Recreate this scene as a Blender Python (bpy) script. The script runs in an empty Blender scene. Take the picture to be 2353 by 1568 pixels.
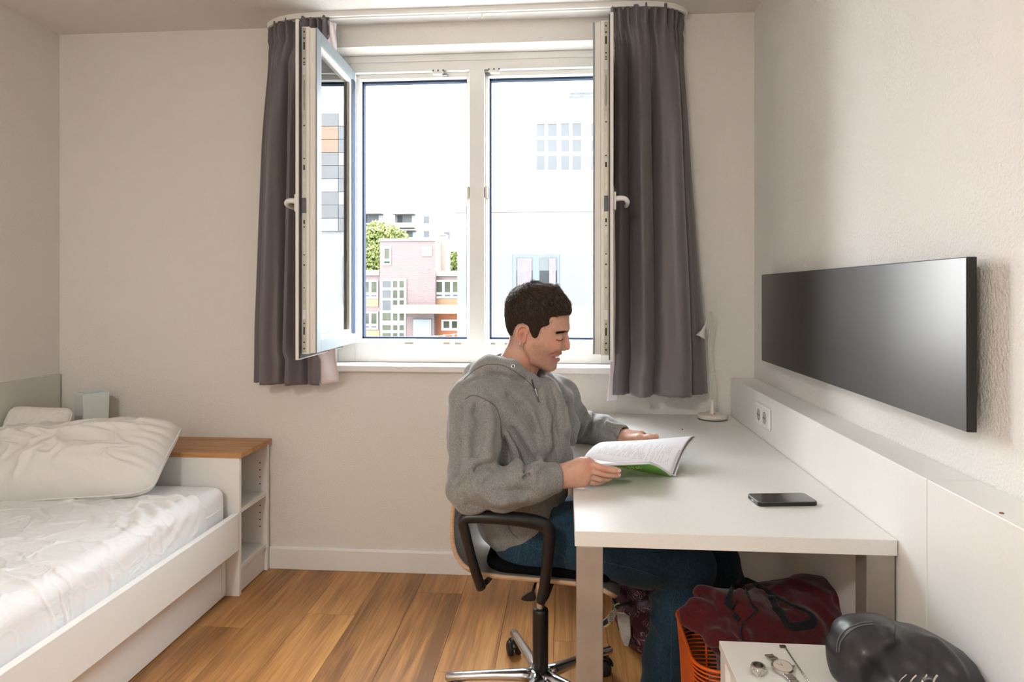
import bpy, bmesh, math, random
import numpy as np
from mathutils import Vector, Matrix
random.seed(7); rng = np.random.default_rng(7)
PI = math.pi
scene = bpy.context.scene
COL = scene.collection

# ---------------------------------------------------------------- camera, sky, exposure
F_PX, CX, HY, CAM_H = 1540.0, 1176.5, 671.0, 1.274
YAW = math.atan(123.5 / F_PX)
cam_d = bpy.data.cameras.new('camera'); cam = bpy.data.objects.new('camera', cam_d); COL.objects.link(cam)
cam_d.sensor_width = 36.0; cam_d.lens = F_PX / 2353.0 * 36.0
cam_d.shift_y = -(784.0 - HY) / 2353.0
cam_d.clip_start = 0.03; cam_d.clip_end = 600
cam.location = (0, 0, CAM_H); cam.rotation_euler = (PI / 2, 0, YAW)
scene.camera = cam
scene.view_settings.view_transform = 'Standard'
scene.view_settings.look = 'None'
scene.view_settings.gamma = 1.0
scene.view_settings.use_curve_mapping = False
scene.view_settings.exposure = 1.5
scene.cycles.use_denoising = True
scene.cycles.max_bounces = 7
scene.cycles.diffuse_bounces = 4
scene.cycles.use_light_tree = False
scene.cycles.glossy_bounces = 3
scene.cycles.use_adaptive_sampling = True
scene.cycles.adaptive_threshold = 0.06
scene.cycles.transparent_max_bounces = 16
scene.cycles.caustics_reflective = False
scene.cycles.caustics_refractive = False

world = bpy.data.worlds.new('sky'); scene.world = world; world.use_nodes = True
wn = world.node_tree.nodes; wn['Background'].inputs[0].default_value = (0.92, 0.965, 1.0, 1)
wn['Background'].inputs[1].default_value = 8.0

# ---------------------------------------------------------------- helpers
_s, _c = math.sin(YAW), math.cos(YAW)
def at(px, py, d):
    """a point d metres deep along the view axis that projects near (px, py)"""
    X = (px - CX) / F_PX * d; Z = -(py - HY) / F_PX * d
    return np.array([X * _c - d * _s, X * _s + d * _c, CAM_H + Z])

def nodes_of(name):
    m = bpy.data.materials.new(name); m.use_nodes = True
    nt = m.node_tree; return m, nt, nt.nodes['Principled BSDF']

def lin(c):
    return tuple(((x / 12.92) if x <= 0.04045 else ((x + 0.055) / 1.055) ** 2.4) for x in c)
def rgb(r, g, b): return lin((r / 255, g / 255, b / 255)) + (1,)

def mat(name, col, rough=0.5, metal=0.0, noise=None, bump=None, sheen=0, coat=0, spec=None, trans=0, sss=0):
    """noise=(scale, amount, detail); bump=(scale, strength, distance)"""
    m, nt, b = nodes_of(name)
    b.inputs['Base Color'].default_value = col
    b.inputs['Roughness'].default_value = rough; b.inputs['Metallic'].default_value = metal
    if spec is not None: b.inputs['Specular IOR Level'].default_value = spec
    if sheen: b.inputs['Sheen Weight'].default_value = sheen
    if coat: b.inputs['Coat Weight'].default_value = coat; b.inputs['Coat Roughness'].default_value = 0.2
    if trans: b.inputs['Transmission Weight'].default_value = trans
    if sss:
        b.inputs['Subsurface Weight'].default_value = sss
        b.inputs['Subsurface Radius'].default_value = (0.012, 0.005, 0.003); b.inputs['Subsurface Scale'].default_value = 0.6
    L = nt.links
    tc = nt.nodes.new('ShaderNodeTexCoord')
    if noise:
        n = nt.nodes.new('ShaderNodeTexNoise'); n.inputs['Scale'].default_value = noise[0]
        n.inputs['Detail'].default_value = noise[2] if len(noise) > 2 else 4
        L.new(tc.outputs['Object'], n.inputs['Vector'])
        mp = nt.nodes.new('ShaderNodeMapRange'); mp.inputs[1].default_value = 0.25; mp.inputs[2].default_value = 0.75
        mp.inputs[3].default_value = 1 - noise[1]; mp.inputs[4].default_value = 1 + noise[1]
        L.new(n.outputs['Fac'], mp.inputs[0])
        mx = nt.nodes.new('ShaderNodeMix'); mx.data_type = 'RGBA'; mx.blend_type = 'MULTIPLY'; mx.inputs[0].default_value = 1
        mx.inputs[6].default_value = col; L.new(mp.outputs[0], mx.inputs[7]); L.new(mx.outputs[2], b.inputs['Base Color'])
    if bump:
        n2 = nt.nodes.new('ShaderNodeTexNoise'); n2.inputs['Scale'].default_value = bump[0]; n2.inputs['Detail'].default_value = 3
        L.new(tc.outputs['Object'], n2.inputs['Vector'])
        bp = nt.nodes.new('ShaderNodeBump'); bp.inputs['Strength'].default_value = bump[1]; bp.inputs['Distance'].default_value = bump[2]
        L.new(n2.outputs['Fac'], bp.inputs['Height']); L.new(bp.outputs[0], b.inputs['Normal'])
    return m

class MB:
    """collects shapes, builds ONE mesh object"""
    def __init__(s): s.v = []; s.f = []
    def add(s, vs, fs):
        o = len(s.v); s.v += [tuple(map(float, p)) for p in vs]; s.f += [tuple(i + o for i in f) for f in fs]; return s
    def box(s, lo, hi, M=None):
        (x0, y0, z0), (x1, y1, z1) = lo, hi
        p = [(x0,y0,z0),(x1,y0,z0),(x1,y1,z0),(x0,y1,z0),(x0,y0,z1),(x1,y0,z1),(x1,y1,z1),(x0,y1,z1)]
        if M is not None: p = [tuple(M @ Vector(q)) for q in p]
        return s.add(p, [(0,3,2,1),(4,5,6,7),(0,1,5,4),(1,2,6,5),(2,3,7,6),(3,0,4,7)])
    def tube(s, path, r, n=10, caps=True, flat=None, up=None):
        P = [Vector(p) for p in path]; R = list(r) if hasattr(r, '__len__') else [r] * len(P)
        prev = None; rings = []
        for i, p in enumerate(P):
            t = (P[min(i + 1, len(P) - 1)] - P[max(i - 1, 0)]).normalized()
            if prev is None:
                a = Vector(up) if up is not None else (Vector((0, 0, 1)) if abs(t.z) < 0.9 else Vector((1, 0, 0)))
            else: a = prev
            a = (a - t * a.dot(t)).normalized(); b = t.cross(a); prev = a
            fl = flat if flat else 1.0
            rings.append([p + (a * math.cos(2 * PI * k / n) * fl + b * math.sin(2 * PI * k / n)) * R[i] for k in range(n)])
        vs = [q for ring in rings for q in ring]; fs = []
        for i in range(len(P) - 1):
            for k in range(n):
                fs.append((i*n+k, i*n+(k+1)%n, (i+1)*n+(k+1)%n, (i+1)*n+k))
        if caps: fs.append(tuple(range(n))[::-1]); fs.append(tuple((len(P)-1)*n+k for k in range(n)))
        return s.add(vs, fs)
    def lathe(s, prof, origin=(0,0,0), axis=(0,0,1), n=24):
        ax = Vector(axis).normalized(); a = ax.orthogonal().normalized(); b = ax.cross(a); O = Vector(origin)
        vs = []; fs = []
        for (r, h) in prof:
            for k in range(n):
                t = 2 * PI * k / n; vs.append(O + ax * h + (a * math.cos(t) + b * math.sin(t)) * max(r, 1e-5))
        for i in range(len(prof) - 1):
            for k in range(n): fs.append((i*n+k, i*n+(k+1)%n, (i+1)*n+(k+1)%n, (i+1)*n+k))
        fs.append(tuple(range(n))[::-1]); fs.append(tuple((len(prof)-1)*n+k for k in range(n)))
        return s.add(vs, fs)
    def grid(s, X, Y, Z, close_u=False):
        """X,Y,Z arrays (nu, nv)"""
        nu, nv = X.shape; vs = list(zip(X.ravel(), Y.ravel(), Z.ravel())); fs = []
        for i in range(nu - 1 + (1 if close_u else 0)):
            i2 = (i + 1) % nu
            for j in range(nv - 1): fs.append((i*nv+j, i2*nv+j, i2*nv+j+1, i*nv+j+1))
        return s.add(vs, fs)
    def prism(s, poly, lo, hi, axis=1):
        """poly of 2D points extruded along axis (0:x 1:y 2:z)"""
        def mk(p, h):
            return (h, p[0], p[1]) if axis == 0 else ((p[0], h, p[1]) if axis == 1 else (p[0], p[1], h))
        n = len(poly); vs = [mk(p, lo) for p in poly] + [mk(p, hi) for p in poly]
        fs = [tuple(range(n)), tuple(range(2*n-1, n-1, -1))] + [(i, i+n, (i+1) % n + n, (i+1) % n) for i in range(n)]
        return s.add(vs, fs)
    def build(s, name, m, parent=None, smooth=False, bevel=0, seg=2, solid=0, sub=0, angle=35):
        me = bpy.data.meshes.new(name); me.from_pydata(s.v, [], s.f); me.validate()
        bm = bmesh.new(); bm.from_mesh(me); bmesh.ops.recalc_face_normals(bm, faces=bm.faces[:]); bm.to_mesh(me); bm.free()
        return link(name, me, m, parent, smooth, bevel, seg, solid, sub, angle)

def link(name, me, m, parent=None, smooth=False, bevel=0, seg=2, solid=0, sub=0, angle=35):
    o = bpy.data.objects.new(name, me); COL.objects.link(o)
    if m is not None: me.materials.append(m)
    if smooth: me.polygons.foreach_set('use_smooth', [True] * len(me.polygons))
    if parent is not None: adopt(o, parent)
    if solid:
        md = o.modifiers.new('solid', 'SOLIDIFY'); md.thickness = solid; md.offset = 0
    if sub:
        md = o.modifiers.new('sub', 'SUBSURF'); md.levels = md.render_levels = sub
    if bevel:
        md = o.modifiers.new('bevel', 'BEVEL'); md.width = bevel; md.segments = seg; md.limit_method = 'ANGLE'; md.angle_limit = math.radians(angle)
        md.harden_normals = False
        if not smooth:
            me.polygons.foreach_set('use_smooth', [False] * len(me.polygons))
    return o
def adopt(o, parent):
    o.parent = parent
    M = Matrix.Identity(4); p = parent
    while p is not None:
        M = p.matrix_basis.copy() @ M if p.parent is None else (p.matrix_parent_inverse @ p.matrix_basis) @ M
        p = p.parent
    o.matrix_parent_inverse = M.inverted()
def tag(o, label=None, cat=None, group=None, kind=None):
    if label: o['label'] = label
    if cat: o['category'] = cat
    if group: o['group'] = group
    if kind: o['kind'] = kind
    return o
def thing(name, label, cat, loc=(0, 0, 0), group=None):
    o = bpy.data.objects.new(name, None); COL.objects.link(o); o.location = tuple(map(float, loc)); o.empty_display_size = 0.05
    o.matrix_basis = Matrix.Translation(Vector(tuple(map(float, loc))))
    return tag(o, label, cat, group)
def struct(o): o['kind'] = 'structure'; return o

# value noise, numpy
def _hash(i, seed=0):
    i = (i.astype(np.int64) * 374761393 + seed * 668265263) & 0x7fffffff
    i = ((i ^ (i >> 13)) * 1274126177) & 0x7fffffff
    return ((i ^ (i >> 16)) & 0xffff) / 65535.0
def vnoise(x, y, z=None, seed=0):
    x = np.asarray(x, float); y = np.asarray(y, float); z = np.zeros_like(x) if z is None else np.asarray(z, float)
    xi, yi, zi = np.floor(x), np.floor(y), np.floor(z); fx, fy, fz = x - xi, y - yi, z - zi
    fx, fy, fz = [t * t * (3 - 2 * t) for t in (fx, fy, fz)]
    r = 0
    for a in (0, 1):
        for b in (0, 1):
            for c in (0, 1):
                h = _hash((xi + a) + (yi + b) * 1619 + (zi + c) * 31337, seed)
                r = r + h * (fx if a else 1 - fx) * (fy if b else 1 - fy) * (fz if c else 1 - fz)
    return r * 2 - 1
def fbm(x, y, z=None, o=4, seed=0):
    r = 0; a = 1.0; t = 0; x = np.asarray(x, float); y = np.asarray(y, float)
    z = np.zeros_like(x) if z is None else np.asarray(z, float)
    for k in range(o):
        r = r + a * vnoise(x, y, z, seed + k); t += a; a *= 0.5; x = x * 2.03 + 7.1; y = y * 2.03 + 3.7; z = z * 2.03 + 1.9
    return r / t
def sstep(a, b, x):
    t = np.clip((np.asarray(x, float) - a) / (b - a), 0, 1); return t * t * (3 - 2 * t)
def spline(pts, n):
    """Catmull-Rom through pts, n samples"""
    P = np.array(pts, float); k = len(P); Q = np.vstack([2 * P[0] - P[1], P, 2 * P[-1] - P[-2]])
    out = []
    for u in np.linspace(0, k - 1 - 1e-9, n):
        i = int(u); t = u - i; a, b, c, d = Q[i], Q[i+1], Q[i+2], Q[i+3]
        out.append(0.5 * ((2*b) + (-a + c)*t + (2*a - 5*b + 4*c - d)*t*t + (-a + 3*b - 3*c + d)*t**3))
    return np.array(out)

# ---------------------------------------------------------------- materials
def plaster(name, col, sc, dist, strength=0.6):
    m, nt, b = nodes_of(name); L = nt.links
    b.inputs['Base Color'].default_value = col; b.inputs['Roughness'].default_value = 0.92; b.inputs['Specular IOR Level'].default_value = 0.15
    tc = nt.nodes.new('ShaderNodeTexCoord')
    n = nt.nodes.new('ShaderNodeTexNoise'); n.inputs['Scale'].default_value = sc; n.inputs['Detail'].default_value = 1.5; n.inputs['Roughness'].default_value = 0.6
    L.new(tc.outputs['Object'], n.inputs['Vector'])
    bp = nt.nodes.new('ShaderNodeBump'); bp.inputs['Strength'].default_value = strength; bp.inputs['Distance'].default_value = dist
    L.new(n.outputs['Fac'], bp.inputs['Height']); L.new(bp.outputs[0], b.inputs['Normal'])
    return m
M = {}
WALLC = (0.81, 0.78, 0.735, 1)
M['wall'] = plaster('wall_paint', WALLC, 170, 0.004)
M['wall_rough'] = plaster('wall_paint_coarse', (0.83, 0.81, 0.775, 1), 135, 0.0050, 0.7)
M['ceil'] = plaster('ceiling_paint', (0.84, 0.81, 0.77, 1), 200, 0.003)
M['white_lam'] = mat('white_laminate', (0.85, 0.84, 0.815, 1), 0.38, noise=(220, 0.02), bump=(900, 0.08, 0.0005))
M['desk_lam'] = mat('desk_laminate', (0.78, 0.77, 0.735, 1), 0.35, noise=(180, 0.025), bump=(800, 0.08, 0.0005))
M['pvc'] = mat('white_pvc', (0.86, 0.85, 0.82, 1), 0.35, noise=(8, 0.02))
M['pvc_warm'] = mat('sash_pvc', (0.80, 0.775, 0.72, 1), 0.4, noise=(10, 0.03))
M['gasket'] = mat('dark_gasket', (0.035, 0.04, 0.06, 1), 0.5, noise=(60, 0.2))
M['alu_grey'] = mat('blue_grey_aluminium', (0.26, 0.31, 0.34, 1), 0.42, 0.0, noise=(300, 0.05))
M['alu_dark'] = mat('dark_blue_grey', (0.032, 0.048, 0.085, 1), 0.7, noise=(250, 0.12), spec=0.08)
M['steel_strip'] = mat('galvanised_strip', (0.42, 0.41, 0.34, 1), 0.42, 0.85, noise=(40, 0.15))
M['steel_dark'] = mat('dark_steel', (0.10, 0.10, 0.11, 1), 0.45, 0.6, noise=(60, 0.2))
M['hole'] = mat('hole_black', (0.012, 0.012, 0.014, 1), 0.7, noise=(50, 0.1))
M['chrome'] = mat('polished_aluminium', (0.62, 0.65, 0.69, 1), 0.2, 1.0, noise=(30, 0.06), bump=(160, 0.05, 0.001))
M['leg_metal'] = mat('satin_metal_leg', (0.40, 0.365, 0.32, 1), 0.42, 0.55, noise=(14, 0.12), bump=(500, 0.06, 0.0005))
M['plastic_blk'] = mat('black_plastic', (0.009, 0.009, 0.010, 1), 0.36, noise=(120, 0.15), bump=(700, 0.1, 0.0004))
M['rubber'] = mat('black_rubber', (0.008, 0.008, 0.008, 1), 0.6, noise=(80, 0.2))
M['pad_blk'] = mat('black_felt', (0.004, 0.004, 0.005, 1), 0.95, noise=(400, 0.3), bump=(900, 0.4, 0.001), spec=0.1)
M['lamp_white'] = mat('lamp_white', (0.74, 0.69, 0.61, 1), 0.4, noise=(30, 0.03))
M['lamp_neck'] = mat('lamp_neck', (0.62, 0.64, 0.55, 1), 0.45, noise=(30, 0.04))

def wood(name, c0, c1, c2, axis=1, scale=1.0, rough=0.42, by_obj=False):
    m, nt, b = nodes_of(name); L = nt.links; b.inputs['Roughness'].default_value = rough
    tc = nt.nodes.new('ShaderNodeTexCoord'); src = tc.outputs['Object']
    if by_obj:
        oi = nt.nodes.new('ShaderNodeObjectInfo'); cmb = nt.nodes.new('ShaderNodeVectorMath'); cmb.operation = 'SCALE'
        cx_ = nt.nodes.new('ShaderNodeCombineXYZ')
        for k in range(3): L.new(oi.outputs['Random'], cx_.inputs[k])
        L.new(cx_.outputs[0], cmb.inputs[0]); cmb.inputs['Scale'].default_value = 37.0
        ad = nt.nodes.new('ShaderNodeVectorMath'); L.new(src, ad.inputs[0]); L.new(cmb.outputs[0], ad.inputs[1]); src = ad.outputs[0]
    def layer(along, across, detail, dist):
        mp = nt.nodes.new('ShaderNodeMapping'); sc = [across * scale] * 3; sc[axis] = along * scale; mp.inputs['Scale'].default_value = sc
        L.new(src, mp.inputs['Vector']); n = nt.nodes.new('ShaderNodeTexNoise'); n.inputs['Scale'].default_value = 1; n.inputs['Detail'].default_value = detail; n.inputs['Distortion'].default_value = dist
        L.new(mp.outputs[0], n.inputs['Vector']); return n.outputs['Fac']
    big = layer(0.8, 8, 2, 0.7); med = layer(1.6, 34, 2, 1.2); fin = layer(7, 190, 1, 0.2)
    def madd(a_, k_, c_):
        n = nt.nodes.new('ShaderNodeMath'); n.operation = 'MULTIPLY_ADD'; n.inputs[1].default_value = k_; L.new(a_, n.inputs[0])
        if isinstance(c_, float): n.inputs[2].default_value = c_
        else: L.new(c_, n.inputs[2])
        return n.outputs[0]
    last = madd(big, 0.85, madd(med, 0.60, madd(fin, 0.28, -0.365)))
    if by_obj:
        mr = nt.nodes.new('ShaderNodeMapRange'); mr.inputs[3].default_value = -0.09; mr.inputs[4].default_value = 0.09
        L.new(oi.outputs['Random'], mr.inputs[0]); s3 = nt.nodes.new('ShaderNodeMath'); L.new(last, s3.inputs[0]); L.new(mr.outputs[0], s3.inputs[1]); last = s3.outputs[0]
    cr = nt.nodes.new('ShaderNodeValToRGB'); e = cr.color_ramp.elements
    e[0].position = 0.25; e[0].color = c0; e[1].position = 0.75; e[1].color = c2; k = e.new(0.5); k.color = c1
    L.new(last, cr.inputs[0]); L.new(cr.outputs[0], b.inputs['Base Color'])
    bp = nt.nodes.new('ShaderNodeBump'); bp.inputs['Strength'].default_value = 0.06; bp.inputs['Distance'].default_value = 0.0006
    L.new(fin, bp.inputs['Height']); L.new(bp.outputs[0], b.inputs['Normal'])
    return m
M['floor'] = wood('floor_vinyl_wood', (0.19, 0.082, 0.025, 1), (0.40, 0.185, 0.056, 1), (0.59, 0.305, 0.100, 1), axis=1, by_obj=True, rough=0.38)
M['floor_base'] = mat('floor_underlay', (0.12, 0.07, 0.035, 1), 0.8, noise=(20, 0.2))
M['shelf_wood'] = wood('beech_top', (0.36, 0.17, 0.06, 1), (0.50, 0.25, 0.095, 1), (0.60, 0.33, 0.14, 1), axis=0, scale=2.2, rough=0.45)
M['ply_edge'] = wood('ply_edge', (0.40, 0.26, 0.15, 1), (0.55, 0.37, 0.23, 1), (0.66, 0.47, 0.30, 1), axis=0, scale=3, rough=0.5)
M['apron'] = wood('apron_wood', (0.36, 0.27, 0.17, 1), (0.44, 0.34, 0.22, 1), (0.52, 0.41, 0.28, 1), axis=1, scale=1.5, rough=0.5)
M['shell'] = mat('grey_shell', (0.25, 0.235, 0.215, 1), 0.33, noise=(40, 0.06), coat=0.3)

def fabric(name, c0, c1, scale=900, rough=0.95, sheen=0.2, bstr=0.3, stretch=(1, 1, 1), sss=0):
    m, nt, b = nodes_of(name); L = nt.links; b.inputs['Roughness'].default_value = rough; b.inputs['Sheen Weight'].default_value = sheen
    b.inputs['Specular IOR Level'].default_value = 0.2 if rough > 0.5 else 0.5
    tc = nt.nodes.new('ShaderNodeTexCoord'); mp = nt.nodes.new('ShaderNodeMapping'); mp.inputs['Scale'].default_value = stretch
    L.new(tc.outputs['Object'], mp.inputs['Vector'])
    n = nt.nodes.new('ShaderNodeTexNoise'); n.inputs['Scale'].default_value = scale; n.inputs['Detail'].default_value = 3; L.new(mp.outputs[0], n.inputs['Vector'])
    n2 = nt.nodes.new('ShaderNodeTexNoise'); n2.inputs['Scale'].default_value = scale * 0.12; n2.inputs['Detail'].default_value = 3; L.new(mp.outputs[0], n2.inputs['Vector'])
    ad = nt.nodes.new('ShaderNodeMath'); ad.operation = 'MULTIPLY_ADD'; ad.inputs[1].default_value = 0.18; L.new(n2.outputs['Fac'], ad.inputs[0]); L.new(n.outputs['Fac'], ad.inputs[2])
    mr = nt.nodes.new('ShaderNodeMapRange'); mr.inputs[1].default_value = 0.38; mr.inputs[2].default_value = 0.82; L.new(ad.outputs[0], mr.inputs[0])
    mx = nt.nodes.new('ShaderNodeMix'); mx.data_type = 'RGBA'; mx.inputs[6].default_value = c0; mx.inputs[7].default_value = c1
    L.new(mr.outputs[0], mx.inputs[0]); L.new(mx.outputs[2], b.inputs['Base Color'])
    bp = nt.nodes.new('ShaderNodeBump'); bp.inputs['Strength'].default_value = bstr; bp.inputs['Distance'].default_value = 0.0008
    L.new(n.outputs['Fac'], bp.inputs['Height']); L.new(bp.outputs[0], b.inputs['Normal'])
    return m
M['curtain'] = fabric('grey_curtain', (0.125, 0.108, 0.115, 1), (0.165, 0.143, 0.152, 1), 700, 0.42, 0.25, 0.12, (1, 1, 0.3))
M['lining'] = fabric('pink_lining', (0.78, 0.70, 0.72, 1), (0.86, 0.78, 0.80, 1), 500, 0.9, 0.1, 0.1)
M['linen'] = fabric('white_bed_linen', (0.84, 0.838, 0.84, 1), (0.90, 0.90, 0.90, 1), 600, 0.9, 0.1, 0.12)
M['pillow'] = fabric('pillow_linen', (0.76, 0.74, 0.70, 1), (0.82, 0.80, 0.765, 1), 600, 0.9, 0.1, 0.12)
M['hoodie'] = fabric('heather_grey_fleece', (0.165, 0.167, 0.165, 1), (0.34, 0.338, 0.33, 1), 560, 0.95, 0.25, 0.45, (1, 1, 0.35))
M['hoodie_rib'] = fabric('heather_grey_rib', (0.16, 0.16, 0.15, 1), (0.30, 0.295, 0.28, 1), 800, 0.95, 0.2, 0.5, (1, 1, 0.3))
M['denim'] = fabric('blue_denim', (0.006, 0.022, 0.045, 1), (0.030, 0.078, 0.125, 1), 650, 0.85, 0.1, 0.5, (1, 1, 0.25))
M['stitch'] = mat('seam_thread', (0.06, 0.085, 0.10, 1), 0.8, noise=(200, 0.2))
M['red_wool'] = fabric('dark_red_fleece', (0.050, 0.006, 0.008, 1), (0.115, 0.016, 0.019, 1), 500, 0.95, 0.2, 0.5)
M['black_wool'] = fabric('black_webbing', (0.006, 0.007, 0.009, 1), (0.018, 0.02, 0.023, 1), 500, 0.9, 0.1, 0.4)
M['leather'] = mat('black_leather', (0.018, 0.018, 0.021, 1), 0.47, noise=(30, 0.25), bump=(260, 0.25, 0.0012), coat=0.15)
M['orange'] = mat('orange_plastic', (0.75, 0.115, 0.006, 1), 0.4, noise=(25, 0.06))
# ---------------------------------------------------------------- room shell
RX, LX, BY, FY, CZ = 0.82, -2.395, 3.0, -1.7, 2.495        # right wall, left wall, back wall, wall behind camera, ceiling
OX0, OX1, OZ0, OZ1 = -1.085, 0.245, 0.94, 2.395             # window opening
WT = 0.30
floor = struct(MB().box((LX - 0.1, FY - 0.1, -0.10), (RX + 0.1, BY + 0.02, -0.012)).build('floor', M['floor_base']))
tag(floor, 'warm brown wood plank floor', 'floor')
# planks run from the window wall into the room
PW, PL = 0.196, 1.30
px0 = LX
for r in range(17):
    x0 = px0 + r * PW; x1 = min(x0 + PW, RX)
    if x0 >= RX: break
    y = BY - [0.42, 1.05, 0.2, 0.78, 1.22, 0.55, 0.95][r % 7]
    ends = [BY]
    while y > FY: ends.append(y); y -= PL
    ends.append(FY)
    for a, b in zip(ends[1:], ends[:-1]):
        o = MB().box((x0 + 0.0004, a + 0.0004, -0.012), (x1 - 0.0004, b - 0.0004, 0.0)).build('plank', M['floor'], floor, bevel=0.0006, seg=1)
ceiling = tag(struct(MB().box((LX - 0.2, FY - 0.2, CZ), (RX + 0.2, BY + WT, CZ + 0.15)).build('ceiling', M['ceil'])), 'plain white painted ceiling', 'ceiling')
wb = MB()
wb.box((LX - 0.2, BY, -0.1), (OX0, BY + WT, CZ)).box((OX1, BY, -0.1), (RX + 0.2, BY + WT, CZ))
wb.box((OX0, BY, -0.1), (OX1, BY + WT, OZ0 - 0.02)).box((OX0, BY, OZ1), (OX1, BY + WT, CZ))
tag(struct(wb.build('wall_back', M['wall'])), 'rough plaster wall around the open window', 'wall')
tag(struct(MB().box((LX - 0.2, FY, -0.1), (LX, BY, CZ)).build('wall_left', M['wall'])), 'plaster wall beside the bed', 'wall')
tag(struct(MB().box((RX, FY, -0.1), (RX + 0.2, BY, CZ)).build('wall_right', M['wall_rough'])), 'coarse white plaster wall behind the desk', 'wall')
tag(struct(MB().box((LX - 0.2, FY - 0.2, -0.1), (RX + 0.2, FY, CZ)).build('wall_front', M['wall'])), 'plaster wall behind the viewer', 'wall')
bb = MB().box((-1.36, 2.984, 0.0), (0.72, 3.0, 0.093)).prism([(2.984, 0.093), (3.0, 0.093), (3.0, 0.101), (2.990, 0.101)], -1.36, 0.72, axis=0)
tag(struct(bb.build('baseboard_back', M['white_lam'], bevel=0.002)), 'white baseboard under the window', 'baseboard')
tag(struct(MB().box((LX, 1.9, 2.449), (LX + 0.012, 2.60, 2.453)).build('shadow_gap_1', M['gasket'])), 'thin dark strip drawing a shadow gap high on the wall by the ceiling', 'trim')  # dark strip stands in for a shadow gap below the ceiling
tag(struct(MB().box((LX, 0.7, 0.25), (LX + 0.016, 2.985, 0.888)).build('trim_2', mat('panel_paint', (0.66, 0.65, 0.585, 1), 0.6, noise=(6, 0.02)), bevel=0.001)), 'pale green-grey wall panel beside the pillow', 'wall panel')

# white technical duct along the right wall, in two lengths
duct = thing('wall_duct', 'white laminate boxed ledge running along the wall behind the desk', 'ledge', (0.77, 2.2, 0))
MB().box((0.72, 1.404, 0.0), (0.818, 2.998, 0.899)).build('duct_section', M['white_lam'], duct, bevel=0.0015)
MB().box((0.72, -1.0, 0.0), (0.818, 1.401, 0.899)).build('duct_section', M['white_lam'], duct, bevel=0.0015)
MB().lathe([(0.004, 0), (0.0035, 0.002), (0.0, 0.003)], (0.735, 1.196, 0.8985), n=8).build('rust_spot', mat('rust', (0.25, 0.10, 0.05, 1), 0.8, noise=(90, 0.3)), duct)

# ---------------------------------------------------------------- window
win = bpy.data.objects.new('window_1', None); COL.objects.link(win); win.matrix_basis = Matrix.Translation((-0.42, 3.1, 0.94)); struct(win)
tag(win, 'white two-sash window standing wide open above the desk', 'window')
FY0, FY1 = 3.125, 3.215     # frame depth
gx = [-1.003, -0.452, -0.380, 0.165]; gz = [1.035, 2.318]   # clear opening
fr = MB()
fr.box((OX0, FY0, OZ0), (gx[0], FY1, OZ1)).box((gx[3], FY0, OZ0), (OX1, FY1, OZ1))
fr.box((gx[0], FY0, OZ0), (gx[3], FY1, gz[0])).box((gx[0], FY0, gz[1]), (gx[3], FY1, OZ1))
fr.build('window_frame', M['pvc'], win, bevel=0.003)
MB().box((OX0 + 0.002, FY0 - 0.006, 2.363), (OX1 - 0.002, FY0 + 0.01, OZ1 - 0.001)).build('top_cover', M['pvc'], win, bevel=0.001)
MB().box((gx[1], FY0, gz[0] - 0.004), (gx[2], FY1, gz[1] + 0.004)).build('mullion', M['pvc'], win, bevel=0.003)
# inner rebate step + dark outer edge of each light
for a, b in ((gx[0], gx[1]), (gx[2], gx[3])):
    st = MB(); e = 0.016
    st.box((a, FY0 + 0.03, gz[0]), (a + e, FY1, gz[1])).box((b - e, FY0 + 0.03, gz[0]), (b, FY1, gz[1]))
    st.box((a + e, FY0 + 0.03, gz[0]), (b - e, FY1, gz[0] + 0.012)).box((a + e, FY0 + 0.03, gz[1] - 0.022), (b - e, FY1, gz[1]))
    st.build('rebate', M['pvc'], win, bevel=0.001)
    g = MB(); e2 = e + 0.008
    g.box((a + e, FY1 - 0.02, gz[0] + 0.012), (a + e2, FY1 + 0.012, gz[1] - 0.022)).box((b - e2, FY1 - 0.02, gz[0] + 0.012), (b - e, FY1 + 0.012, gz[1] - 0.022))
    g.box((a + e, FY1 - 0.02, gz[0] + 0.012), (b - e, FY1 + 0.012, gz[0] + 0.021)).box((a + e, FY1 - 0.02, gz[1] - 0.032), (b - e, FY1 + 0.012, gz[1] - 0.022))
    g.build('outer_seal', M['alu_dark'], win)
# striker plates
for x, z, w in ((-0.56, gz[0] - 0.002, 0.030), (-0.505, gz[0] - 0.002, 0.028), (-0.27, gz[0] - 0.002, 0.03), (-0.34, gz[0] - 0.002, 0.02), (-0.74, gz[0]-0.002, 0.04)):
    MB().box((x - w/2, FY0 - 0.002, z - 0.006), (x + w/2, FY0 + 0.022, z + 0.004)).build('striker_plate', M['steel_strip'], win, bevel=0.001)
for x in (-0.60, -0.335):
    o = MB().box((x - 0.026, FY0 - 0.003, gz[1] - 0.016), (x + 0.026, FY0 + 0.02, gz[1] + 0.003)).build('striker_plate', M['pvc'], win, bevel=0.001)
    for dx in (-0.024, 0, 0.024): MB().box((x + dx - 0.003, FY0 - 0.005, gz[1] - 0.003), (x + dx + 0.003, FY0, gz[1] + 0.004)).build('screw', M['steel_dark'], o)
    MB().box((x + 0.03 * (1 if x < -0.5 else -1) - 0.011, FY0 - 0.001, gz[1] - 0.020), (x + 0.03 * (1 if x < -0.5 else -1) + 0.011, FY0 + 0.025, gz[1] - 0.0145)).build('catch', M['steel_dark'], win)
for x in (gx[1] - 0.002, gx[2] + 0.002):
    s = -1 if x < -0.42 else 1
    MB().box((min(x, x + s * 0.010), FY0 + 0.002, 1.715), (max(x, x + s * 0.010), FY0 + 0.03, 1.77)).build('mullion_catch', M['steel_strip'], win, bevel=0.001)
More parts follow.
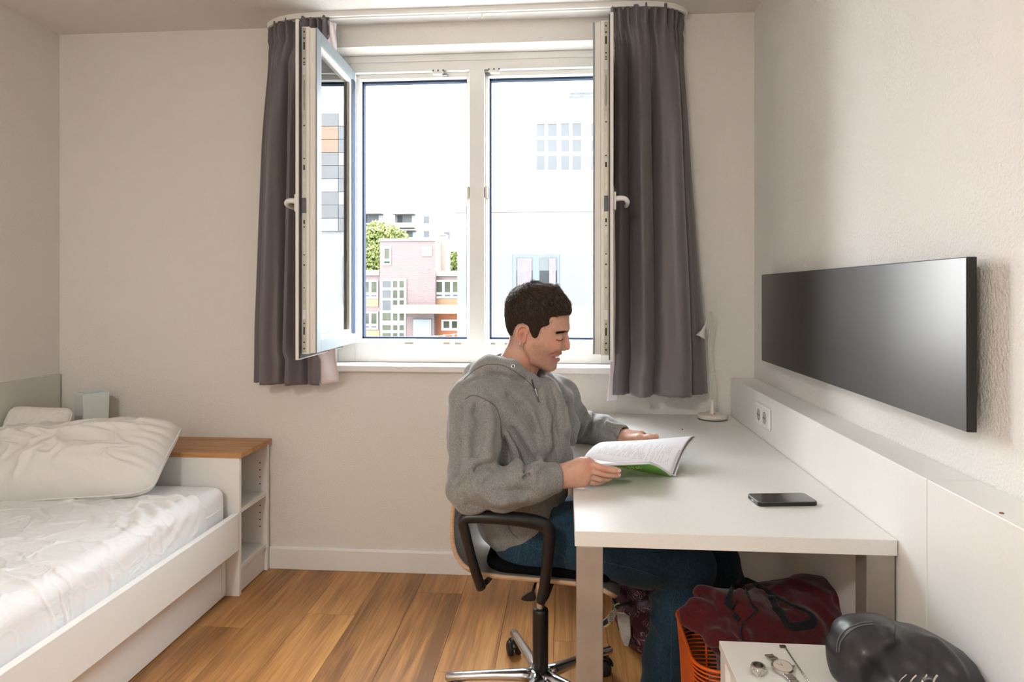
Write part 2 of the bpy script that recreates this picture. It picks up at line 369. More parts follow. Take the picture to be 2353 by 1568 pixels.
# sill board
sill = struct(MB().box((OX0 - 0.003, 2.968, 0.912), (OX1 + 0.003, FY0, 0.940)).build('trim_3', M['white_lam'], bevel=0.004)); tag(sill, 'white window sill board', 'window sill')
struct(MB().box((OX0 - 0.03, FY1, 0.90), (OX1 + 0.03, FY1 + 0.20, 0.965)).build('trim_4', mat('outer_sill', (0.5, 0.5, 0.5, 1), 0.5, noise=(20, 0.05))))
tag(bpy.data.objects['trim_4'], 'grey outer sill beyond the window frame', 'window sill')

def glass_mat(name, fac=2.2, tint=(0.96, 0.98, 0.97, 1)):
    m, nt, b = nodes_of(name); nt.nodes.remove(b); L = nt.links
    out = nt.nodes['Material Output']; tr = nt.nodes.new('ShaderNodeBsdfTransparent'); tr.inputs[0].default_value = tint
    gl = nt.nodes.new('ShaderNodeBsdfGlossy'); gl.inputs['Roughness'].default_value = 0.0
    fn = nt.nodes.new('ShaderNodeFresnel'); fn.inputs['IOR'].default_value = fac
    mx = nt.nodes.new('ShaderNodeMixShader'); L.new(fn.outputs[0], mx.inputs[0]); L.new(tr.outputs[0], mx.inputs[1]); L.new(gl.outputs[0], mx.inputs[2]); L.new(mx.outputs[0], out.inputs[0])
    return m
M['glass'] = glass_mat('double_glazing', 3.2)

def sash(label, hinge, ang, side, W=0.545, H=(1.028, 2.322)):
    """open sash. local: u along width from hinge to free edge, t thickness from outer face (0) to inner face (0.077)"""
    dirw = Vector((math.sin(ang), -math.cos(ang), 0)); nrm = Vector((side * math.cos(ang), side * math.sin(ang), 0))
    Mx = Matrix(((dirw.x, nrm.x, 0, hinge[0]), (dirw.y, nrm.y, 0, hinge[1]), (0, 0, 1, 0), (0, 0, 0, 1)))
    z0, z1 = H
    # body profile with steps: ring of four bars
    def ring(m, u0, u1, a0, a1, w, t0, t1):
        m.box((u0, t0, a0), (u0 + w, t1, a1), Mx).box((u1 - w, t0, a0), (u1, t1, a1), Mx)
        m.box((u0 + w, t0, a0), (u1 - w, t1, a0 + w), Mx).box((u0 + w, t0, a1 - w), (u1 - w, t1, a1), Mx); return m
    root = ring(MB(), 0.004, W - 0.004, z0 + 0.004, z1 - 0.004, 0.068, 0.006, 0.030).build('sash', M['pvc_warm'], win, bevel=0.002)
    root['label'] = label
    ring(MB(), 0.0, W, z0, z1, 0.066, 0.030, 0.062).build('sash_step', M['pvc_warm'], root, bevel=0.002)
    ring(MB(), -0.014, W + 0.022, z0 - 0.022, z1 + 0.022, 0.09, 0.066, 0.079).build('sash_flange', M['pvc_warm'], root, bevel=0.002)
    ring(MB(), -0.008, W + 0.016, z0 - 0.016, z1 + 0.016, 0.05, 0.0615, 0.0665).build('sash_gasket', M['gasket'], root)
    # grey outer shell
    ring(MB(), 0.002, W - 0.001, z0 + 0.004, z1 - 0.004, 0.05, 0.0, 0.0065).build('outer_cladding', M['alu_grey'], root, bevel=0.0015)
    ring(MB(), 0.0515, W - 0.0505, z0 + 0.0535, z1 - 0.0535, 0.017, 0.008, 0.018).build('glazing_bead', M['pvc'], root, bevel=0.001)
    MB().box((0.0025, -0.0012, z0 + 0.05), (0.0505, 0.001, z1 - 0.05), Mx).build('stile_shade', M['alu_dark'], root)  # dark strip colours in the shadow on the hinge-side stile
    MB().box((0.060, 0.020, z0 + 0.062), (W - 0.06, 0.024, z1 - 0.062), Mx).build('glass_pane', M['glass'], root)
    MB().box((0.060, 0.040, z0 + 0.062), (W - 0.06, 0.044, z1 - 0.062), Mx).build('glass_pane', M['glass'], root)
    # locking strip on the free edge, u = W
    MB().box((W - 0.001, 0.044, z0 + 0.006), (W + 0.0025, 0.057, z1 - 0.006), Mx).build('lock_strip', M['steel_strip'], root)
    hm = MB(); mid = (z0 + z1) / 2
    for zz, hh in ((2.30, .006), (2.275, .006), (2.245, .03), (2.195, .005), (2.18, .005), (2.17, .005), (2.05, .12), (1.93, .005), (1.80, .005), (1.765, .02), (1.55, .015), (1.53, .004), (1.42, .004), (1.38, .006), (1.29, .004), (1.20, .004), (1.17, .004), (1.15, .004), (1.12, .03), (1.075, .006), (1.05, .006)):
        hm.box((W + 0.0024, 0.0475 if hh < 0.05 else 0.0495, zz - hh / 2), (W + 0.0029, 0.0535 if hh < 0.05 else 0.0515, zz + hh / 2), Mx)
    hm.build('slot_marks', M['hole'], root)
    MB().box((W + 0.001, 0.043, 1.585), (W + 0.006, 0.058, 1.645), Mx).build('gear_box', M['steel_dark'], root, bevel=0.001)
    for zz in (2.15, 1.185): MB().box((W + 0.001, 0.0435, zz - 0.018), (W + 0.0035, 0.0575, zz + 0.018), Mx).build('corner_tab', mat('zinc', (0.55, 0.56, 0.56, 1), 0.35, 0.8, noise=(30, 0.1)) if 'zinc' not in bpy.data.materials else bpy.data.materials['zinc'], root)
    # handle on the inner face
    hz = 1.625
    h = MB().box((W - 0.022, 0.079, hz - 0.035), (W + 0.010, 0.089, hz + 0.035), Mx)
    h.build('handle_plate', M['pvc'], root, bevel=0.004)
    u0 = W - 0.006
    pts = [(u0, 0.085, hz + 0.008), (u0, 0.105, hz + 0.010), (u0 - 0.004, 0.121, hz + 0.009), (u0 - 0.014, 0.130, hz + 0.002), (u0 - 0.040, 0.132, hz - 0.004), (u0 - 0.085, 0.130, hz - 0.005), (u0 - 0.115, 0.128, hz - 0.005)]
    MB().tube([Mx @ Vector(p) for p in spline(pts, 24)], [0.0115 - 0.002 * min(1, i / 8) for i in range(24)], n=12).build('handle', M['pvc'], root, smooth=True)
    return root
sash('open sash whose glass and grey outer face show, next to the bed side curtain', (-0.997, 3.118), math.radians(2.0), -1)
sash('open sash seen edge-on beside the desk side curtain', (0.142, 3.118), math.radians(-4.2), 1, W=0.510)

# ---------------------------------------------------------------- curtain rail and curtains
rail = thing('curtain_rail', 'white ceiling track carrying the two grey curtains', 'curtain rail', (-0.42, 2.88, 2.48))
path = spline([(-1.345, 2.985), (-1.325, 2.945), (-1.24, 2.89), (-1.12, 2.868), (-0.9, 2.862), (-0.4, 2.862), (0.1, 2.862), (0.32, 2.866), (0.43, 2.89), (0.50, 2.945), (0.51, 2.985)], 80)
def rail_strip(off, w, z0, z1):
    T = np.gradient(path, axis=0); T /= np.linalg.norm(T, axis=1)[:, None]; N = np.stack([T[:, 1], -T[:, 0]], 1)
    a = path + N * (off - w / 2); b = path + N * (off + w / 2); m = MB(); n = len(path)
    vs = []; fs = []
    for i in range(n): vs += [(a[i,0],a[i,1],z0),(b[i,0],b[i,1],z0),(b[i,0],b[i,1],z1),(a[i,0],a[i,1],z1)]
    for i in range(n - 1):
        for k in range(4): fs.append((i*4+k, i*4+(k+1)%4, (i+1)*4+(k+1)%4, (i+1)*4+k))
    fs += [(0,1,2,3), ((n-1)*4+3,(n-1)*4+2,(n-1)*4+1,(n-1)*4)]
    return m.add(vs, fs)
rail_strip(0, 0.040, 2.487, 2.495).build('track_base', M['pvc'], rail)
rail_strip(-0.013, 0.012, 2.474, 2.488).build('track_lip', M['pvc'], rail)
rail_strip(0.013, 0.012, 2.474, 2.488).build('track_lip', M['pvc'], rail)
for x in (-0.42, -0.36): MB().tube([(x, 2.862, 2.474), (x, 2.862, 2.458), (x + 0.004, 2.862, 2.452)], 0.0035, 8).build('glider', M['pvc'], rail)

def curtain(name, label, top, bot, ztop, zbot, folds, seed, squeeze=None, nu=260, nv=150):
    """top/bot: xy control points; folds: list of (u, width, amplitude) pleats"""
    root = thing(name, label, 'curtain', (float(np.mean([p[0] for p in bot])), float(np.mean([p[1] for p in bot])), zbot), group='grey window curtains')
    A = spline(top, nu); B = spline(bot, nu); U = np.linspace(0, 1, nu)[:, None]; V = np.linspace(0, 1, nv)[None, :] ** 1.0
    w = sstep(0, 1, V) * 0.35 + V * 0.65
    X = A[:, 0:1] * (1 - w) + B[:, 0:1] * w; Y = A[:, 1:2] * (1 - w) + B[:, 1:2] * w
    if squeeze is not None: X, Y = squeeze(X, Y, U, V)
    T = np.stack([np.gradient(X, axis=0), np.gradient(Y, axis=0)]); T /= np.maximum(np.linalg.norm(T, axis=0), 1e-6)
    N = np.stack([T[1], -T[0]])
    D = np.zeros_like(X)
    for (u, wd, amp) in folds:
        uu = u + 0.03 * np.sin(V * 3 + u * 20) * (V - 0.3)
        D = D + 1.55 * amp * np.exp(-((U - uu) / wd) ** 2) * (0.25 + 0.75 * sstep(0.0, 0.35, V))
    D = D + 0.006 * fbm(U * 9 + 0 * V, V * 2.2 + 0 * U, seed=seed, o=3)
    g = np.exp(-(V / 0.085) ** 2)
    D = D + g * 0.013 * np.sin(U * 2 * PI * 12 + 1.5 * fbm(U * 8 + 0 * V, V * 6 + 0 * U, seed=seed + 3)) + g * 0.010 * fbm(U * 34 + 0 * V, V * 25 + 0 * U, seed=seed + 5)
    D = D + 0.004 * np.exp(-((V - 0.052) / 0.008) ** 2) * -1
    X = X + N[0] * D; Y = Y + N[1] * D
    Z = ztop + (zbot - ztop) * V + 0.006 * np.sin(U * 40) * g + 0.004 * fbm(U * 25 + 0 * V, V * 0 + U * 0, seed=seed + 9) * V ** 6
    MB().grid(X, Y, Z).build('curtain_cloth', M['curtain'], root, smooth=True, solid=0.0025)
    return root, X, Y, Z
def sqL(X, Y, U, V):
    z = 2.478 + (0.862 - 2.478) * V
    inner = sstep(2.42, 2.28, z) * sstep(0.90, 1.02, z) + 0 * U
    lim = -1.02 - 0.085 * inner
    x0 = X[0:1, :]
    sc = (lim - x0) / (X[-1:, :] - x0)
    return x0 + (X - x0) * np.minimum(sc, 1), Y
ct, cX, cY, cZ = curtain('curtain', 'grey curtain gathered on the bed side of the window',
        [(-1.345, 2.978), (-1.318, 2.94), (-1.235, 2.885), (-1.12, 2.862), (-1.03, 2.858)],
        [(-1.395, 2.972), (-1.37, 2.925), (-1.29, 2.89), (-1.19, 2.88), (-1.085, 2.89)], 2.478, 0.862,
        [(0.08, 0.07, 0.018), (0.27, 0.045, -0.028), (0.42, 0.07, 0.030), (0.58, 0.035, -0.032), (0.72, 0.06, 0.030), (0.84, 0.03, -0.022), (0.95, 0.05, 0.012)], 11, sqL)
ln = MB(); zz = np.linspace(0.866, 1.06, 12); uu = np.linspace(0, 1, 14)
LXg = np.array([[-1.098 + 0.078 * u + 0.006 * math.sin(z * 30) - 0.02 * (z - 0.866) for z in zz] for u in uu]); LYg = np.array([[2.900 - 0.012 * math.sin(u * 5) + 0.02 * u for z in zz] for u in uu])
ln.grid(LXg, LYg, np.array([[z for z in zz] for u in uu])).build('lining', M['lining'], ct, smooth=True, solid=0.002)
ln = MB(); zz = np.linspace(2.20, 2.462, 14)
ln.grid(np.array([[-1.038 + 0.026 * u - 0.01 * (2.462 - z) for z in zz] for u in uu]), np.array([[2.862 + 0.035 * u + 0.006 * math.sin(z * 50 + u * 9) for z in zz] for u in uu]), np.array([[z for z in zz] for u in uu])).build('lining', M['lining'], ct, smooth=True, solid=0.002)
def sqR(X, Y, U, V):
    z = 2.482 + (0.838 - 2.482) * V
    inner = sstep(2.44, 2.30, z) * sstep(0.86, 1.0, z) + 0 * U
    lim = 0.19 + 0.016 * inner; x1 = X[-1:, :]; sc = (x1 - lim) / (x1 - X[0:1, :])
    return x1 - (x1 - X) * np.minimum(sc, 1), Y
ct2, cX, cY, cZ = curtain('curtain', 'grey curtain hanging on the desk side of the window',
        [(0.185, 2.855), (0.28, 2.856), (0.40, 2.878), (0.475, 2.93), (0.498, 2.972)],
        [(0.195, 2.87), (0.30, 2.845), (0.42, 2.835), (0.53, 2.875), (0.605, 2.945)], 2.484, 0.838,
        [(0.06, 0.05, 0.012), (0.16, 0.03, -0.03), (0.28, 0.07, 0.032), (0.41, 0.03, -0.035), (0.60, 0.11, 0.03), (0.76, 0.02, -0.018), (0.90, 0.1, 0.008)], 31, sqR)
zz = np.linspace(0.815, 1.72, 40)
ln = MB(); ln.grid(np.array([[0.188 + 0.034 * u + 0.004 * math.sin(z * 6) - 0.012 * max(0, 0.95 - z) * 6 * (1 - u) for z in zz] for u in uu]), np.array([[2.842 + 0.03 * u for z in zz] for u in uu]), np.array([[z for z in zz] for u in uu])).build('lining', M['lining'], ct2, smooth=True, solid=0.002)

# ---------------------------------------------------------------- unseen fill lamp, added behind the viewer to brighten the room
cl = thing('fill_lamp', 'round fill lamp added unseen on the ceiling behind the viewer', 'lamp', (-1.0, -1.0, 2.43))
MB().lathe([(0.0, 2.494), (0.20, 2.494), (0.205, 2.47), (0.20, 2.462), (0.0, 2.462)], (-1.0, -1.0, 0), n=40).build('lamp_base', M['pvc'], cl, smooth=False)
em, nt, b = nodes_of('fill_glow'); b.inputs['Base Color'].default_value = (0.9, 0.88, 0.85, 1); b.inputs['Emission Color'].default_value = (1.0, 0.965, 0.92, 1); b.inputs['Emission Strength'].default_value = 46.0
MB().lathe([(0.195, 2.463), (0.19, 2.44), (0.165, 2.41), (0.11, 2.388), (0.05, 2.381), (0.0, 2.38)], (-1.0, -1.0, 0), n=40).build('fill_lamp_dome', em, cl, smooth=True)
# ---------------------------------------------------------------- bed
bed = thing('bed', 'white laminate bed frame along the left wall', 'bed', (-1.9, 1.7, 0))
MB().box((-1.386, 0.66, 0.195), (-1.360, 2.693, 0.349)).build('side_rail', M['white_lam'], bed, bevel=0.002)
MB().box((-1.386, 2.6945, 0.195), (-1.360, 2.7005, 0.349)).build('rail_end_strip', M['white_lam'], bed, bevel=0.001)
MB().box((-1.432, 0.70, 0.008), (-1.415, 2.66, 0.232)).build('drawer_front', M['white_lam'], bed, bevel=0.001)
MB().box((-2.36, 0.66, 0.195), (-1.386, 0.69, 0.349)).build('foot_board', M['white_lam'], bed, bevel=0.002)
MB().box((-2.379, 0.66, 0.195), (-2.36, 2.69, 0.349)).build('side_rail', M['white_lam'], bed, bevel=0.002)
MB().box((-2.36, 0.69, 0.215), (-1.386, 2.69, 0.235)).build('slat_base', M['white_lam'], bed)
MB().box((-1.45, 2.662, 0.008), (-1.415, 2.698, 0.232)).build('leg', M['white_lam'], bed, bevel=0.001)
for yy in (0.7,): MB().box((-1.45, yy, 0.008), (-1.433, yy + 0.04, 0.232)).build('leg', M['white_lam'], bed)
for yy in (0.7, 2.6): MB().box((-2.379, yy, 0.0), (-2.34, yy + 0.04, 0.2)).build('leg', M['white_lam'], bed)

# mattress with rounded edges and fitted sheet
def rbox(lo, hi, r, n=6):
    m = bmesh.new(); bmesh.ops.create_cube(m, size=1)
    for v in m.verts:
        v.co = Vector([lo[k] + (v.co[k] + 0.5) * (hi[k] - lo[k]) for k in range(3)])
    bmesh.ops.bevel(m, geom=m.edges[:], offset=r, segments=n, profile=0.5, affect='EDGES')
    me = bpy.data.meshes.new('rbox'); m.to_mesh(me); m.free(); return me
mt = link('mattress', rbox((-2.352, 0.70, 0.236), (-1.405, 2.688, 0.470), 0.045), M['linen'], smooth=True)
tag(mt, 'white mattress in a fitted sheet on the bed frame', 'mattress')
me = MB(); pth = []
for k, (x, y) in enumerate([(-1.403, 0.75), (-1.403, 2.6), (-1.415, 2.672), (-1.45, 2.689), (-2.3, 2.689)]): pth.append((x, y, 0.385))
me.tube(pth, 0.0035, 6).build('piping', M['linen'], mt, smooth=True)

# crumpled sheet: over the mattress top and down its side
def sheet():
    nu, nv = 330, 420
    S = np.linspace(0, 1.09, nu)[:, None] + np.zeros((1, nv)); Yv = np.linspace(0.72, 2.52, nv)[None, :] + np.zeros((nu, 1))
    # far edge runs slightly diagonal
    Yv = Yv - 0.17 * (1 - S / 1.09) * sstep(0.6, 2.5, Yv) + 0.02 * fbm(S * 5, Yv * 0 + 2, seed=3) * sstep(1.8, 2.5, Yv)
    x = -2.34 + S; edge = -1.402; rad = 0.05; top = 0.478
    over = np.maximum(x - (edge - rad), 0)
    th = np.minimum(over / rad, PI / 2)
    X = np.where(over > 0, edge - rad + rad * np.sin(th), x) + 0.012 * np.clip(over - rad * PI / 2, 0, 1)
    Z = top - np.where(over > 0, rad * (1 - np.cos(th)), 0) - np.maximum(over - rad * PI / 2, 0) * 0.9
    wx = fbm(S * 3, Yv * 3, seed=40, o=3) * 0.5; wy = fbm(S * 3, Yv * 3, seed=50, o=3) * 0.5
    # folds: long shallow waves running across the bed, gathering at the far right corner
    a = (Yv * 1.0 + 0.24 * S + 0.10 * wx)
    r1 = 1 - np.abs(fbm(S * 1.6 + wx, a * 11, seed=60, o=2)) * 1.6
    r2 = 1 - np.abs(fbm(S * 5 + 2 * wy, a * 16 + wx * 3, seed=70, o=3)) * 1.8
    r3 = 1 - np.abs(fbm(S * 14 + 3 * wx, Yv * 14 + 3 * wy, seed=80, o=2)) * 1.8
    cr = np.exp(-(((S - 0.86) / 0.16) ** 2 + ((Yv - 2.38) / 0.20) ** 2))
    arc = np.sin((np.hypot((S - 0.60), (Yv - 2.10) * 1.05)) * 2 * PI / 0.055 + 3 * wx)
    w3 = fbm(S * 7, Yv * 7, seed=91, o=3)
    c1 = np.exp(-(fbm(S * 2.2 + 0.6 * wx, a * 9 + 1.2 * w3, seed=61, o=2) / 0.055) ** 2)         # long sharp creases across the bed
    c2 = np.exp(-(fbm(S * 6 + 1.5 * wy, Yv * 5 + 1.5 * wx, seed=71, o=2) / 0.045) ** 2)          # creases in all directions
    c3 = np.exp(-(fbm(S * 13 + w3, Yv * 13 - w3, seed=81, o=2) / 0.05) ** 2)
    H = 0.006 * np.clip(r1, 0, 1) ** 2 + 0.0055 * c1 + 0.0040 * c2 * (0.4 + np.clip(wy * 2 + 0.5, 0, 1)) + 0.0022 * c3 + 0.007 * cr * (0.6 + arc) + 0.003 * w3
    side = np.clip(th / (PI / 2), 0, 1)
    Z = Z + H * (1 - 0.7 * side); X = X + H * 0.9 * side * 0.6
    # lower hem of the overhang: irregular, tucked behind the side rail
    Z = Z + side * 0.02 * fbm(Yv * 6, S * 0 + 1, seed=9)
    X = np.minimum(X, -1.3885); Z = np.maximum(Z, 0.330)
    return X, Yv, Z
X, Y, Z = sheet()
sh = MB().grid(X, Y, Z).build('bed_sheet', M['linen'], smooth=True, solid=0.002); tag(sh, 'crumpled white top sheet spread over the mattress', 'bed sheet')

# pillows
def pillow_mesh(a, b, t, seed, n=110):
    u = np.linspace(-1, 1, n)[:, None] + np.zeros((1, n)); v = u.T
    ed = 1 - np.maximum(np.abs(u), np.abs(v))
    prof = (np.clip(1 - np.abs(u) ** 3.2, 0, 1) ** 0.5) * (np.clip(1 - np.abs(v) ** 2.4, 0, 1) ** 0.5)
    cn_ = (np.abs(u * v)) ** 6; x = a * u * (1 - 0.05 * (1 - v ** 2) * np.abs(u) ** 3 - 0.10 * cn_); y = b * v * (1 - 0.05 * (1 - u ** 2) * np.abs(v) ** 3 - 0.14 * cn_)
    fol = 0
    w1 = fbm(u * 2.2, v * 2.2, seed=seed, o=3)
    ang = np.arctan2(v, u); rad = np.hypot(u, v)
    pleat = np.sin(ang * 26 + 6 * w1) * np.exp(-((rad - 1.0) / 0.22) ** 2) * 0.05
    ridge = (1 - np.abs(fbm(u * 3 + w1, v * 1.3, seed=seed + 5, o=3)) * 2).clip(0, 1) ** 3 * 0.10
    top = t * (prof * (1 + 0.22 * w1 + 1.6 * ridge) + pleat * prof ** 0.5); bot = -t * 0.72 * prof * (1 + 0.1 * w1)
    return x, y, top, bot
def pillow(label, Mx, a, b, t, seed):
    x, y, top, bot = pillow_mesh(a, b, t, seed); m = MB(); n = x.shape[0]
    for zz in (top, bot):
        P = np.stack([x, y, zz, np.ones_like(x)], -1) @ np.array(Mx).T
        m.grid(P[..., 0], P[..., 1], P[..., 2])
    me = bpy.data.meshes.new('pillow'); me.from_pydata(m.v, [], m.f)
    bm = bmesh.new(); bm.from_mesh(me); bmesh.ops.remove_doubles(bm, verts=bm.verts[:], dist=0.0006); bmesh.ops.recalc_face_normals(bm, faces=bm.faces[:]); bm.to_mesh(me); bm.free()
    o = link('pillow', me, M['pillow'], smooth=True); tag(o, label, 'pillow', 'white pillows at the head of the bed')
    k = n - 1; rim = [(x[i, 0], y[i, 0]) for i in range(n)] + [(x[k, i], y[k, i]) for i in range(n)] + [(x[i, k], y[i, k]) for i in range(k, -1, -1)] + [(x[0, i], y[0, i]) for i in range(k, -1, -1)]
    pt = [Vector((*p, 0.001)) for p in rim[::3]]
    MB().tube([Mx @ p for p in pt], 0.0035, 6).build('seam_piping', M['pillow'], o, smooth=True)
    return o
Rx = lambda a: Matrix.Rotation(math.radians(a), 4, 'X'); Ry = lambda a: Matrix.Rotation(math.radians(a), 4, 'Y'); Rz = lambda a: Matrix.Rotation(math.radians(a), 4, 'Z')
T = lambda *p: Matrix.Translation(p)
pillow('plump white pillow lying in front at the head of the bed', T(-1.985, 2.535, 0.588) @ Rz(4) @ Ry(-4) @ Rx(36), 0.415, 0.185, 0.135, 5)
pillow('white pillow tucked behind the front pillow at the panelled wall', T(-2.225, 2.632, 0.668) @ Rz(4) @ Ry(2) @ Rx(62), 0.14, 0.13, 0.04, 17)

# ---------------------------------------------------------------- head cabinet
hc = thing('headboard_cabinet', 'white open-ended shelf unit with wooden top behind the bed head', 'cabinet', (-1.87, 2.85, 0))
x0, x1, y0, y1, zt = -2.378, -1.360, 2.702, 2.984, 0.600
MB().box((x0, y0 - 0.004, zt - 0.022), (x1 + 0.010, y1 + 0.002, zt)).build('top_board', M['shelf_wood'], hc, bevel=0.0015)
MB().box((x0, y0, 0.0), (x1, y0 + 0.018, zt - 0.022)).build('front_panel', M['white_lam'], hc, bevel=0.001)
MB().box((x0, y1 - 0.018, 0.0), (x1, y1, zt - 0.022)).build('back_panel', M['white_lam'], hc, bevel=0.001)
for z in (0.352, 0.115): MB().box((x0, y0 + 0.018, z - 0.010), (x1 - 0.004, y1 - 0.018, z + 0.009)).build('shelf', M['white_lam'], hc, bevel=0.001)
MB().box((x0, y0 + 0.018, 0.0), (x1 - 0.012, y0 + 0.035, 0.100)).build('plinth', M['white_lam'], hc)
MB().box((x1 - 0.030, y0 + 0.018, 0.004), (x1 - 0.014, y1 - 0.018, 0.104)).build('plinth', M['white_lam'], hc)
MB().box((-1.92, y0 + 0.018, 0.12), (-1.90, y1 - 0.018, zt - 0.022)).build('divider', M['white_lam'], hc)
for z in list(np.arange(0.395, 0.50, 0.032)) + list(np.arange(0.20, 0.33, 0.032)):
    MB().lathe([(0.0028, 0), (0.0028, 0.0012)], (x1 - 0.035, y1 - 0.0195, z), (0, 1, 0), 8).build('shelf_pin_hole', M['hole'], hc)

# frosted glass bedside lamp
bl = thing('bedside_lamp', 'frosted glass block lamp on the wooden cabinet top', 'lamp', (-2.13, 2.86, 0.6))
fg = mat('frosted_glass', (0.74, 0.81, 0.79, 1), 0.4, noise=(8, 0.03))
Mx = T(-2.135, 2.865, 0.6) @ Rz(-32)
def taper(m, w0, w1, h0, h1, d0=None, d1=None):
    d0 = d0 or w0; d1 = d1 or w1
    p = [(-w0,-d0,h0),(w0,-d0,h0),(w0,d0,h0),(-w0,d0,h0),(-w1,-d1,h1),(w1,-d1,h1),(w1,d1,h1),(-w1,d1,h1)]
    return m.add([Mx @ Vector(q) for q in p], [(0,3,2,1),(4,5,6,7),(0,1,5,4),(1,2,6,5),(2,3,7,6),(3,0,4,7)])
for (sx, sy) in ((1,0),(-1,0),(0,1),(0,-1)):
    m = MB(); w = 0.048; t = 0.004; wt = 0.054
    if sx: q = [(sx*w,-w,.004),(sx*w,w,.004),(sx*(w-t),w,.004),(sx*(w-t),-w,.004)]; q2 = [(sx*wt,-wt,.222),(sx*wt,wt,.222),(sx*(wt-t),wt,.222),(sx*(wt-t),-wt,.222)]
    else: q = [(-w+t,sy*w,.004),(w-t,sy*w,.004),(w-t,sy*(w-t),.004),(-w+t,sy*(w-t),.004)]; q2 = [(-wt+t,sy*wt,.222),(wt-t,sy*wt,.222),(wt-t,sy*(wt-t),.222),(-wt+t,sy*(wt-t),.222)]
    m.add([Mx @ Vector(p) for p in q + q2], [(0,1,2,3),(7,6,5,4),(0,4,5,1),(1,5,6,2),(2,6,7,3),(3,7,4,0)]).build('glass_pane', fg, bl, bevel=0.0008, seg=1)
taper(MB(), 0.045, 0.045, 0.0, 0.008).build('lamp_base', M['pvc'], bl)
MB().tube([Mx @ Vector(p) for p in ((0,0,.008),(0,0,.03),(0,0,.05))], 0.014, 12).build('bulb_socket', M['pvc'], bl, smooth=True)
MB().lathe([(0.008, 0.05), (0.02, 0.075), (0.024, 0.095), (0.016, 0.115), (0.0, 0.122)], (-2.135, 2.865, 0.6), n=16).build('bulb', M['lamp_white'], bl, smooth=True)
MB().tube(spline([(-2.17, 2.91, 0.606), (-2.21, 2.945, 0.65), (-2.25, 2.955, 0.668), (-2.30, 2.96, 0.655), (-2.33, 2.965, 0.61)], 20), 0.0022, 6).build('cable', mat('copper_cable', (0.40, 0.20, 0.14, 1), 0.5, noise=(30, 0.1)), bl, smooth=True)

# ---------------------------------------------------------------- desk
desk = thing('desk', 'white desk with satin metal legs along the right wall', 'desk', (0.37, 2.25, 0))
MB().box((0.020, 1.516, 0.700), (0.7175, 2.995, 0.735)).build('desk_top', M['desk_lam'], desk, bevel=0.0015)
for (a, b) in ((0.024, 1.520), (0.655, 1.520), (0.024, 2.93), (0.655, 2.93)):
    MB().box((a, b, 0.0), (a + 0.060, b + 0.060, 0.700)).build('leg', M['leg_metal'], desk, bevel=0.003)
for a in (0.034, 0.672): MB().box((a, 1.582, 0.660), (a + 0.026, 2.93, 0.699)).build('apron', M['apron'], desk, bevel=0.002)
for b in (2.95,): MB().box((0.086, b, 0.672), (0.654, b + 0.020, 0.699)).build('apron', M['apron'], desk, bevel=0.002)

# desk lamp with goose neck
dl = thing('desk_lamp', 'small cream gooseneck lamp at the far corner of the desk', 'lamp', (0.62, 2.90, 0.735))
lx, ly = 0.620, 2.900
MB().lathe([(0.0, 0.0), (0.060, 0.0), (0.061, 0.002), (0.0615, 0.0035)], (lx, ly, 0.7352), n=40).build('base_pad', M['rubber'], dl, smooth=True)
MB().lathe([(0.0615, 0.0035), (0.062, 0.016), (0.0605, 0.0195), (0.057, 0.021), (0.0, 0.0215)], (lx, ly, 0.7352), n=40).build('base', M['lamp_white'], dl, smooth=True)
MB().lathe([(0.012, 0.021), (0.0115, 0.024), (0.0085, 0.050), (0.0058, 0.084), (0.0, 0.0845)], (lx, ly, 0.7352), n=20).build('stem_cone', M['lamp_white'], dl, smooth=True)
neck = spline([(lx, ly, 0.818), (lx - 0.001, ly, 0.90), (lx - 0.012, ly, 0.97), (lx - 0.016, ly, 1.04), (lx - 0.010, ly, 1.11), (lx - 0.003, ly, 1.165), (lx - 0.004, ly, 1.188), (lx - 0.014, ly, 1.182), (lx - 0.024, ly, 1.155), (lx - 0.031, ly, 1.128)], 70)
MB().tube(neck, 0.0036, 10).build('goose_neck', M['lamp_neck'], dl, smooth=True)
ax = Vector((-0.42, -0.12, -0.90)).normalized(); o0 = Vector(neck[-1]) - ax * 0.004
MB().lathe([(0.0, 0.0), (0.0045, 0.001), (0.0062, 0.012), (0.0066, 0.016), (0.0085, 0.026), (0.0155, 0.040), (0.0195, 0.052), (0.0195, 0.055), (0.0175, 0.055), (0.012, 0.045), (0.0, 0.044)], o0, ax, 24).build('lamp_head', M['lamp_white'], dl, smooth=True)
MB().lathe([(0.0135, 0.0468), (0.0135, 0.0478), (0.0, 0.048)], o0, ax, 20).build('lens', M['steel_dark'], dl, smooth=True)
MB().lathe([(0.002, 0), (0.002, 0.0015)], (lx + 0.006, ly - 0.012, 0.7352 + 0.024), (0, -1, 0.3), 8).build('indicator', mat('brown_dot', (0.18, 0.07, 0.04, 1), 0.5, noise=(10, 0.1)), dl)
MB().tube(spline([(lx - 0.03, ly + 0.02, 0.757), (lx - 0.02, ly + 0.02, 0.764), (lx - 0.008, ly + 0.008, 0.763)], 8), 0.002, 6).build('cable_stub', M['lamp_white'], dl, smooth=True)

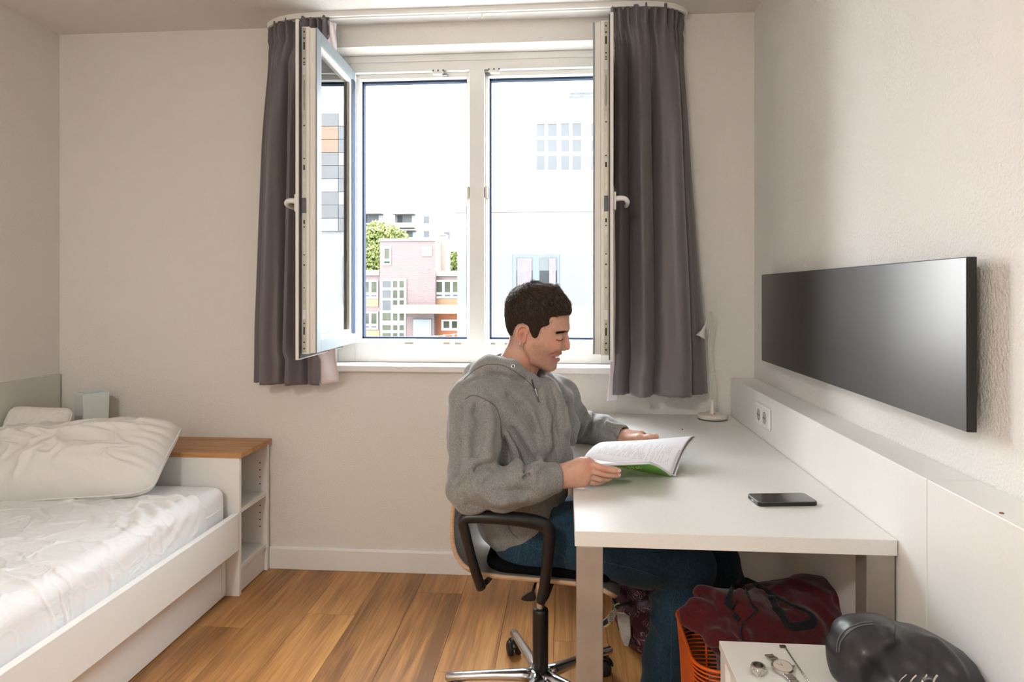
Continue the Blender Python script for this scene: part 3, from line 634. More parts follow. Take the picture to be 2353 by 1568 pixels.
# double socket on the ledge
so = thing('power_socket', 'white double power socket on the ledge front', 'socket', (0.719, 2.50, 0.82))
fx = 0.7195
MB().box((fx - 0.009, 2.421, 0.782), (fx, 2.583, 0.862)).build('cover_plate', M['pvc'], so, bevel=0.004, seg=3)
for k, yy in enumerate((2.461, 2.534)):
    MB().box((fx - 0.0115, yy - 0.032, 0.7905), (fx - 0.0085, yy + 0.032, 0.8535)).build('insert', M['pvc'], so, bevel=0.001)
    e = MB().lathe([(0.0215, 0.0), (0.0205, 0.0), (0.0195, -0.0), (0.0185, 0.0004)], (fx - 0.0117, yy, 0.822), (-1, 0, 0), 28).build('outlet', mat('socket_well', (0.45, 0.43, 0.40, 1), 0.5, noise=(20, 0.05)) if k == 0 else bpy.data.materials['socket_well'], so, smooth=False)
    hm = MB()
    for q in (-0.0095, 0.0095): hm.lathe([(0.0026, 0), (0.0026, 0.0008)], (fx - 0.0121, yy + q, 0.822), (-1, 0, 0), 10)
    hm.build('pin_holes', M['hole'], e)

# scrap of paper and crumb on the desk
pp = MB(); pp.add([(0.668, 2.775, 0.7358), (0.690, 2.76, 0.7358), (0.714, 2.80, 0.7363), (0.702, 2.84, 0.7385), (0.682, 2.82, 0.7365)], [(0, 1, 2, 3, 4)])
tag(pp.build('paper_scrap', mat('paper', (0.83, 0.81, 0.77, 1), 0.8, noise=(30, 0.02)), solid=0.0008), 'small torn scrap of white paper on the desk by the ledge', 'paper')
tag(MB().lathe([(0.0, 0), (0.003, 0.0003), (0.0035, 0.0015), (0.002, 0.003), (0, 0.0032)], (0.454, 2.663, 0.7351), n=8).build('crumb', mat('brown_crumb', (0.16, 0.05, 0.03, 1), 0.8, noise=(200, 0.3)), smooth=True), 'tiny brown crumb on the desk near the lamp', 'crumb')

# phone
ph = thing('phone', 'black smartphone in a case lying face up on the desk', 'phone', (0.555, 1.77, 0.735))
Mp = T(0.553, 1.770, 0.7353) @ Rz(7)
def rrect(w, h, r, n=6):
    p = []
    for cx_, cy_, a0 in ((w-r, h-r, 0), (-w+r, h-r, 90), (-w+r, -h+r, 180), (w-r, -h+r, 270)):
        for k in range(n + 1):
            a = math.radians(a0 + 90 * k / n); p.append((cx_ + r * math.cos(a), cy_ + r * math.sin(a)))
    return p
def slab(w, h, r, z0, z1, Mx):
    m = MB(); po = rrect(w, h, r); n = len(po)
    return m.add([Mx @ Vector((*q, z0)) for q in po] + [Mx @ Vector((*q, z1)) for q in po], [tuple(range(n))[::-1], tuple(range(n, 2*n))] + [(i, (i+1) % n, (i+1) % n + n, i + n) for i in range(n)])
slab(0.0765, 0.0385, 0.011, 0.0, 0.0105, Mp).build('case', M['plastic_blk'], ph, bevel=0.0022, seg=3, angle=50)
slab(0.0738, 0.0358, 0.0095, 0.0100, 0.01085, Mp).build('screen', mat('phone_glass', (0.010, 0.010, 0.012, 1), 0.06, noise=(5, 0.05), coat=1.0), ph)
slab(0.0757, 0.0377, 0.0107, 0.0098, 0.0106, Mp).build('bezel', mat('grey_bezel', (0.16, 0.16, 0.17, 1), 0.3, 0.5, noise=(30, 0.05)), ph)
MB().box((-0.0770, -0.006, 0.0035), (-0.0762, 0.006, 0.0065), Mp).build('charge_port', M['steel_strip'], ph)
hm = MB()
for k in range(4): hm.box((-0.0770, 0.012 + k * 0.004, 0.004), (-0.0762, 0.0142 + k * 0.004, 0.006), Mp)
hm.build('speaker_holes', M['hole'], ph)

# dark wall panel (flat panel on the right wall)
pn = thing('wall_panel', 'long black brushed wall-mounted panel above the desk', 'panel', (0.79, 2.04, 1.0))
pm, nt, b = nodes_of('black_brushed'); b.inputs['Base Color'].default_value = (0.17, 0.163, 0.157, 1); b.inputs['Roughness'].default_value = 0.36; b.inputs['Metallic'].default_value = 1.0
tc = nt.nodes.new('ShaderNodeTexCoord'); mp = nt.nodes.new('ShaderNodeMapping'); mp.inputs['Scale'].default_value = (1, 3, 400); nz = nt.nodes.new('ShaderNodeTexNoise'); nz.inputs['Scale'].default_value = 1
nt.links.new(tc.outputs['Object'], mp.inputs[0]); nt.links.new(mp.outputs[0], nz.inputs['Vector']); bp = nt.nodes.new('ShaderNodeBump'); bp.inputs['Strength'].default_value = 0.05; bp.inputs['Distance'].default_value = 0.0005
nt.links.new(nz.outputs['Fac'], bp.inputs['Height']); nt.links.new(bp.outputs[0], b.inputs['Normal'])
MB().box((0.7725, 1.364, 1.004), (0.7745, 2.721, 1.340)).build('front_face', pm, pn)
MB().box((0.7745, 1.362, 1.002), (0.792, 2.723, 1.342)).build('body', M['plastic_blk'], pn, bevel=0.0015)
for yy in (1.6, 2.45): MB().box((0.792, yy, 1.08), (0.8195, yy + 0.06, 1.26)).build('wall_bracket', M['steel_dark'], pn)
# ---------------------------------------------------------------- outside
def onY(px, py, Y):
    X = (px - CX) / F_PX; r = np.array([X * _c - _s, X * _s + _c, -(py - HY) / F_PX]); return np.array([0, 0, CAM_H]) + r * (Y / r[1])
GZ = -8.0
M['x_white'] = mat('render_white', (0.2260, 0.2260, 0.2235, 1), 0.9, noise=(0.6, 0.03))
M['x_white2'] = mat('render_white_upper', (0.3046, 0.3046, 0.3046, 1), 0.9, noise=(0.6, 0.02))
M['x_grey'] = mat('render_grey_band', (0.0425, 0.0425, 0.0425, 1), 0.9, noise=(0.8, 0.03))
M['x_frame'] = mat('bluegrey_frame', (0.0272, 0.0357, 0.0425, 1), 0.8, noise=(3, 0.1))
M['x_pane'] = mat('far_glass_pale', (0.0391, 0.0425, 0.0442, 1), 0.7, spec=0.1, noise=(1.2, 0.12))
M['x_pane_faint'] = mat('far_glass_faint', (0.043, 0.0455, 0.048, 1), 0.7, spec=0.1, noise=(1.2, 0.06))
M['x_pane_dark'] = mat('far_glass_dark', (0.0119, 0.0136, 0.0153, 1), 0.7, spec=0.1, noise=(0.9, 0.5))
M['x_pane_grn'] = mat('far_glass_green', (0.0306, 0.0340, 0.0238, 1), 0.7, spec=0.1, noise=(0.8, 0.45))
M['x_winframe'] = mat('far_white_frame', (0.2064, 0.2064, 0.2064, 1), 0.7, noise=(2, 0.03))
M['x_orange'] = mat('orange_panel', (0.1327, 0.0663, 0.0320, 1), 0.8, noise=(0.5, 0.06))
M['x_orange2'] = mat('deep_orange_panel', (0.1278, 0.0368, 0.0079, 1), 0.8, noise=(0.5, 0.08))
M['x_beige'] = mat('canopy_concrete', (0.1032, 0.0884, 0.0638, 1), 0.9, noise=(1.5, 0.15))
M['x_cream'] = mat('cream_render', (0.1474, 0.1228, 0.1007, 1), 0.9, noise=(0.8, 0.04))
M['x_far'] = mat('far_block_render', (0.1449, 0.1400, 0.1327, 1), 0.9, noise=(0.15, 0.04))
M['x_farline'] = mat('far_block_balcony', (0.0983, 0.0884, 0.0737, 1), 0.9, noise=(0.3, 0.1))
M['x_door'] = mat('grey_door', (0.0786, 0.0884, 0.0933, 1), 0.6, noise=(0.7, 0.04))
M['x_ground'] = mat('courtyard_paving', (0.32, 0.315, 0.30, 1), 0.9, noise=(0.2, 0.1))
M['x_red'] = mat('red_clay', (0.1228, 0.0491, 0.0393, 1), 0.9, noise=(2, 0.1))
M['x_ctn'] = fabric('pale_pink_curtain', (0.050, 0.045, 0.046, 1), (0.057, 0.051, 0.053, 1), 6, 0.9, 0, 0.1)
def brick_mat():
    m, nt, b = nodes_of('brick_facade'); b.inputs['Roughness'].default_value = 0.9; L = nt.links
    tc = nt.nodes.new('ShaderNodeTexCoord'); sp = nt.nodes.new('ShaderNodeSeparateXYZ'); cb = nt.nodes.new('ShaderNodeCombineXYZ')
    L.new(tc.outputs['Object'], sp.inputs[0]); L.new(sp.outputs[0], cb.inputs[0]); L.new(sp.outputs[2], cb.inputs[1])
    br = nt.nodes.new('ShaderNodeTexBrick'); br.inputs['Scale'].default_value = 1.0; br.inputs['Brick Width'].default_value = 0.24; br.inputs['Row Height'].default_value = 0.083; br.inputs['Mortar Size'].default_value = 0.008
    br.inputs['Color1'].default_value = (0.0762, 0.0481, 0.0472, 1); br.inputs['Color2'].default_value = (0.0600, 0.0403, 0.0412, 1); br.inputs['Mortar'].default_value = (0.0933, 0.0811, 0.0786, 1)
    L.new(cb.outputs[0], br.inputs['Vector'])
    n = nt.nodes.new('ShaderNodeTexNoise'); n.inputs['Scale'].default_value = 0.5; L.new(tc.outputs['Object'], n.inputs['Vector'])
    mx = nt.nodes.new('ShaderNodeMix'); mx.data_type = 'RGBA'; mx.blend_type = 'MULTIPLY'; mx.inputs[0].default_value = 0.5; L.new(br.outputs['Color'], mx.inputs[6])
    mr = nt.nodes.new('ShaderNodeMapRange'); mr.inputs[3].default_value = 0.75; mr.inputs[4].default_value = 1.25; L.new(n.outputs['Fac'], mr.inputs[0]); L.new(mr.outputs[0], mx.inputs[7]); L.new(mx.outputs[2], b.inputs['Base Color'])
    return m
M['x_brick'] = brick_mat()
def rect3(px0, px1, py0, py1, Y, dy=0.3, off=0.0):
    """box whose front face fills the pixel rectangle on the plane y = Y - off, dy thick behind it"""
    a = onY(px0, py0, Y); b = onY(px1, py1, Y)
    return (min(a[0], b[0]), Y - off, min(a[2], b[2])), (max(a[0], b[0]), Y - off + dy, max(a[2], b[2]))
def xbox(name, m, parent, px0, px1, py0, py1, Y, dy=0.3, off=0.0, z0=None):
    lo, hi = rect3(px0, px1, py0, py1, Y, dy, off)
    if z0 is not None: lo = (lo[0], lo[1], z0)
    return MB().box(lo, hi).build(name, m, parent)
def xwindow(parent, px0, px1, py0, py1, Y, cols, frame, pane, off=0.05, fw=3.0, name='window', curtains=False):
    """white frame ring + panes. cols: list of (px0, px1, py0, py1)"""
    f = xbox(name, frame, parent, px0, px1, py0, py1, Y, 0.12, off)
    for (a, b, c, d) in cols: xbox('pane', pane, f, a, b, c, d, Y, 0.02, off + 0.012)
    return f
gr = MB().box((-90, 3.6, GZ - 0.2), (90, 140, GZ)).build('ground', M['x_ground']); struct(gr); tag(gr, 'courtyard ground outside the window', 'ground')

# near white building
wbld = thing('white_building', 'white rendered building with a grey band close outside the window', 'building', (6, 28, GZ))
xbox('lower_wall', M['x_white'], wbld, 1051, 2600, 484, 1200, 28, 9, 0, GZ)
xbox('roof_edge', M['x_grey'], wbld, 1049, 1530, 475, 485.5, 28, 9.2, 0.15)
xbox('grey_band', M['x_grey'], wbld, 1051, 1530, 585, 703, 28, 0.4, 0.02)
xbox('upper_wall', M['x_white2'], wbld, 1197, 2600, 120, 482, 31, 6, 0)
w = xbox('window', M['x_frame'], wbld, 1179, 1285, 585.5, 722, 28, 0.2, 0.05)
for a, b in ((1187, 1224), (1240, 1280)):
    xbox('pane', M['x_pane'], w, a, b, 592, 622, 28, 0.03, 0.07); xbox('pane', M['x_pane_dark'], w, a, b, 622, 718, 28, 0.03, 0.068)
xbox('curtain', M['x_ctn'], w, 1189, 1222, 594, 718, 28, 0.01, 0.09); xbox('curtain', M['x_ctn'], w, 1262, 1277, 594, 718, 28, 0.01, 0.09)
for px, n in ((1229, 4), (1354, 4), (1479, 4)):
    w = xbox('window', M['x_white2'], wbld, px - 2, px + 112, 280, 396, 31, 0.2, 0.06)
    xbox('blind_box', M['x_beige'], w, px + 1, px + 108, 282, 284.5, 31, 0.2, 0.10)
    for i in range(4):
        a = px + 4 + [0, 26, 56, 82][i]; ww = 18.5 if i % 2 == 0 else 20.5
        for c, d in ((285, 313), (322, 349), (359, 391)): xbox('pane', M['x_pane_faint'], w, a, a + ww, c, d, 31, 0.03, 0.075)
bl_ = xbox('balcony', M['x_white2'], wbld, 1309, 1420, 238, 241, 31, 0.9, 0.9)
xbox('balcony_rail', M['x_frame'], bl_, 1308, 1420, 232.5, 236, 31, 0.04, 0.95); xbox('balcony_rail', M['x_pane'], bl_, 1308, 1420, 227, 229, 31, 0.04, 0.95)
for px in (1309, 1335, 1365, 1395): xbox('baluster', M['x_grey'], bl_, px, px + 2, 222, 237, 31, 0.03, 1.0)
# panelled bay of the white building further along (mirrored in the open sash)
M['x_pan_a'] = mat('facade_panel_grey', (0.125, 0.13, 0.135, 1), 0.8, noise=(0.6, 0.04)); M['x_pan_b'] = mat('facade_panel_pale', (0.20, 0.20, 0.20, 1), 0.8, noise=(0.6, 0.03)); M['x_pan_c'] = mat('facade_panel_orange', (0.20, 0.135, 0.10, 1), 0.8, noise=(0.6, 0.04))
for i, (a, b) in enumerate(((5.0, 5.73), (5.75, 6.48), (6.50, 7.23), (7.25, 8.0))):
    for j in range(9):
        z1 = 8.75 - j * 0.55
        MB().box((a, 27.9, z1 - 0.53), (b, 28.0, z1)).build('facade_panel', M['x_pan_c' if j in (1, 2) and i > 0 else ('x_pan_a' if (i + j) % 3 else 'x_pan_b')], wbld)
MB().box((5.1, 27.9, 0.75), (5.55, 28.0, 2.8)).build('window', M['x_pan_a'], wbld)

# brick building in the middle distance
bb_ = thing('brick_building', 'dusky brick house with white-framed windows and orange panels', 'building', (*onY(930, 900, 45)[:2], GZ))
Y = 45.0
xbox('tower_wall', M['x_brick'], bb_, 873, 1000, 553, 900, Y, 6, 0.0, GZ); xbox('tower_cap', M['x_winframe'], bb_, 871, 1001, 549, 553.5, Y, 6.2, 0.1)
xbox('wing_wall', M['x_brick'], bb_, 520, 874, 632, 900, Y + 0.6, 8, 0, GZ); xbox('wing_cap', M['x_winframe'], bb_, 520, 873, 622, 633, Y + 0.6, 8, 0.15)
xbox('wing_wall', M['x_brick'], bb_, 999, 1300, 633, 900, Y + 0.6, 8, 0, GZ); xbox('wing_cap', M['x_winframe'], bb_, 997, 1300, 623, 634, Y + 0.6, 8, 0.15)
xbox('pipe', M['x_cream'], bb_, 1000, 1010, 554, 624, Y + 1.5, 0.6); c_ = xbox('chimney', M['x_cream'], bb_, 1010, 1024, 541, 624, Y + 2, 1.0); xbox('chimney_cap', M['x_beige'], c_, 1009, 1025, 538.5, 541.5, Y + 2, 1.1, 0.1)
f = xbox('window', M['x_winframe'], bb_, 878.5, 899, 567, 610, Y, 0.12, 0.06); xbox('pane', M['x_pane_grn'], f, 884, 895, 571.5, 595, Y, 0.03, 0.09); xbox('pane', M['x_pane_dark'], f, 883.5, 896, 601, 605, Y, 0.03, 0.09)
f = xbox('window', M['x_winframe'], bb_, 970, 993, 566, 588.5, Y, 0.12, 0.06); xbox('pane', M['x_cream'], f, 976, 988, 570, 583, Y, 0.03, 0.09)
for px in (951, 980): xbox('vent_slot', M['x_beige'], bb_, px, px + 12, 615.5, 617.5, Y, 0.05, 0.02)
Y2 = Y + 0.6
def row(px0, px1, py0, py1, cols):
    f = xbox('window', M['x_winframe'], bb_, px0, px1, py0, py1, Y2, 0.15, 0.08)
    h = py1 - py0
    for a, b in cols:
        xbox('pane', M['x_pane_grn'], f, a, b, py0 + h * 0.09, py0 + h * 0.66, Y2, 0.03, 0.10); xbox('pane', M['x_pane'], f, a, b, py0 + h * 0.79, py0 + h * 0.88, Y2, 0.03, 0.10)
for base in (0, -56, -112):
    cols = [(a + base, b + base) for a, b in ((821, 829), (834, 848.5), (854, 866))]
    row(817 + base, 869.5 + base, 644, 687, cols); row(817 + base, 869.5 + base, 716.5, 758, cols)
xbox('orange_panel', M['x_orange'], bb_, 700, 869.5, 687.5, 705, Y2, 0.1, 0.05); xbox('orange_panel', M['x_orange'], bb_, 700, 872, 759, 778, Y2, 0.1, 0.05)
f = xbox('stair_window', M['x_winframe'], bb_, 875, 934, 640.5, 800, Y, 0.2, 0.12)
for (a, b) in ((880, 899), (904, 914), (919, 929)):
    for (c, d) in ((646, 661), (667, 685), (690, 713.5), (719, 737), (747, 759), (765, 782)): xbox('pane', M['x_pane_grn'] if a > 900 or c > 700 else M['x_pane'], f, a, b, c, d, Y, 0.03, 0.14)
row(999, 1052, 644, 686, ((1003, 1016.5), (1022.5, 1035), (1041, 1052)))
xbox('orange_panel', M['x_orange'], bb_, 998.5, 1060, 686.5, 701, Y2, 0.1, 0.05); xbox('orange_panel', M['x_orange2'], bb_, 998.5, 1060, 718, 776, Y2, 0.1, 0.05)
xbox('entrance_wall', M['x_brick'], bb_, 936, 999, 718, 800, Y, 0.3, 0.25)
cn = xbox('canopy', M['x_beige'], bb_, 917, 1060, 700.5, 719.5, Y, 2.0, 1.6)
for px in np.arange(935, 1052, 14.5): xbox('canopy_panel', M['x_cream'], cn, px, px + 11.5, 703, 717.5, Y, 0.03, 1.62)
f = xbox('entrance_door', M['x_door'], bb_, 952, 993, 733, 800, Y, 0.1, 0.32); xbox('door_lintel', M['x_frame'], f, 951, 994, 732, 734.5, Y, 0.12, 0.34)
f = xbox('window', M['x_winframe'], bb_, 1014.5, 1055, 734.5, 760, Y2, 0.15, 0.1); xbox('pane', M['x_pane_grn'], f, 1020, 1033, 738.5, 754, Y2, 0.03, 0.12); xbox('pane', M['x_pane_grn'], f, 1039, 1051, 738.5, 754, Y2, 0.03, 0.12)
# string of lights across the courtyard
sl = thing('string_lights', 'string of small white bulbs hanging across the courtyard', 'string lights', onY(935, 780, 40))
cab = [onY(px, py, 40) for px, py in ((700, 782), (760, 780), (820, 777), (845, 776.5), (872, 777), (910, 780), (950, 774.5), (998, 773), (1020, 771), (1041, 769), (1075, 764))]
MB().tube(spline(cab, 40), 0.02, 5).build('cable', M['x_winframe'], sl, smooth=True)
for k, (px, py) in enumerate(((820, 779), (846, 778), (872, 778.5), (910, 781), (952, 776), (998, 774), (1020, 772), (1042, 770))):
    p = onY(px, py, 40); MB().lathe([(0.02, 0.08), (0.05, 0.03), (0.065, -0.02), (0.04, -0.08), (0, -0.095)], p, n=8).build('bulb', M['x_white2'], sl, smooth=True)

# apartment block far behind
fb = thing('apartment_block', 'pale apartment block with balconies far behind the brick house', 'building', (*onY(930, 900, 90)[:2], GZ)); Y = 90.0
xbox('main_wall', M['x_far'], fb, 904, 1400, 478, 900, Y, 10, 0, GZ); xbox('side_wall', M['x_far'], fb, 600, 905, 486, 900, Y + 2, 10, 0, GZ)
xbox('chimney', M['x_red'], fb, 924, 931, 474, 479, Y + 2, 1)
for (a, b, c, d) in ((1019.5, 1035, 495, 512), (973, 988, 496, 516), (1019.5, 1035, 570, 590), (973, 988, 530, 548), (1019.5, 1035, 532, 552)):
    f = xbox('window', M['x_farline'] if c == 495 else M['x_winframe'], fb, a, b, c, d, Y, 0.3, 0.1); xbox('pane', M['x_pane'] if c != 495 else M['x_door'], f, a + 1.2, b - 1.2, c + 1.2, d - 2.5, Y, 0.1, 0.15)
for (a, b, c, d, YY) in ((820, 881, 493, 517, Y + 2), (906, 955, 493.5, 516, Y), (906, 957, 531, 549, Y)):
    f = xbox('balcony', M['x_far'], fb, a, b, d - 1, d + 9, YY, 1.5, 1.4)
    xbox('balcony_roof', M['x_farline'], f, a, b + 1, c - 1.5, c + 0.5, YY, 1.5, 1.4); xbox('balcony_opening', M['x_pane'], f, a + 2, b - 2, c + 1, d - 1, YY, 0.1, 0.06)
    xbox('balcony_door', M['x_pane_dark'], f, a + (b - a) * 0.15, a + (b - a) * 0.38, c + 2, d - 1, YY, 0.1, 0.1); xbox('balcony_door', M['x_door'], f, a + (b - a) * 0.83, a + (b - a) * 0.97, c + 2, d - 1, YY, 0.1, 0.1)
    xbox('balcony_rail', M['x_farline'], f, a, b, d - 1.5, d - 0.3, YY, 0.1, 1.45)

# trees
lf, nt, b = nodes_of('spring_leaves'); b.inputs['Roughness'].default_value = 0.6
oi = nt.nodes.new('ShaderNodeTexCoord'); nz = nt.nodes.new('ShaderNodeTexNoise'); nz.inputs['Scale'].default_value = 0.9; nz.inputs['Detail'].default_value = 4
cr = nt.nodes.new('ShaderNodeValToRGB'); cr.color_ramp.elements[0].position = 0.35; cr.color_ramp.elements[1].position = 0.65
cr.color_ramp.elements[0].color = (0.062, 0.085, 0.015, 1); cr.color_ramp.elements[1].color = (0.135, 0.15, 0.038, 1)
nt.links.new(oi.outputs['Object'], nz.inputs['Vector']); nt.links.new(nz.outputs['Fac'], cr.inputs[0]); nt.links.new(cr.outputs[0], b.inputs['Base Color'])
M['leaf'] = lf; M['bark'] = mat('bark', (0.10, 0.08, 0.06, 1), 0.9, noise=(3, 0.3))
def tree(label, base, blobs, n, seed):
    r = np.random.default_rng(seed); t = thing('tree', label, 'tree', base, 'trees in the courtyard')
    top = np.mean([bb[0] for bb in blobs], axis=0)
    MB().tube(spline([base, (base[0] + 0.1, base[1], base[2] * 0.5 + top[2] * 0.5), tuple(top)], 12), list(np.linspace(0.35, 0.12, 12)), 8).build('trunk', M['bark'], t, smooth=True)
    for bb in blobs[:5]: MB().tube([(base[0] + 0.1, base[1], base[2] * 0.4 + top[2] * 0.6), tuple((np.array(bb[0]) + top) / 2), tuple(bb[0])], [0.14, 0.09, 0.04], 6).build('branch', M['bark'], t, smooth=True)
    vs = []; fs = []
    w = np.array([bb[1] ** 2 for bb in blobs]); w = w / w.sum()
    ki = r.choice(len(blobs), n, p=w); c = np.array([b_[0] for b_ in blobs])[ki]; R = np.array([b_[1] for b_ in blobs])[ki]
    nrm_ = lambda q: q / np.linalg.norm(q, axis=1)[:, None]
    p = c + nrm_(r.normal(size=(n, 3))) * (R * (0.5 + 0.55 * r.random(n)))[:, None] * np.array([1, 1, 0.85]); a = nrm_(r.normal(size=(n, 3))); bq = nrm_(np.cross(a, r.normal(size=(n, 3)))); s = (0.09 + 0.08 * r.random(n))[:, None]
    V = np.stack([p - a * s, p + bq * s * 0.55 - a * s * 0.1, p + a * s, p - bq * s * 0.55 - a * s * 0.1], 1).reshape(-1, 3); vs = V.tolist(); fs = (np.arange(n)[:, None] * 4 + np.arange(4)).tolist()
    me = bpy.data.meshes.new('foliage'); me.from_pydata(vs, [], fs); f = link('foliage', me, M['leaf'], t); f['kind'] = 'stuff'
    return t
def tb(px, py, Yv, r): return (tuple(onY(px, py, Yv)), r)
tree('large light green tree standing left of the brick tower', (*onY(838, 700, 62)[:2], GZ), [tb(840, 560, 62, 1.9), tb(868, 538, 62, 1.3), tb(895, 540, 62.5, 1.2), tb(915, 548, 63, 1.0), tb(850, 590, 61, 1.6), tb(822, 545, 61, 1.3), tb(828, 610, 61, 1.3), tb(866, 605, 61.5, 1.2), tb(800, 580, 62, 1.8), tb(838, 528, 62, 0.7), tb(866, 522, 62, 0.7)], 22000, 3)
tree('small light green tree right of the brick tower', (*onY(1040, 700, 60)[:2], GZ), [tb(1040, 605, 60, 0.9), tb(1047, 595, 60, 0.8), tb(1031, 612, 60, 0.6), tb(1060, 600, 60, 1.0)], 7000, 4)
# ---------------------------------------------------------------- signed-distance sculpting
def smin(a, b, k):
    h = np.maximum(k - np.abs(a - b), 0) / k; return np.minimum(a, b) - h * h * k * 0.25
class Sculpt:
    def __init__(s): s.ops = []; s.disp = None
    def op(s, fn, k=0.01, sub=False): s.ops.append((fn, k, sub)); return s
    def cone(s, a, b, ra, rb, k=0.01, sub=False):
        a = np.array(a, float); b = np.array(b, float); ba = b - a; L2 = max(float(ba @ ba), 1e-12)
        def fn(P):
            pa = P - a; h = np.clip(pa @ ba / L2, 0, 1); q = pa - h[:, None] * ba; return np.sqrt((q * q).sum(1)) - (ra + (rb - ra) * h)
        return s.op(fn, k, sub)
    def chain(s, pts, rad, k=0.01, sub=False):
        for i in range(len(pts) - 1): s.cone(pts[i], pts[i+1], rad[i], rad[i+1], k, sub)
        return s
    def strip(s, pts, rad, k=0.01, sub=False):
        """a whole polyline as one operation"""
        A = np.array(pts, float); rad = list(rad)
        def fn(P):
            d = np.full(len(P), 9.0)
            for i in range(len(A) - 1):
                ba = A[i+1] - A[i]; pa = P - A[i]; h = np.clip(pa @ ba / max(float(ba @ ba), 1e-12), 0, 1); q = pa - h[:, None] * ba
                d = np.minimum(d, np.sqrt((q * q).sum(1)) - (rad[i] + (rad[i+1] - rad[i]) * h))
            return d
        return s.op(fn, k, sub)
    def ell(s, c, r, k=0.01, sub=False, R=None):
        c = np.array(c, float); r = np.array(r, float); Rm = None if R is None else np.array(R.to_3x3())
        def fn(P):
            q = P - c
            if Rm is not None: q = q @ Rm
            q = q / r; k0 = np.sqrt((q * q).sum(1)); q = q / r; k1 = np.sqrt((q * q).sum(1)) + 1e-9
            return k0 * (k0 - 1) / k1
        return s.op(fn, k, sub)
    def raw(s, P, sel=None):
        d = np.full(len(P), 9.0)
        for i, (fn, k, sub) in enumerate(s.ops):
            if sel is not None and not sel[i]: continue
            v = fn(P); d = -smin(-d, v, k) if sub else smin(d, v, k)
        return d
    def __call__(s, P):
        P = np.atleast_2d(np.asarray(P, float)); d = s.raw(P)
        return d + s.disp(P) if s.disp is not None else d
    def hit(s, p, dirv, span=0.25, n=100):
        """march from p - span*dir along dir to the surface (arrays of points)"""
        p = np.atleast_2d(np.asarray(p, float)); dirv = np.broadcast_to(np.asarray(dirv, float), p.shape); dirv = dirv / np.linalg.norm(dirv, axis=1)[:, None]
        t = np.linspace(-span, span, n); Q = p[:, None] + t[None, :, None] * dirv[:, None]
        d = s(Q.reshape(-1, 3)).reshape(len(p), n); neg = d < 0; i = np.where(neg.any(1), neg.argmax(1), d.argmin(1))
        a = t[np.maximum(i - 1, 0)]; b = t[i]; ok = neg.any(1); a = np.where(ok, a, b)
        for _ in range(10):
            m = (a + b) / 2; v = s(p + m[:, None] * dirv) < 0; b = np.where(v, m, b); a = np.where(v, a, m)
        return p + b[:, None] * dirv
    def mesh(s, lo, hi, res, B=12):
        lo = np.array(lo, float); hi = np.array(hi, float); nb = np.ceil((hi - lo) / (res * B)).astype(int)
        ii = np.stack(np.meshgrid(*[np.arange(n) for n in nb], indexing='ij'), -1).reshape(-1, 3)
        C = lo + (ii + 0.5) * B * res; Rr = B * res * 0.87
        vals = [fn(C) for (fn, k, sub) in s.ops]
        d = np.full(len(C), 9.0)
        for v, (fn, k, sub) in zip(vals, s.ops): d = -smin(-d, v, k) if sub else smin(d, v, k)
        act = np.where(np.abs(d) < Rr * 1.4 + 0.006)[0]
        G = (nb * B + 4).astype(np.int64); off = np.array([1, 1, 1])
        ids_all = []; pos_all = []; quad_all = []
        rg = np.arange(B + 1); loc = np.stack(np.meshgrid(rg, rg, rg, indexing='ij'), -1).reshape(-1, 3)
        for b in act:
            base = ii[b] * B; P = lo + (base + loc) * res
            sel = [(v[b] - 1.3 * Rr < max(d[b], 0) + 1.3 * Rr + k + 0.01) for v, (fn, k, sub) in zip(vals, s.ops)]
            f = s.raw(P, sel)
            if f.min() > 0.01 or f.max() < -0.01: continue
            if s.disp is not None: f = f + s.disp(P)
            if f.min() > 0 or f.max() < 0: continue
            f = f.reshape(B + 1, B + 1, B + 1); neg = f < 0
            # cell vertices
            cnt = np.zeros((B, B, B)); acc = np.zeros((B, B, B, 3))
            for ax in range(3):
                sl0 = [slice(None)] * 3; sl1 = [slice(None)] * 3; sl0[ax] = slice(0, B); sl1[ax] = slice(1, B + 1)
                f0 = f[tuple(sl0)]; f1 = f[tuple(sl1)]; cr = (f0 < 0) != (f1 < 0); t = np.where(cr, f0 / np.where(cr, f0 - f1, 1), 0)
                o1, o2 = [q for q in range(3) if q != ax]
                for d1 in (0, 1):
                    for d2 in (0, 1):
                        sl = [slice(None)] * 3; sl[o1] = slice(d1, d1 + B); sl[o2] = slice(d2, d2 + B)
                        c = cr[tuple(sl)]; tt = t[tuple(sl)]; cnt += c; acc[..., ax] += np.where(c, tt, 0); acc[..., o1] += c * d1; acc[..., o2] += c * d2
                # quads on edges owned by this block
                e = np.argwhere(cr[tuple(slice(0, B) for _ in range(3))])
                if len(e):
                    gl = base + e
                    def cid(a): return ((a[:, 0] + 1) * G[1] + (a[:, 1] + 1)) * G[2] + (a[:, 2] + 1)
                    u = np.zeros(3, int); u[o1] = 1; w = np.zeros(3, int); w[o2] = 1
                    q = np.stack([cid(gl), cid(gl - u), cid(gl - u - w), cid(gl - w)], 1)
                    flip = neg[e[:, 0], e[:, 1], e[:, 2]] ^ (ax == 1)
                    q[flip] = q[flip][:, ::-1]; quad_all.append(q)
            m = cnt > 0; idx = np.argwhere(m); g = base + idx
            ids_all.append(((g[:, 0] + 1) * G[1] + (g[:, 1] + 1)) * G[2] + (g[:, 2] + 1)); pos_all.append(lo + (g + acc[m] / cnt[m][:, None]) * res)
        ids = np.concatenate(ids_all); pos = np.concatenate(pos_all); Q = np.concatenate(quad_all)
        o = np.argsort(ids); ids = ids[o]; pos = pos[o]
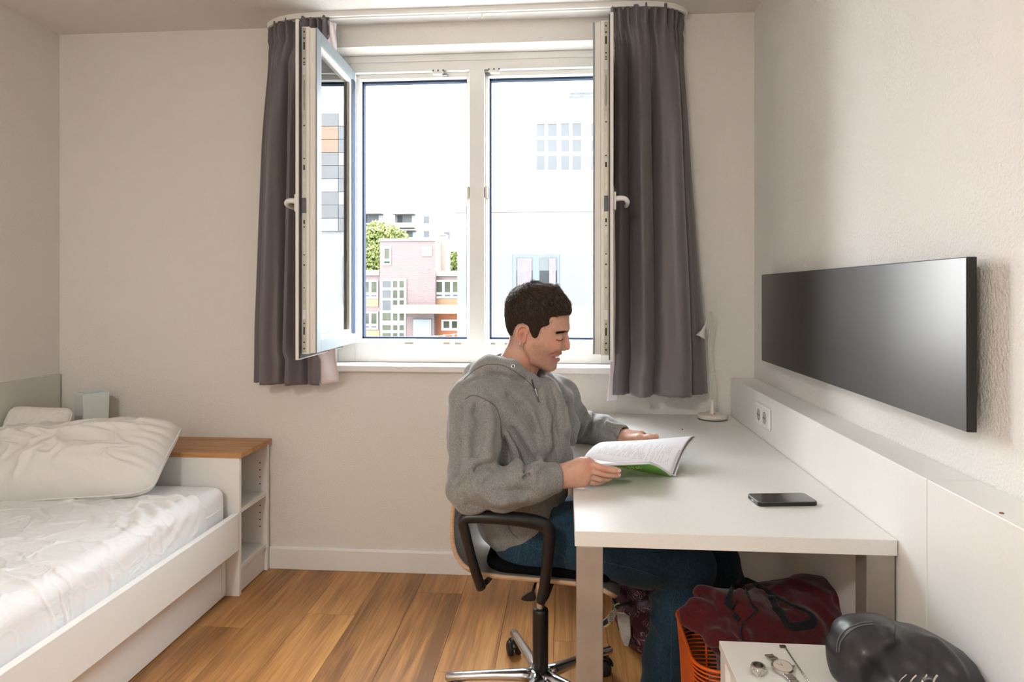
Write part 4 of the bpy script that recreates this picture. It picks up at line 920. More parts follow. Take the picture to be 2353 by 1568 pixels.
        J = np.clip(np.searchsorted(ids, Q), 0, len(ids) - 1); ok = (ids[J] == Q).all(1); J = J[ok][:, ::-1]
        return pos, J
def np_mesh(name, pos, quads):
    me = bpy.data.meshes.new(name); me.vertices.add(len(pos)); me.vertices.foreach_set('co', pos.astype(np.float32).ravel())
    me.loops.add(quads.size); me.loops.foreach_set('vertex_index', quads.astype(np.int32).ravel())
    me.polygons.add(len(quads)); me.polygons.foreach_set('loop_start', (np.arange(len(quads)) * 4).astype(np.int32))
    me.update(calc_edges=True); me.validate(); return me
def relax(pos, quads, it=1, f=0.5):
    """light Laplacian smoothing"""
    n = len(pos); e = np.concatenate([quads[:, [0, 1]], quads[:, [1, 2]], quads[:, [2, 3]], quads[:, [3, 0]]]); e = np.concatenate([e, e[:, ::-1]])
    c = np.bincount(e[:, 0], minlength=n).astype(float); c[c == 0] = 1
    for _ in range(it):
        a = np.stack([np.bincount(e[:, 0], weights=pos[e[:, 1], k], minlength=n) for k in range(3)], 1) / c[:, None]; pos = pos * (1 - f) + a * f
    return pos
VD = np.array([-_s, _c, 0.0])       # viewing direction on plan, used to lay seams on the near side of cloth
def lay(sc, pts, d, n=40):
    q = np.array([at(p[0], p[1], d) for p in spline([(a, b, 0) for a, b in pts], n)])
    return sc.hit(q, q - np.array([0, 0, CAM_H]))

# ---------------------------------------------------------------- person: head space is measured in units of 0.2547 mm
HD = 2.05; HS = 0.19133 * HD / F_PX
HO = at(1100 + 700 * 0.19133, 600 + 800 * 0.19133, HD); hps = math.radians(6)
rv = np.array([_c, _s, 0]); HA = rv * math.cos(hps) - VD * math.sin(hps); HB = np.array([0, 0, 1.0]); HC = -VD * math.cos(hps) - rv * math.sin(hps)
def hp(x, y, c=0): return HO + HS * ((x - 700) * HA + (800 - y) * HB + c * HC)
def to_head(P):
    q = (P - HO) / HS; return q @ HA + 700, 800 - q @ HB, q @ HC
prof = np.array([  # y, back, front, half width
 (262, 640, 700, 20), (280, 545, 840, 120), (315, 470, 930, 185), (360, 415, 990, 228), (420, 372, 1035, 262), (500, 340, 1068, 288), (580, 325, 1080, 300), (660, 322, 1086, 303),
 (740, 330, 1090, 299), (795, 342, 1094, 293), (830, 352, 1078, 287), (865, 366, 1056, 281), (920, 392, 1048, 273), (980, 425, 1040, 266), (1040, 465, 1020, 250), (1100, 510, 984, 228),
 (1150, 560, 962, 210), (1200, 618, 944, 186), (1250, 685, 930, 152), (1290, 750, 915, 112), (1318, 815, 885, 50), (1330, 840, 860, 10)], float)
py_ = spline(prof, 400); MID = 620.0
def head_base(P, grow=0.0):
    x, y, c = to_head(P)
    bk = np.interp(y, py_[:, 0], py_[:, 1]) ; fr = np.interp(y, py_[:, 0], py_[:, 2]); w = np.interp(y, py_[:, 0], py_[:, 3]) + grow
    bk = bk - grow; fr = fr + grow
    mid = np.maximum(np.minimum(MID, fr - 10), bk + 0.42 * (fr - bk))
    la = np.where(x > mid, fr - mid, mid - bk); da = x - mid
    k0 = np.sqrt((da / la) ** 2 + (c / w) ** 2); k1 = np.sqrt((da / la ** 2) ** 2 + (c / w ** 2) ** 2) + 1e-9
    d = k0 * (k0 - 1) / k1
    d = np.maximum(d, np.maximum(262 - grow - y, y - 1330)) 
    return d * HS
def hpts(l): return [hp(*q) for q in l]
body = Sculpt()
body.op(head_base, 0.004)
u = HS
for sgn in (1, -1):
    C = lambda x, y, c: hp(x, y, c * sgn)
    body.chain([C(1062, 818, 20), C(1050, 812, 80), C(1000, 815, 150)], [24*u, 28*u, 22*u], 30*u)
    body.ell(C(1030, 893, 118), (46*u, 62*u, 40*u), 40*u, True, None)
    body.ell(C(955, 905, 122), (56*u, 52*u, 50*u), 16*u)
    body.ell(C(925, 1005, 158), (78*u, 66*u, 66*u), 60*u)
    body.chain([C(600, 1000, 236), C(685, 1175, 196), C(845, 1275, 66)], [46*u, 46*u, 44*u], 60*u)
# nose
body.chain(hpts([(1048, 850, 0), (1058, 925, 0), (1062, 985, 0), (1064, 1036, 0)]), [20*u, 22*u, 27*u, 31*u], 24*u)
for sgn in (1, -1):
    body.ell(hp(1022, 1048, 40 * sgn), (36*u, 27*u, 27*u), 16*u)
    body.ell(hp(1036, 1082, 20 * sgn), (15*u, 10*u, 11*u), 6*u, True)
# mouth: open smile, lips laid on the face
def face_c(pts):
    q = body.hit([hp(x, y, 0) + HC * 0.06 for x, y in pts], -HC, 0.06, 90); return to_head(q)[2]
up = [(972, 1106), (950, 1108), (915, 1114), (884, 1121), (866, 1127)]; lo_ = [(944, 1178), (925, 1178), (900, 1168), (880, 1150), (868, 1134)]
upc = face_c(up); loc_ = face_c(lo_)
for sgn in (1, -1):
    body.strip([hp(974, 1106, 0)] + [hp(x - 6, y, (c - 6) * sgn) for (x, y), c in zip(up, upc)], [23*u, 22*u, 17*u, 12*u, 7*u, 3*u], 14*u)
    body.strip([hp(948, 1180, 0)] + [hp(x - 6, y, (c - 6) * sgn) for (x, y), c in zip(lo_, loc_)], [25*u, 23*u, 18*u, 12*u, 7*u, 3*u], 14*u)
    body.strip(hpts([(1000, 1068, 62 * sgn), (930, 1068, 130 * sgn), (862, 1110, 178 * sgn)]), [8*u, 10*u, 9*u], 22*u, True)
gap = [(960, 1143), (935, 1144), (905, 1140), (884, 1134), (870, 1129)]; gapc = face_c(gap)
for sgn in (1, -1):
    body.strip([hp(985, 1143, 0)] + [hp(x, y, (c + 4) * sgn) for (x, y), c in zip(gap, gapc)], [19*u, 19*u, 18*u, 13*u, 8*u, 4*u], 5*u, True)
    body.strip([hp(935, 1143, 0)] + [hp(x - 26, y, (c - 26) * sgn) for (x, y), c in zip(gap[:4], gapc)], [24*u, 24*u, 22*u, 14*u, 8*u], 5*u, True)
body.ell(hp(878, 1262, 0), (52*u, 58*u, 46*u), 50*u)
# ears
for sgn in (1, -1):
    C = lambda x, y, c: hp(x, y, c * sgn)
    body.ell(C(552, 865, 272), (52*u, 40*u, 86*u), 12*u)
    ear = [(606, 858), (604, 800), (575, 770), (532, 770), (496, 806), (482, 856), (492, 905), (520, 940), (546, 962), (572, 945), (588, 905)]
    body.chain([C(a, b, 292 + 30 * (1 - (a - 480) / 130)) for a, b in ear], [12*u, 13*u, 14*u, 14*u, 14*u, 14*u, 13*u, 15*u, 19*u, 15*u, 10*u], 9*u)
    body.strip([C(522, 800, 288), C(506, 855, 296), C(512, 915, 290), C(540, 940, 284)], [17*u, 19*u, 18*u, 15*u], 10*u)
    body.ell(C(560, 868, 328), (28*u, 34*u, 42*u), 10*u, True)
# neck
body.chain([hp(535, 1010), hp(470, 1235), hp(400, 1480)], [182*u, 212*u, 222*u], 60*u)
body.chain([hp(660, 1240), hp(565, 1400)], [70*u, 90*u], 90*u)
# core under the clothes
P_SHR, P_ELR, P_WRR = at(1094, 918, 1.935), at(1086, 1120, 1.805), at(1284, 1097, 1.838)
P_SHL, P_ELL, P_WRL = at(1282, 912, 2.245), at(1328, 992, 2.43), at(1436, 1006, 2.305)
P_NK = at(1168, 880, 2.06); P_PEL = at(1195, 1225, 2.07)
body.chain([P_NK, at(1160, 1000, 2.06), at(1175, 1120, 2.06), P_PEL], [0.06, 0.06, 0.06, 0.05], 0.03)
body.chain([P_NK, P_SHR, P_ELR, P_WRR], [0.045, 0.035, 0.028, 0.026], 0.02); body.chain([P_NK, P_SHL, P_ELL, P_WRL], [0.045, 0.035, 0.028, 0.024], 0.02)
KNR, ANR = at(1582, 1304, 1.955), at(1512, 1640, 1.955); KNL, ANL = at(1640, 1285, 2.19), at(1672, 1545, 2.19)
HPR, HPL = at(1205, 1240, 1.985), at(1215, 1222, 2.16)
body.chain([P_PEL, HPR, KNR, ANR], [0.05, 0.045, 0.03, 0.022], 0.02); body.chain([P_PEL, HPL, KNL, ANL], [0.05, 0.045, 0.03, 0.022], 0.02)
for A in (ANR, ANL): body.cone((A[0], A[1], 0.05), (A[0] + 0.13, A[1] - 0.01, 0.04), 0.022, 0.02, 0.01); body.cone(A, (A[0], A[1], 0.05), 0.022, 0.022, 0.01)
# near hand: back of the hand towards the viewer, fingers along the book cover
def finger(pts, rad, k=0.004): body.chain([np.array(p) for p in pts], rad, k)
R_MCP = [at(1350, 1064, 1.830), at(1352, 1079, 1.824), at(1350, 1092, 1.828), at(1343, 1104, 1.836)]
for q, r in zip(R_MCP, (0.0125, 0.0125, 0.012, 0.0115)): body.cone(P_WRR + (q - P_WRR) * 0.12, q, 0.019, r, 0.018)
body.cone(at(1296, 1106, 1.838), at(1338, 1107, 1.835), 0.014, 0.013, 0.02); body.cone(at(1294, 1082, 1.838), at(1335, 1064, 1.838), 0.015, 0.014, 0.02)
finger([R_MCP[0], at(1386, 1077, 1.812), at(1408, 1080.5, 1.808), at(1421, 1082, 1.810)], [0.0112, 0.0092, 0.0082, 0.0070], 0.0022)
finger([R_MCP[1], at(1389, 1090, 1.820), at(1410, 1092, 1.822), at(1422, 1092.5, 1.826)], [0.0108, 0.0087, 0.0076, 0.0064], 0.0022)
finger([R_MCP[2], at(1378, 1101.5, 1.832), at(1395, 1102, 1.842), at(1403, 1100, 1.852)], [0.0104, 0.0082, 0.0072, 0.0060], 0.0022)
finger([R_MCP[3], at(1363, 1110, 1.838), at(1378, 1109.5, 1.848), at(1387, 1107, 1.856)], [0.0100, 0.0074, 0.0065, 0.0055], 0.0022)
finger([at(1312, 1078, 1.862), at(1330, 1064, 1.882), at(1350, 1061, 1.892), at(1368, 1066, 1.893)], [0.016, 0.0125, 0.0104, 0.0080], 0.010)
# far hand: thumb on the page, fingers under the cover
L_MCP = [at(1476, 1003, 2.275), at(1478, 1008, 2.295), at(1474, 1013, 2.305), at(1466, 1018, 2.31)]
for q, r in zip(L_MCP, (0.0125, 0.0125, 0.012, 0.0115)): body.cone(P_WRL + (q - P_WRL) * 0.1, q, 0.020, r, 0.018)
body.cone(at(1448, 1003, 2.285), at(1472, 1000, 2.27), 0.017, 0.013, 0.016)
finger([L_MCP[0], at(1500, 1008, 2.265), at(1514, 1015, 2.235), at(1520, 1018, 2.215)], [0.0115, 0.0098, 0.0085, 0.0070])
finger([L_MCP[1], at(1504, 1015, 2.285), at(1519, 1021, 2.250), at(1524, 1023, 2.225)], [0.0115, 0.0096, 0.0082, 0.0068])
finger([L_MCP[2], at(1500, 1021, 2.295), at(1512, 1026, 2.262), at(1516, 1027, 2.24)], [0.011, 0.0090, 0.0078, 0.0064])
finger([L_MCP[3], at(1488, 1025, 2.30), at(1498, 1029, 2.275), at(1502, 1030, 2.26)], [0.0105, 0.0082, 0.0070, 0.0058])
finger([at(1448, 1010, 2.27), at(1470, 1007, 2.245), at(1492, 1007, 2.222), at(1508, 1004.5, 2.212)], [0.017, 0.0135, 0.0112, 0.0086], 0.010)

bpos, bq = body.mesh((-0.42, 1.70, -0.01), (0.80, 2.62, 1.36), 0.0023, B=16)
bpos = relax(bpos, bq, 1, 0.4)
bme = np_mesh('person', bpos, bq)
# skin tint by place on the body (lips, stubble, blush, brow)
x, y, c = to_head(bpos); ac = np.abs(c)
inhead = (y < 1345) & (y > 200) & (x > 250) & (x < 1200) & (ac < 380)
base = np.array([0.60, 0.352, 0.262]); colr = np.tile(base, (len(bpos), 1))
def tint(mask, colour):
    global colr
    colr = colr * (1 - mask[:, None]) + np.array(colour) * mask[:, None]
blob = lambda cx_, cy_, cc, rx, ry, rc: np.exp(-(((x - cx_) / rx) ** 2 + ((y - cy_) / ry) ** 2 + ((ac - cc) / rc) ** 2)) * inhead
tint(0.45 * blob(900, 985, 170, 110, 90, 120), (0.56, 0.19, 0.13)); tint(0.5 * blob(1065, 1030, 0, 50, 70, 60), (0.55, 0.19, 0.13))
tint(0.55 * blob(545, 860, 300, 80, 110, 70), (0.58, 0.20, 0.13)); tint(0.5 * sstep(1050, 1200, y) * (x < 640) * sstep(1500, 1350, y) , (0.50, 0.20, 0.13))
nz3 = fbm(bpos[:, 0] * 700, bpos[:, 1] * 700, bpos[:, 2] * 700, o=2, seed=8)
stub = inhead * sstep(-70, 60, (y - 1040) - (x - 720) * 0.02 - np.where(x > 800, (x - 800) * 0.18, 0)) * sstep(1330, 1290, y + 0 * x) * sstep(600, 700, x)
stub = np.maximum(stub, 0.6 * inhead * sstep(640, 680, x) * sstep(840, 780, x) * sstep(930, 1010, y))
tint(np.clip(0.62 * stub * (0.8 + 0.5 * nz3), 0, 1), (0.25, 0.135, 0.095))
lipm = np.zeros(len(bpos))
for L_, C_, r_ in ((up, upc, 22), (lo_, loc_, 26)):
    for (x_, y_), c_ in zip([(L_[0][0] + 6, L_[0][1])] + L_ + [((L_[i][0] + L_[i+1][0]) / 2, (L_[i][1] + L_[i+1][1]) / 2) for i in range(4)], [0] + list(C_) + [(C_[i] + C_[i+1]) / 2 for i in range(4)]): lipm = np.maximum(lipm, np.exp(-((np.hypot(np.hypot(x - x_, (y - y_) * 1.15), ac - c_)) / (r_ * (0.3 + 0.7 * min(1.0, max(0.0, (x_ - 862) / 75))))) ** 2) * inhead)
tint(np.clip(0.8 * lipm, 0, 0.8), (0.50, 0.14, 0.115))
gd = np.full(len(bpos), 1e9)
for (gx_, gy_), gc_ in zip([(950, 1143)] + gap, [0] + list(gapc)): gd = np.minimum(gd, np.hypot(np.hypot(x - gx_ + 26, y - gy_), ac - max(gc_ - 26, 0)))
tint(0.9 * sstep(34, 24, gd) * inhead, (0.16, 0.035, 0.03))
tint(0.0 * inhead * (np.abs(y - 1142) < 20) * (x > 880) * (x < 975) * (ac < 110) * sstep(0, 1, (1142 + 20 - np.abs(y - 1142) * 0 - y) * 0 + 1) * (x < 958 - ac * 0.4), (0.10, 0.025, 0.02))
tint(0.35 * blob(945, 935, 125, 70, 16, 60), (0.28, 0.11, 0.08)); tint(0.5 * blob(552, 872, 310, 26, 36, 30), (0.30, 0.08, 0.05))
tint(0.30 * np.clip(fbm(bpos[:, 0] * 160, bpos[:, 1] * 160, bpos[:, 2] * 160, o=3, seed=21), 0, 1), (0.42, 0.16, 0.10))
hd = lambda p, r: np.exp(-(np.linalg.norm(bpos - p, axis=1) / r) ** 2)
for p in (at(1422, 1083, 1.81), at(1422, 1092, 1.812), at(1508, 1005, 2.21), at(1352, 1066, 1.82), at(1388, 1078, 1.805), at(1389, 1089, 1.80), at(1352, 1080, 1.81)): tint(0.4 * hd(p, 0.012), (0.56, 0.19, 0.13))
ca = bme.color_attributes.new('skin', 'FLOAT_COLOR', 'POINT'); ca.data.foreach_set('color', np.concatenate([colr, np.ones((len(colr), 1))], 1).astype(np.float32).ravel())
sk, nt, b = nodes_of('skin'); at_ = nt.nodes.new('ShaderNodeAttribute'); at_.attribute_name = 'skin'; nt.links.new(at_.outputs['Color'], b.inputs['Base Color'])
b.inputs['Roughness'].default_value = 0.48; b.inputs['Specular IOR Level'].default_value = 0.4; b.inputs['Subsurface Weight'].default_value = 0.25; b.inputs['Subsurface Radius'].default_value = (0.010, 0.004, 0.002); b.inputs['Subsurface Scale'].default_value = 0.5
tc = nt.nodes.new('ShaderNodeTexCoord'); nz = nt.nodes.new('ShaderNodeTexNoise'); nz.inputs['Scale'].default_value = 900; nz.inputs['Detail'].default_value = 2; nt.links.new(tc.outputs['Object'], nz.inputs['Vector'])
bp = nt.nodes.new('ShaderNodeBump'); bp.inputs['Strength'].default_value = 0.2; bp.inputs['Distance'].default_value = 0.0006; nt.links.new(nz.outputs['Fac'], bp.inputs['Height']); nt.links.new(bp.outputs[0], b.inputs['Normal'])
person = link('person', bme, sk, smooth=True)
tag(person, 'person in grey hoodie and jeans sitting at the desk, smiling over an open book', 'person')

# teeth, lashes, brows, earring
tm = mat('tooth_enamel', (0.72, 0.66, 0.55, 1), 0.25, noise=(60, 0.05))
tp = [(962, 1138, 0.0)] + [(x - 12, y - 3, max(c - 12, 0)) for (x, y), c in zip(gap[:4], gapc)]
ta = spline([(a_, b_, -c_) for a_, b_, c_ in tp[:0:-1]] + tp, 60); sl_ = np.concatenate([[0], np.cumsum(np.linalg.norm(np.diff(ta, axis=0), axis=1))])
for t_ in np.arange(10, sl_[-1] - 6, 25):
    q = [np.interp(t_, sl_, ta[:, k]) for k in range(3)]
    MB().lathe([(0.0, -15*u), (10*u, -14*u), (12*u, -4*u), (11.5*u, 8*u), (9*u, 12*u), (0, 13*u)], hp(q[0] - 6, q[1] - 5, q[2] * 0.97), (0, 0, -1), 10).build('tooth', tm, person, smooth=True)
hairm = mat('dark_brown_hair', (0.030, 0.020, 0.015, 1), 0.8, noise=(260, 0.5), bump=(420, 0.8, 0.002), spec=0.12)
def strands(name, roots, dirs, lens, wid, mat_, parent, bend=None, r=None):
    n = len(roots); side = np.cross(dirs, r.normal(size=(n, 3))); side /= np.linalg.norm(side, axis=1)[:, None] + 1e-9
    vs = []; seg = 3
    for k in range(seg + 1):
        t = k / seg; p = roots + dirs * (lens * t)[:, None] + (bend * (lens * t * t)[:, None] if bend is not None else 0)
        w = wid * (1 - 0.85 * t); vs.append(np.stack([p - side * w, p + side * w], 1))
    V = np.stack(vs, 1).reshape(n, -1, 3); m = (seg + 1) * 2
    Q = np.concatenate([np.arange(n)[:, None] * m + np.array([2*k, 2*k+1, 2*k+3, 2*k+2]) for k in range(seg)])
    o = link(name, np_mesh(name, V.reshape(-1, 3), Q), mat_, parent, smooth=True); return o
rr = np.random.default_rng(5)
browm = mat('brow_hair', (0.020, 0.013, 0.010, 1), 0.7, noise=(200, 0.3))
for sgn in (1, -1):
    n = 900; t = rr.random(n); yy = 850 - 8 * np.sin(t * 2.4) + rr.normal(size=n) * 8 * (1 - 0.4 * t); xx = 1050 - 140 * t; cc = 55 + 120 * t ** 0.9
    roots = body.hit([hp(a, b_, c_ * sgn) for a, b_, c_ in zip(xx, yy, cc)], -(HA * 0.75 + HC * sgn * 0.66), 0.03, 40)
    dr = -HA * 0.5 * (0.8 + 0 * t)[:, None] + HC * sgn * 0.45 + HB * (0.25 - 0.5 * t)[:, None] + rr.normal(size=(n, 3)) * 0.15
    dr += HA * 0.2; dr /= np.linalg.norm(dr, axis=1)[:, None]
    strands('eyebrow', roots, dr, 0.006 + 0.003 * rr.random(n), 0.0003, browm, person, r=rr)
    n = 90; t = np.linspace(0, 1, n); xx = 1004 - 95 * t; cc = 108 + 50 * t; yy = 930 + 14 * np.sin(t * PI) - 4
    roots = body.hit([hp(a, b_, c_ * sgn) for a, b_, c_ in zip(xx, yy, cc)], -(HA * 0.5 + HC * sgn * 0.86), 0.03, 40)
    dr = HA * 0.5 * (1 - t)[:, None] + HC * sgn * 0.8 - HB * 0.45 + rr.normal(size=(n, 3)) * 0.1; dr /= np.linalg.norm(dr, axis=1)[:, None]
    strands('eyelashes', roots, dr, 0.005 + 0.002 * rr.random(n), 0.0003, hairm, person, bend=HB[None] * 0.25, r=rr)
ring = [hp(542 + 17 * math.cos(a), 976 + 30 * math.sin(a), 318 - 16 * math.cos(a)) for a in np.linspace(0, 2 * PI, 25)]
MB().tube(ring, 0.0011, 8, caps=False).build('earring', M['chrome'], person, smooth=True)

# ---------------------------------------------------------------- hair
line = np.array([(1100, 648), (1040, 650), (985, 656), (935, 664), (892, 672), (872, 686), (868, 712), (872, 738), (862, 760), (835, 774), (800, 782), (772, 796), (752, 840), (738, 885), (718, 912), (690, 920), (658, 898), (632, 840), (612, 775), (560, 742), (505, 752), (468, 790), (440, 850), (415, 930), (390, 1020), (352, 1072), (250, 1060), (200, 400), (600, 100), (1200, 250), (1180, 560)], float)
def poly_sd(x, y, V):
    """signed distance to polygon, negative inside"""
    d = np.full(x.shape, 1e9); s = np.ones(x.shape); n = len(V); j = n - 1
    for i in range(n):
        ex, ey = V[j] - V[i]; wx, wy = x - V[i, 0], y - V[i, 1]; t = np.clip((wx * ex + wy * ey) / (ex * ex + ey * ey), 0, 1)
        d = np.minimum(d, (wx - ex * t) ** 2 + (wy - ey * t) ** 2)
        c1 = y >= V[i, 1]; c2 = y < V[j, 1]; c3 = ex * wy > ey * wx
        s = np.where((c1 & c2 & c3) | (~c1 & ~c2 & ~c3), -s, s); j = i
    return s * np.sqrt(d)
hprof = np.array([(204, 640, 660, 12), (216, 555, 765, 110), (236, 500, 835, 165), (268, 455, 893, 208), (310, 415, 950, 243), (360, 382, 995, 270), (420, 352, 1042, 291), (480, 328, 1086, 305), (540, 311, 1108, 314), (600, 300, 1112, 319), (650, 296, 1098, 319),
 (740, 297, 1094, 315), (800, 312, 1098, 305), (850, 326, 1076, 297), (920, 345, 1058, 286), (1000, 352, 1040, 272), (1060, 350, 1022, 262), (1120, 330, 1000, 250)], float)
hpy = spline(hprof, 400)
def hair_fn(P):
    x, y, c = to_head(P)
    bk = np.interp(y, hpy[:, 0], hpy[:, 1]); fr = np.interp(y, hpy[:, 0], hpy[:, 2]); w = np.interp(y, hpy[:, 0], hpy[:, 3])
    mid = np.clip(645.0, bk + 8, fr - 8)
    la = np.where(x > mid, fr - mid, mid - bk); da = x - mid; q = 2.25
    ex = np.where(x > mid, 2.5, 2.0)
    k0 = ((np.abs(da) / la) ** ex + (np.abs(c) / w) ** ex) ** (1 / ex); k1 = np.sqrt((da / la ** 2) ** 2 + (c / w ** 2) ** 2) + 1e-9
    d = np.maximum(k0 * (k0 - 1) / k1, 206 - y)
    tuft = fbm(x / 46 + y / 80, c / 34, y / 60, o=2, seed=4)
    d = d - 7 * tuft * sstep(760, 560, y)
    e = poly_sd(x, y + 10 * tuft * sstep(800, 1000, x), line) * 0.9
    lim = 2 + np.maximum(-e, 0) * (0.16 + 2.5 * sstep(900, 960, x)) - np.maximum(e, 0); d = np.maximum(d, head_base(P) / HS - lim)
    k = 16; h = np.maximum(k - np.abs(d - e), 0) / k
    return (np.maximum(d, e) + h * h * k * 0.25) * HS
hair = Sculpt().op(hair_fn, 0.001)
hpos, hq = hair.mesh(hp(230, 1120, -390) + np.array([0, -0.23, -0.02]), hp(1180, 130, 390) + np.array([0.02, 0.23, 0.02]), 0.0024, B=16)
hair_o = link('hair', np_mesh('hair', hpos, hq), hairm, person, smooth=True)
tri = hpos[hq[:, 0]]; sel = rr.choice(len(hq), 42000)
roots = hpos[hq[sel]].mean(1); e1 = hpos[hq[sel, 2]] - hpos[hq[sel, 0]]; e2 = hpos[hq[sel, 3]] - hpos[hq[sel, 1]]; N = np.cross(e1, e2); N /= np.linalg.norm(N, axis=1)[:, None] + 1e-12
x, y, c = to_head(roots); cen = hp(640, 720, 0); out = roots - cen; out /= np.linalg.norm(out, axis=1)[:, None]; N = np.where((N * out).sum(1)[:, None] < 0, -N, N)
keep = (head_base(roots) / HS > 1.5); roots, N, x, y, c, out = roots[keep], N[keep], x[keep], y[keep], c[keep], out[keep]
crown = hp(520, 300, 0); flow = roots - crown; flow = flow - N * (flow * N).sum(1)[:, None]; flow /= np.linalg.norm(flow, axis=1)[:, None] + 1e-9
flow = flow + (HA * 0.5)[None] * sstep(600, 350, y)[:, None] - HB * 0.5 * sstep(400, 700, y)[:, None]; flow -= N * (flow * N).sum(1)[:, None]; flow /= np.linalg.norm(flow, axis=1)[:, None] + 1e-9
lift = 0.22 + 0.2 * sstep(500, 300, y); dr = flow + N * lift[:, None] + rr.normal(size=flow.shape) * 0.22; dr /= np.linalg.norm(dr, axis=1)[:, None]
ln_ = (0.006 + 0.010 * sstep(800, 450, y)) * (0.6 + 0.7 * rr.random(len(roots))); ln_ = ln_ * np.where(y > 900, 0.45, 1)
for nm_, cc_, part in (('hair_dark', (0.024, 0.015, 0.011, 1), slice(0, None, 2)), ('hair_brown', (0.085, 0.052, 0.034, 1), slice(1, None, 2))):
    hs = mat(nm_, cc_, 0.42, noise=(300, 0.5), spec=0.5)
    so_ = strands('hair_strands', (roots - N * 0.001)[part], dr[part], ln_[part], 0.00036, hs, hair_o, bend=-N[part] * 0.35, r=rr); so_['kind'] = 'stuff'

xs, ys, cs_ = to_head(bpos); e_ = poly_sd(xs, ys, line); m_ = (e_ < 34) & (e_ > -30) & (ys > 690) & (ys < 1110) & (xs < 900) & (xs > 300) & (np.abs(cs_) > 60) & ~((xs > 470) & (xs < 625) & (ys > 765) & (ys < 975)) & (np.abs(cs_) < 300)
m_ &= ~((xs > 625) & (xs < 720) & (ys > 930)); idx = np.where(m_)[0]; idx = rr.choice(idx, min(len(idx), 9000)); pr_ = np.clip(1 - (e_[idx] + 10) / 44, 0.05, 1); idx = idx[rr.random(len(idx)) < pr_]
rt = bpos[idx]; ot = rt - cen; ot /= np.linalg.norm(ot, axis=1)[:, None]; dd = -HB * 0.8 - HA * 0.25 * (xs[idx] < 600)[:, None] + ot * 0.35 + rr.normal(size=rt.shape) * 0.2; dd /= np.linalg.norm(dd, axis=1)[:, None]
so_ = strands('hair_fade', rt, dd, 0.0025 + 0.003 * rr.random(len(rt)), 0.00022, bpy.data.materials['hair_dark'], hair_o, r=rr); so_['kind'] = 'stuff'
nailm = mat('fingernail', (0.66, 0.42, 0.35, 1), 0.3, noise=(40, 0.05))
for (p, nv_, up_) in ((at(1423, 1081.5, 1.802), (-VD + HB * 0.25), rv), (at(1423, 1092, 1.8145), (-VD + HB * 0.1), rv), (at(1508, 1002, 2.211), (HB + -VD * 0.4), rv)):
    nz_ = Vector(nv_).normalized(); ux = (Vector(up_) - nz_ * nz_.dot(Vector(up_))).normalized(); vy = nz_.cross(ux)
    pts_ = [Vector(body.hit(np.array(p), -np.array(nz_), 0.02, 40)[0]) + ux * 0.0055 * math.cos(a) + vy * 0.0042 * math.sin(a) + nz_ * 0.0004 for a in np.linspace(0, 2 * PI, 17)[:-1]]
    MB().add(pts_, [tuple(range(16))]).build('fingernail', nailm, person, solid=0.0008)
# ---------------------------------------------------------------- hoodie
RZ = lambda deg: Matrix.Rotation(math.radians(deg), 4, 'Z')
hood = Sculpt(); tw = -28                       # the torso is turned towards the viewer
RT = RZ(tw) @ Matrix.Rotation(math.radians(8), 4, 'Y')
hood.ell(at(1166, 935, 2.075), (0.125, 0.195, 0.135), 0.02, R=RT)
hood.ell(at(1176, 1010, 2.06), (0.150, 0.190, 0.160), 0.06, R=RT)
hood.ell(at(1190, 1110, 2.06), (0.145, 0.180, 0.165), 0.06, R=RZ(-15))
hood.ell(at(1208, 1190, 2.07), (0.138, 0.180, 0.110), 0.05, R=RZ(-6))
hood.chain([at(1176, 868, 2.06), P_SHR], [0.075, 0.070], 0.05); hood.chain([at(1180, 872, 2.06), P_SHL], [0.070, 0.062], 0.05)
hood.ell(at(1114, 982, 2.06), (0.080, 0.155, 0.14), 0.05, R=RT)           # rounded upper back
hood.chain([at(1093, 925, 1.93), at(1092, 1010, 1.87), at(1088, 1118, 1.805)], [0.072, 0.071, 0.072], 0.03)
hood.chain([at(1088, 1118, 1.805), at(1150, 1122, 1.80), at(1220, 1108, 1.815), at(1284, 1096, 1.838)], [0.066, 0.060, 0.052, 0.0405], 0.025)
hood.chain([P_SHL, at(1304, 955, 2.34), at(1330, 985, 2.425)], [0.064, 0.062, 0.058], 0.035)
hood.chain([at(1330, 985, 2.425), at(1385, 989, 2.375), at(1436, 1005, 2.307)], [0.058, 0.052, 0.038], 0.025)
hood.chain([at(1298, 925, 2.16), at(1306, 985, 2.15), at(1312, 1012, 2.14)], [0.030, 0.030, 0.017], 0.03)   # hanging fold in front of the far arm
hood.chain([at(1262, 900, 2.02), at(1276, 980, 2.01), at(1282, 1060, 2.02), at(1268, 1105, 2.02)], [0.035, 0.036, 0.036, 0.04], 0.04)  # front drape
# hood lying round the neck
hood.chain([at(1236, 908, 2.035), at(1214, 878, 1.99), at(1176, 851, 1.955), at(1122, 850, 1.965), at(1098, 870, 2.04), at(1110, 860, 2.15), at(1150, 842, 2.20), at(1214, 852, 2.15), at(1240, 866, 2.10), at(1244, 895, 2.065)],
           [0.014, 0.022, 0.030, 0.040, 0.044, 0.040, 0.034, 0.024, 0.018, 0.014], 0.020)
hood.chain([at(1122, 905, 1.985), at(1092, 912, 2.04), at(1090, 915, 2.12)], [0.035, 0.045, 0.04], 0.03)
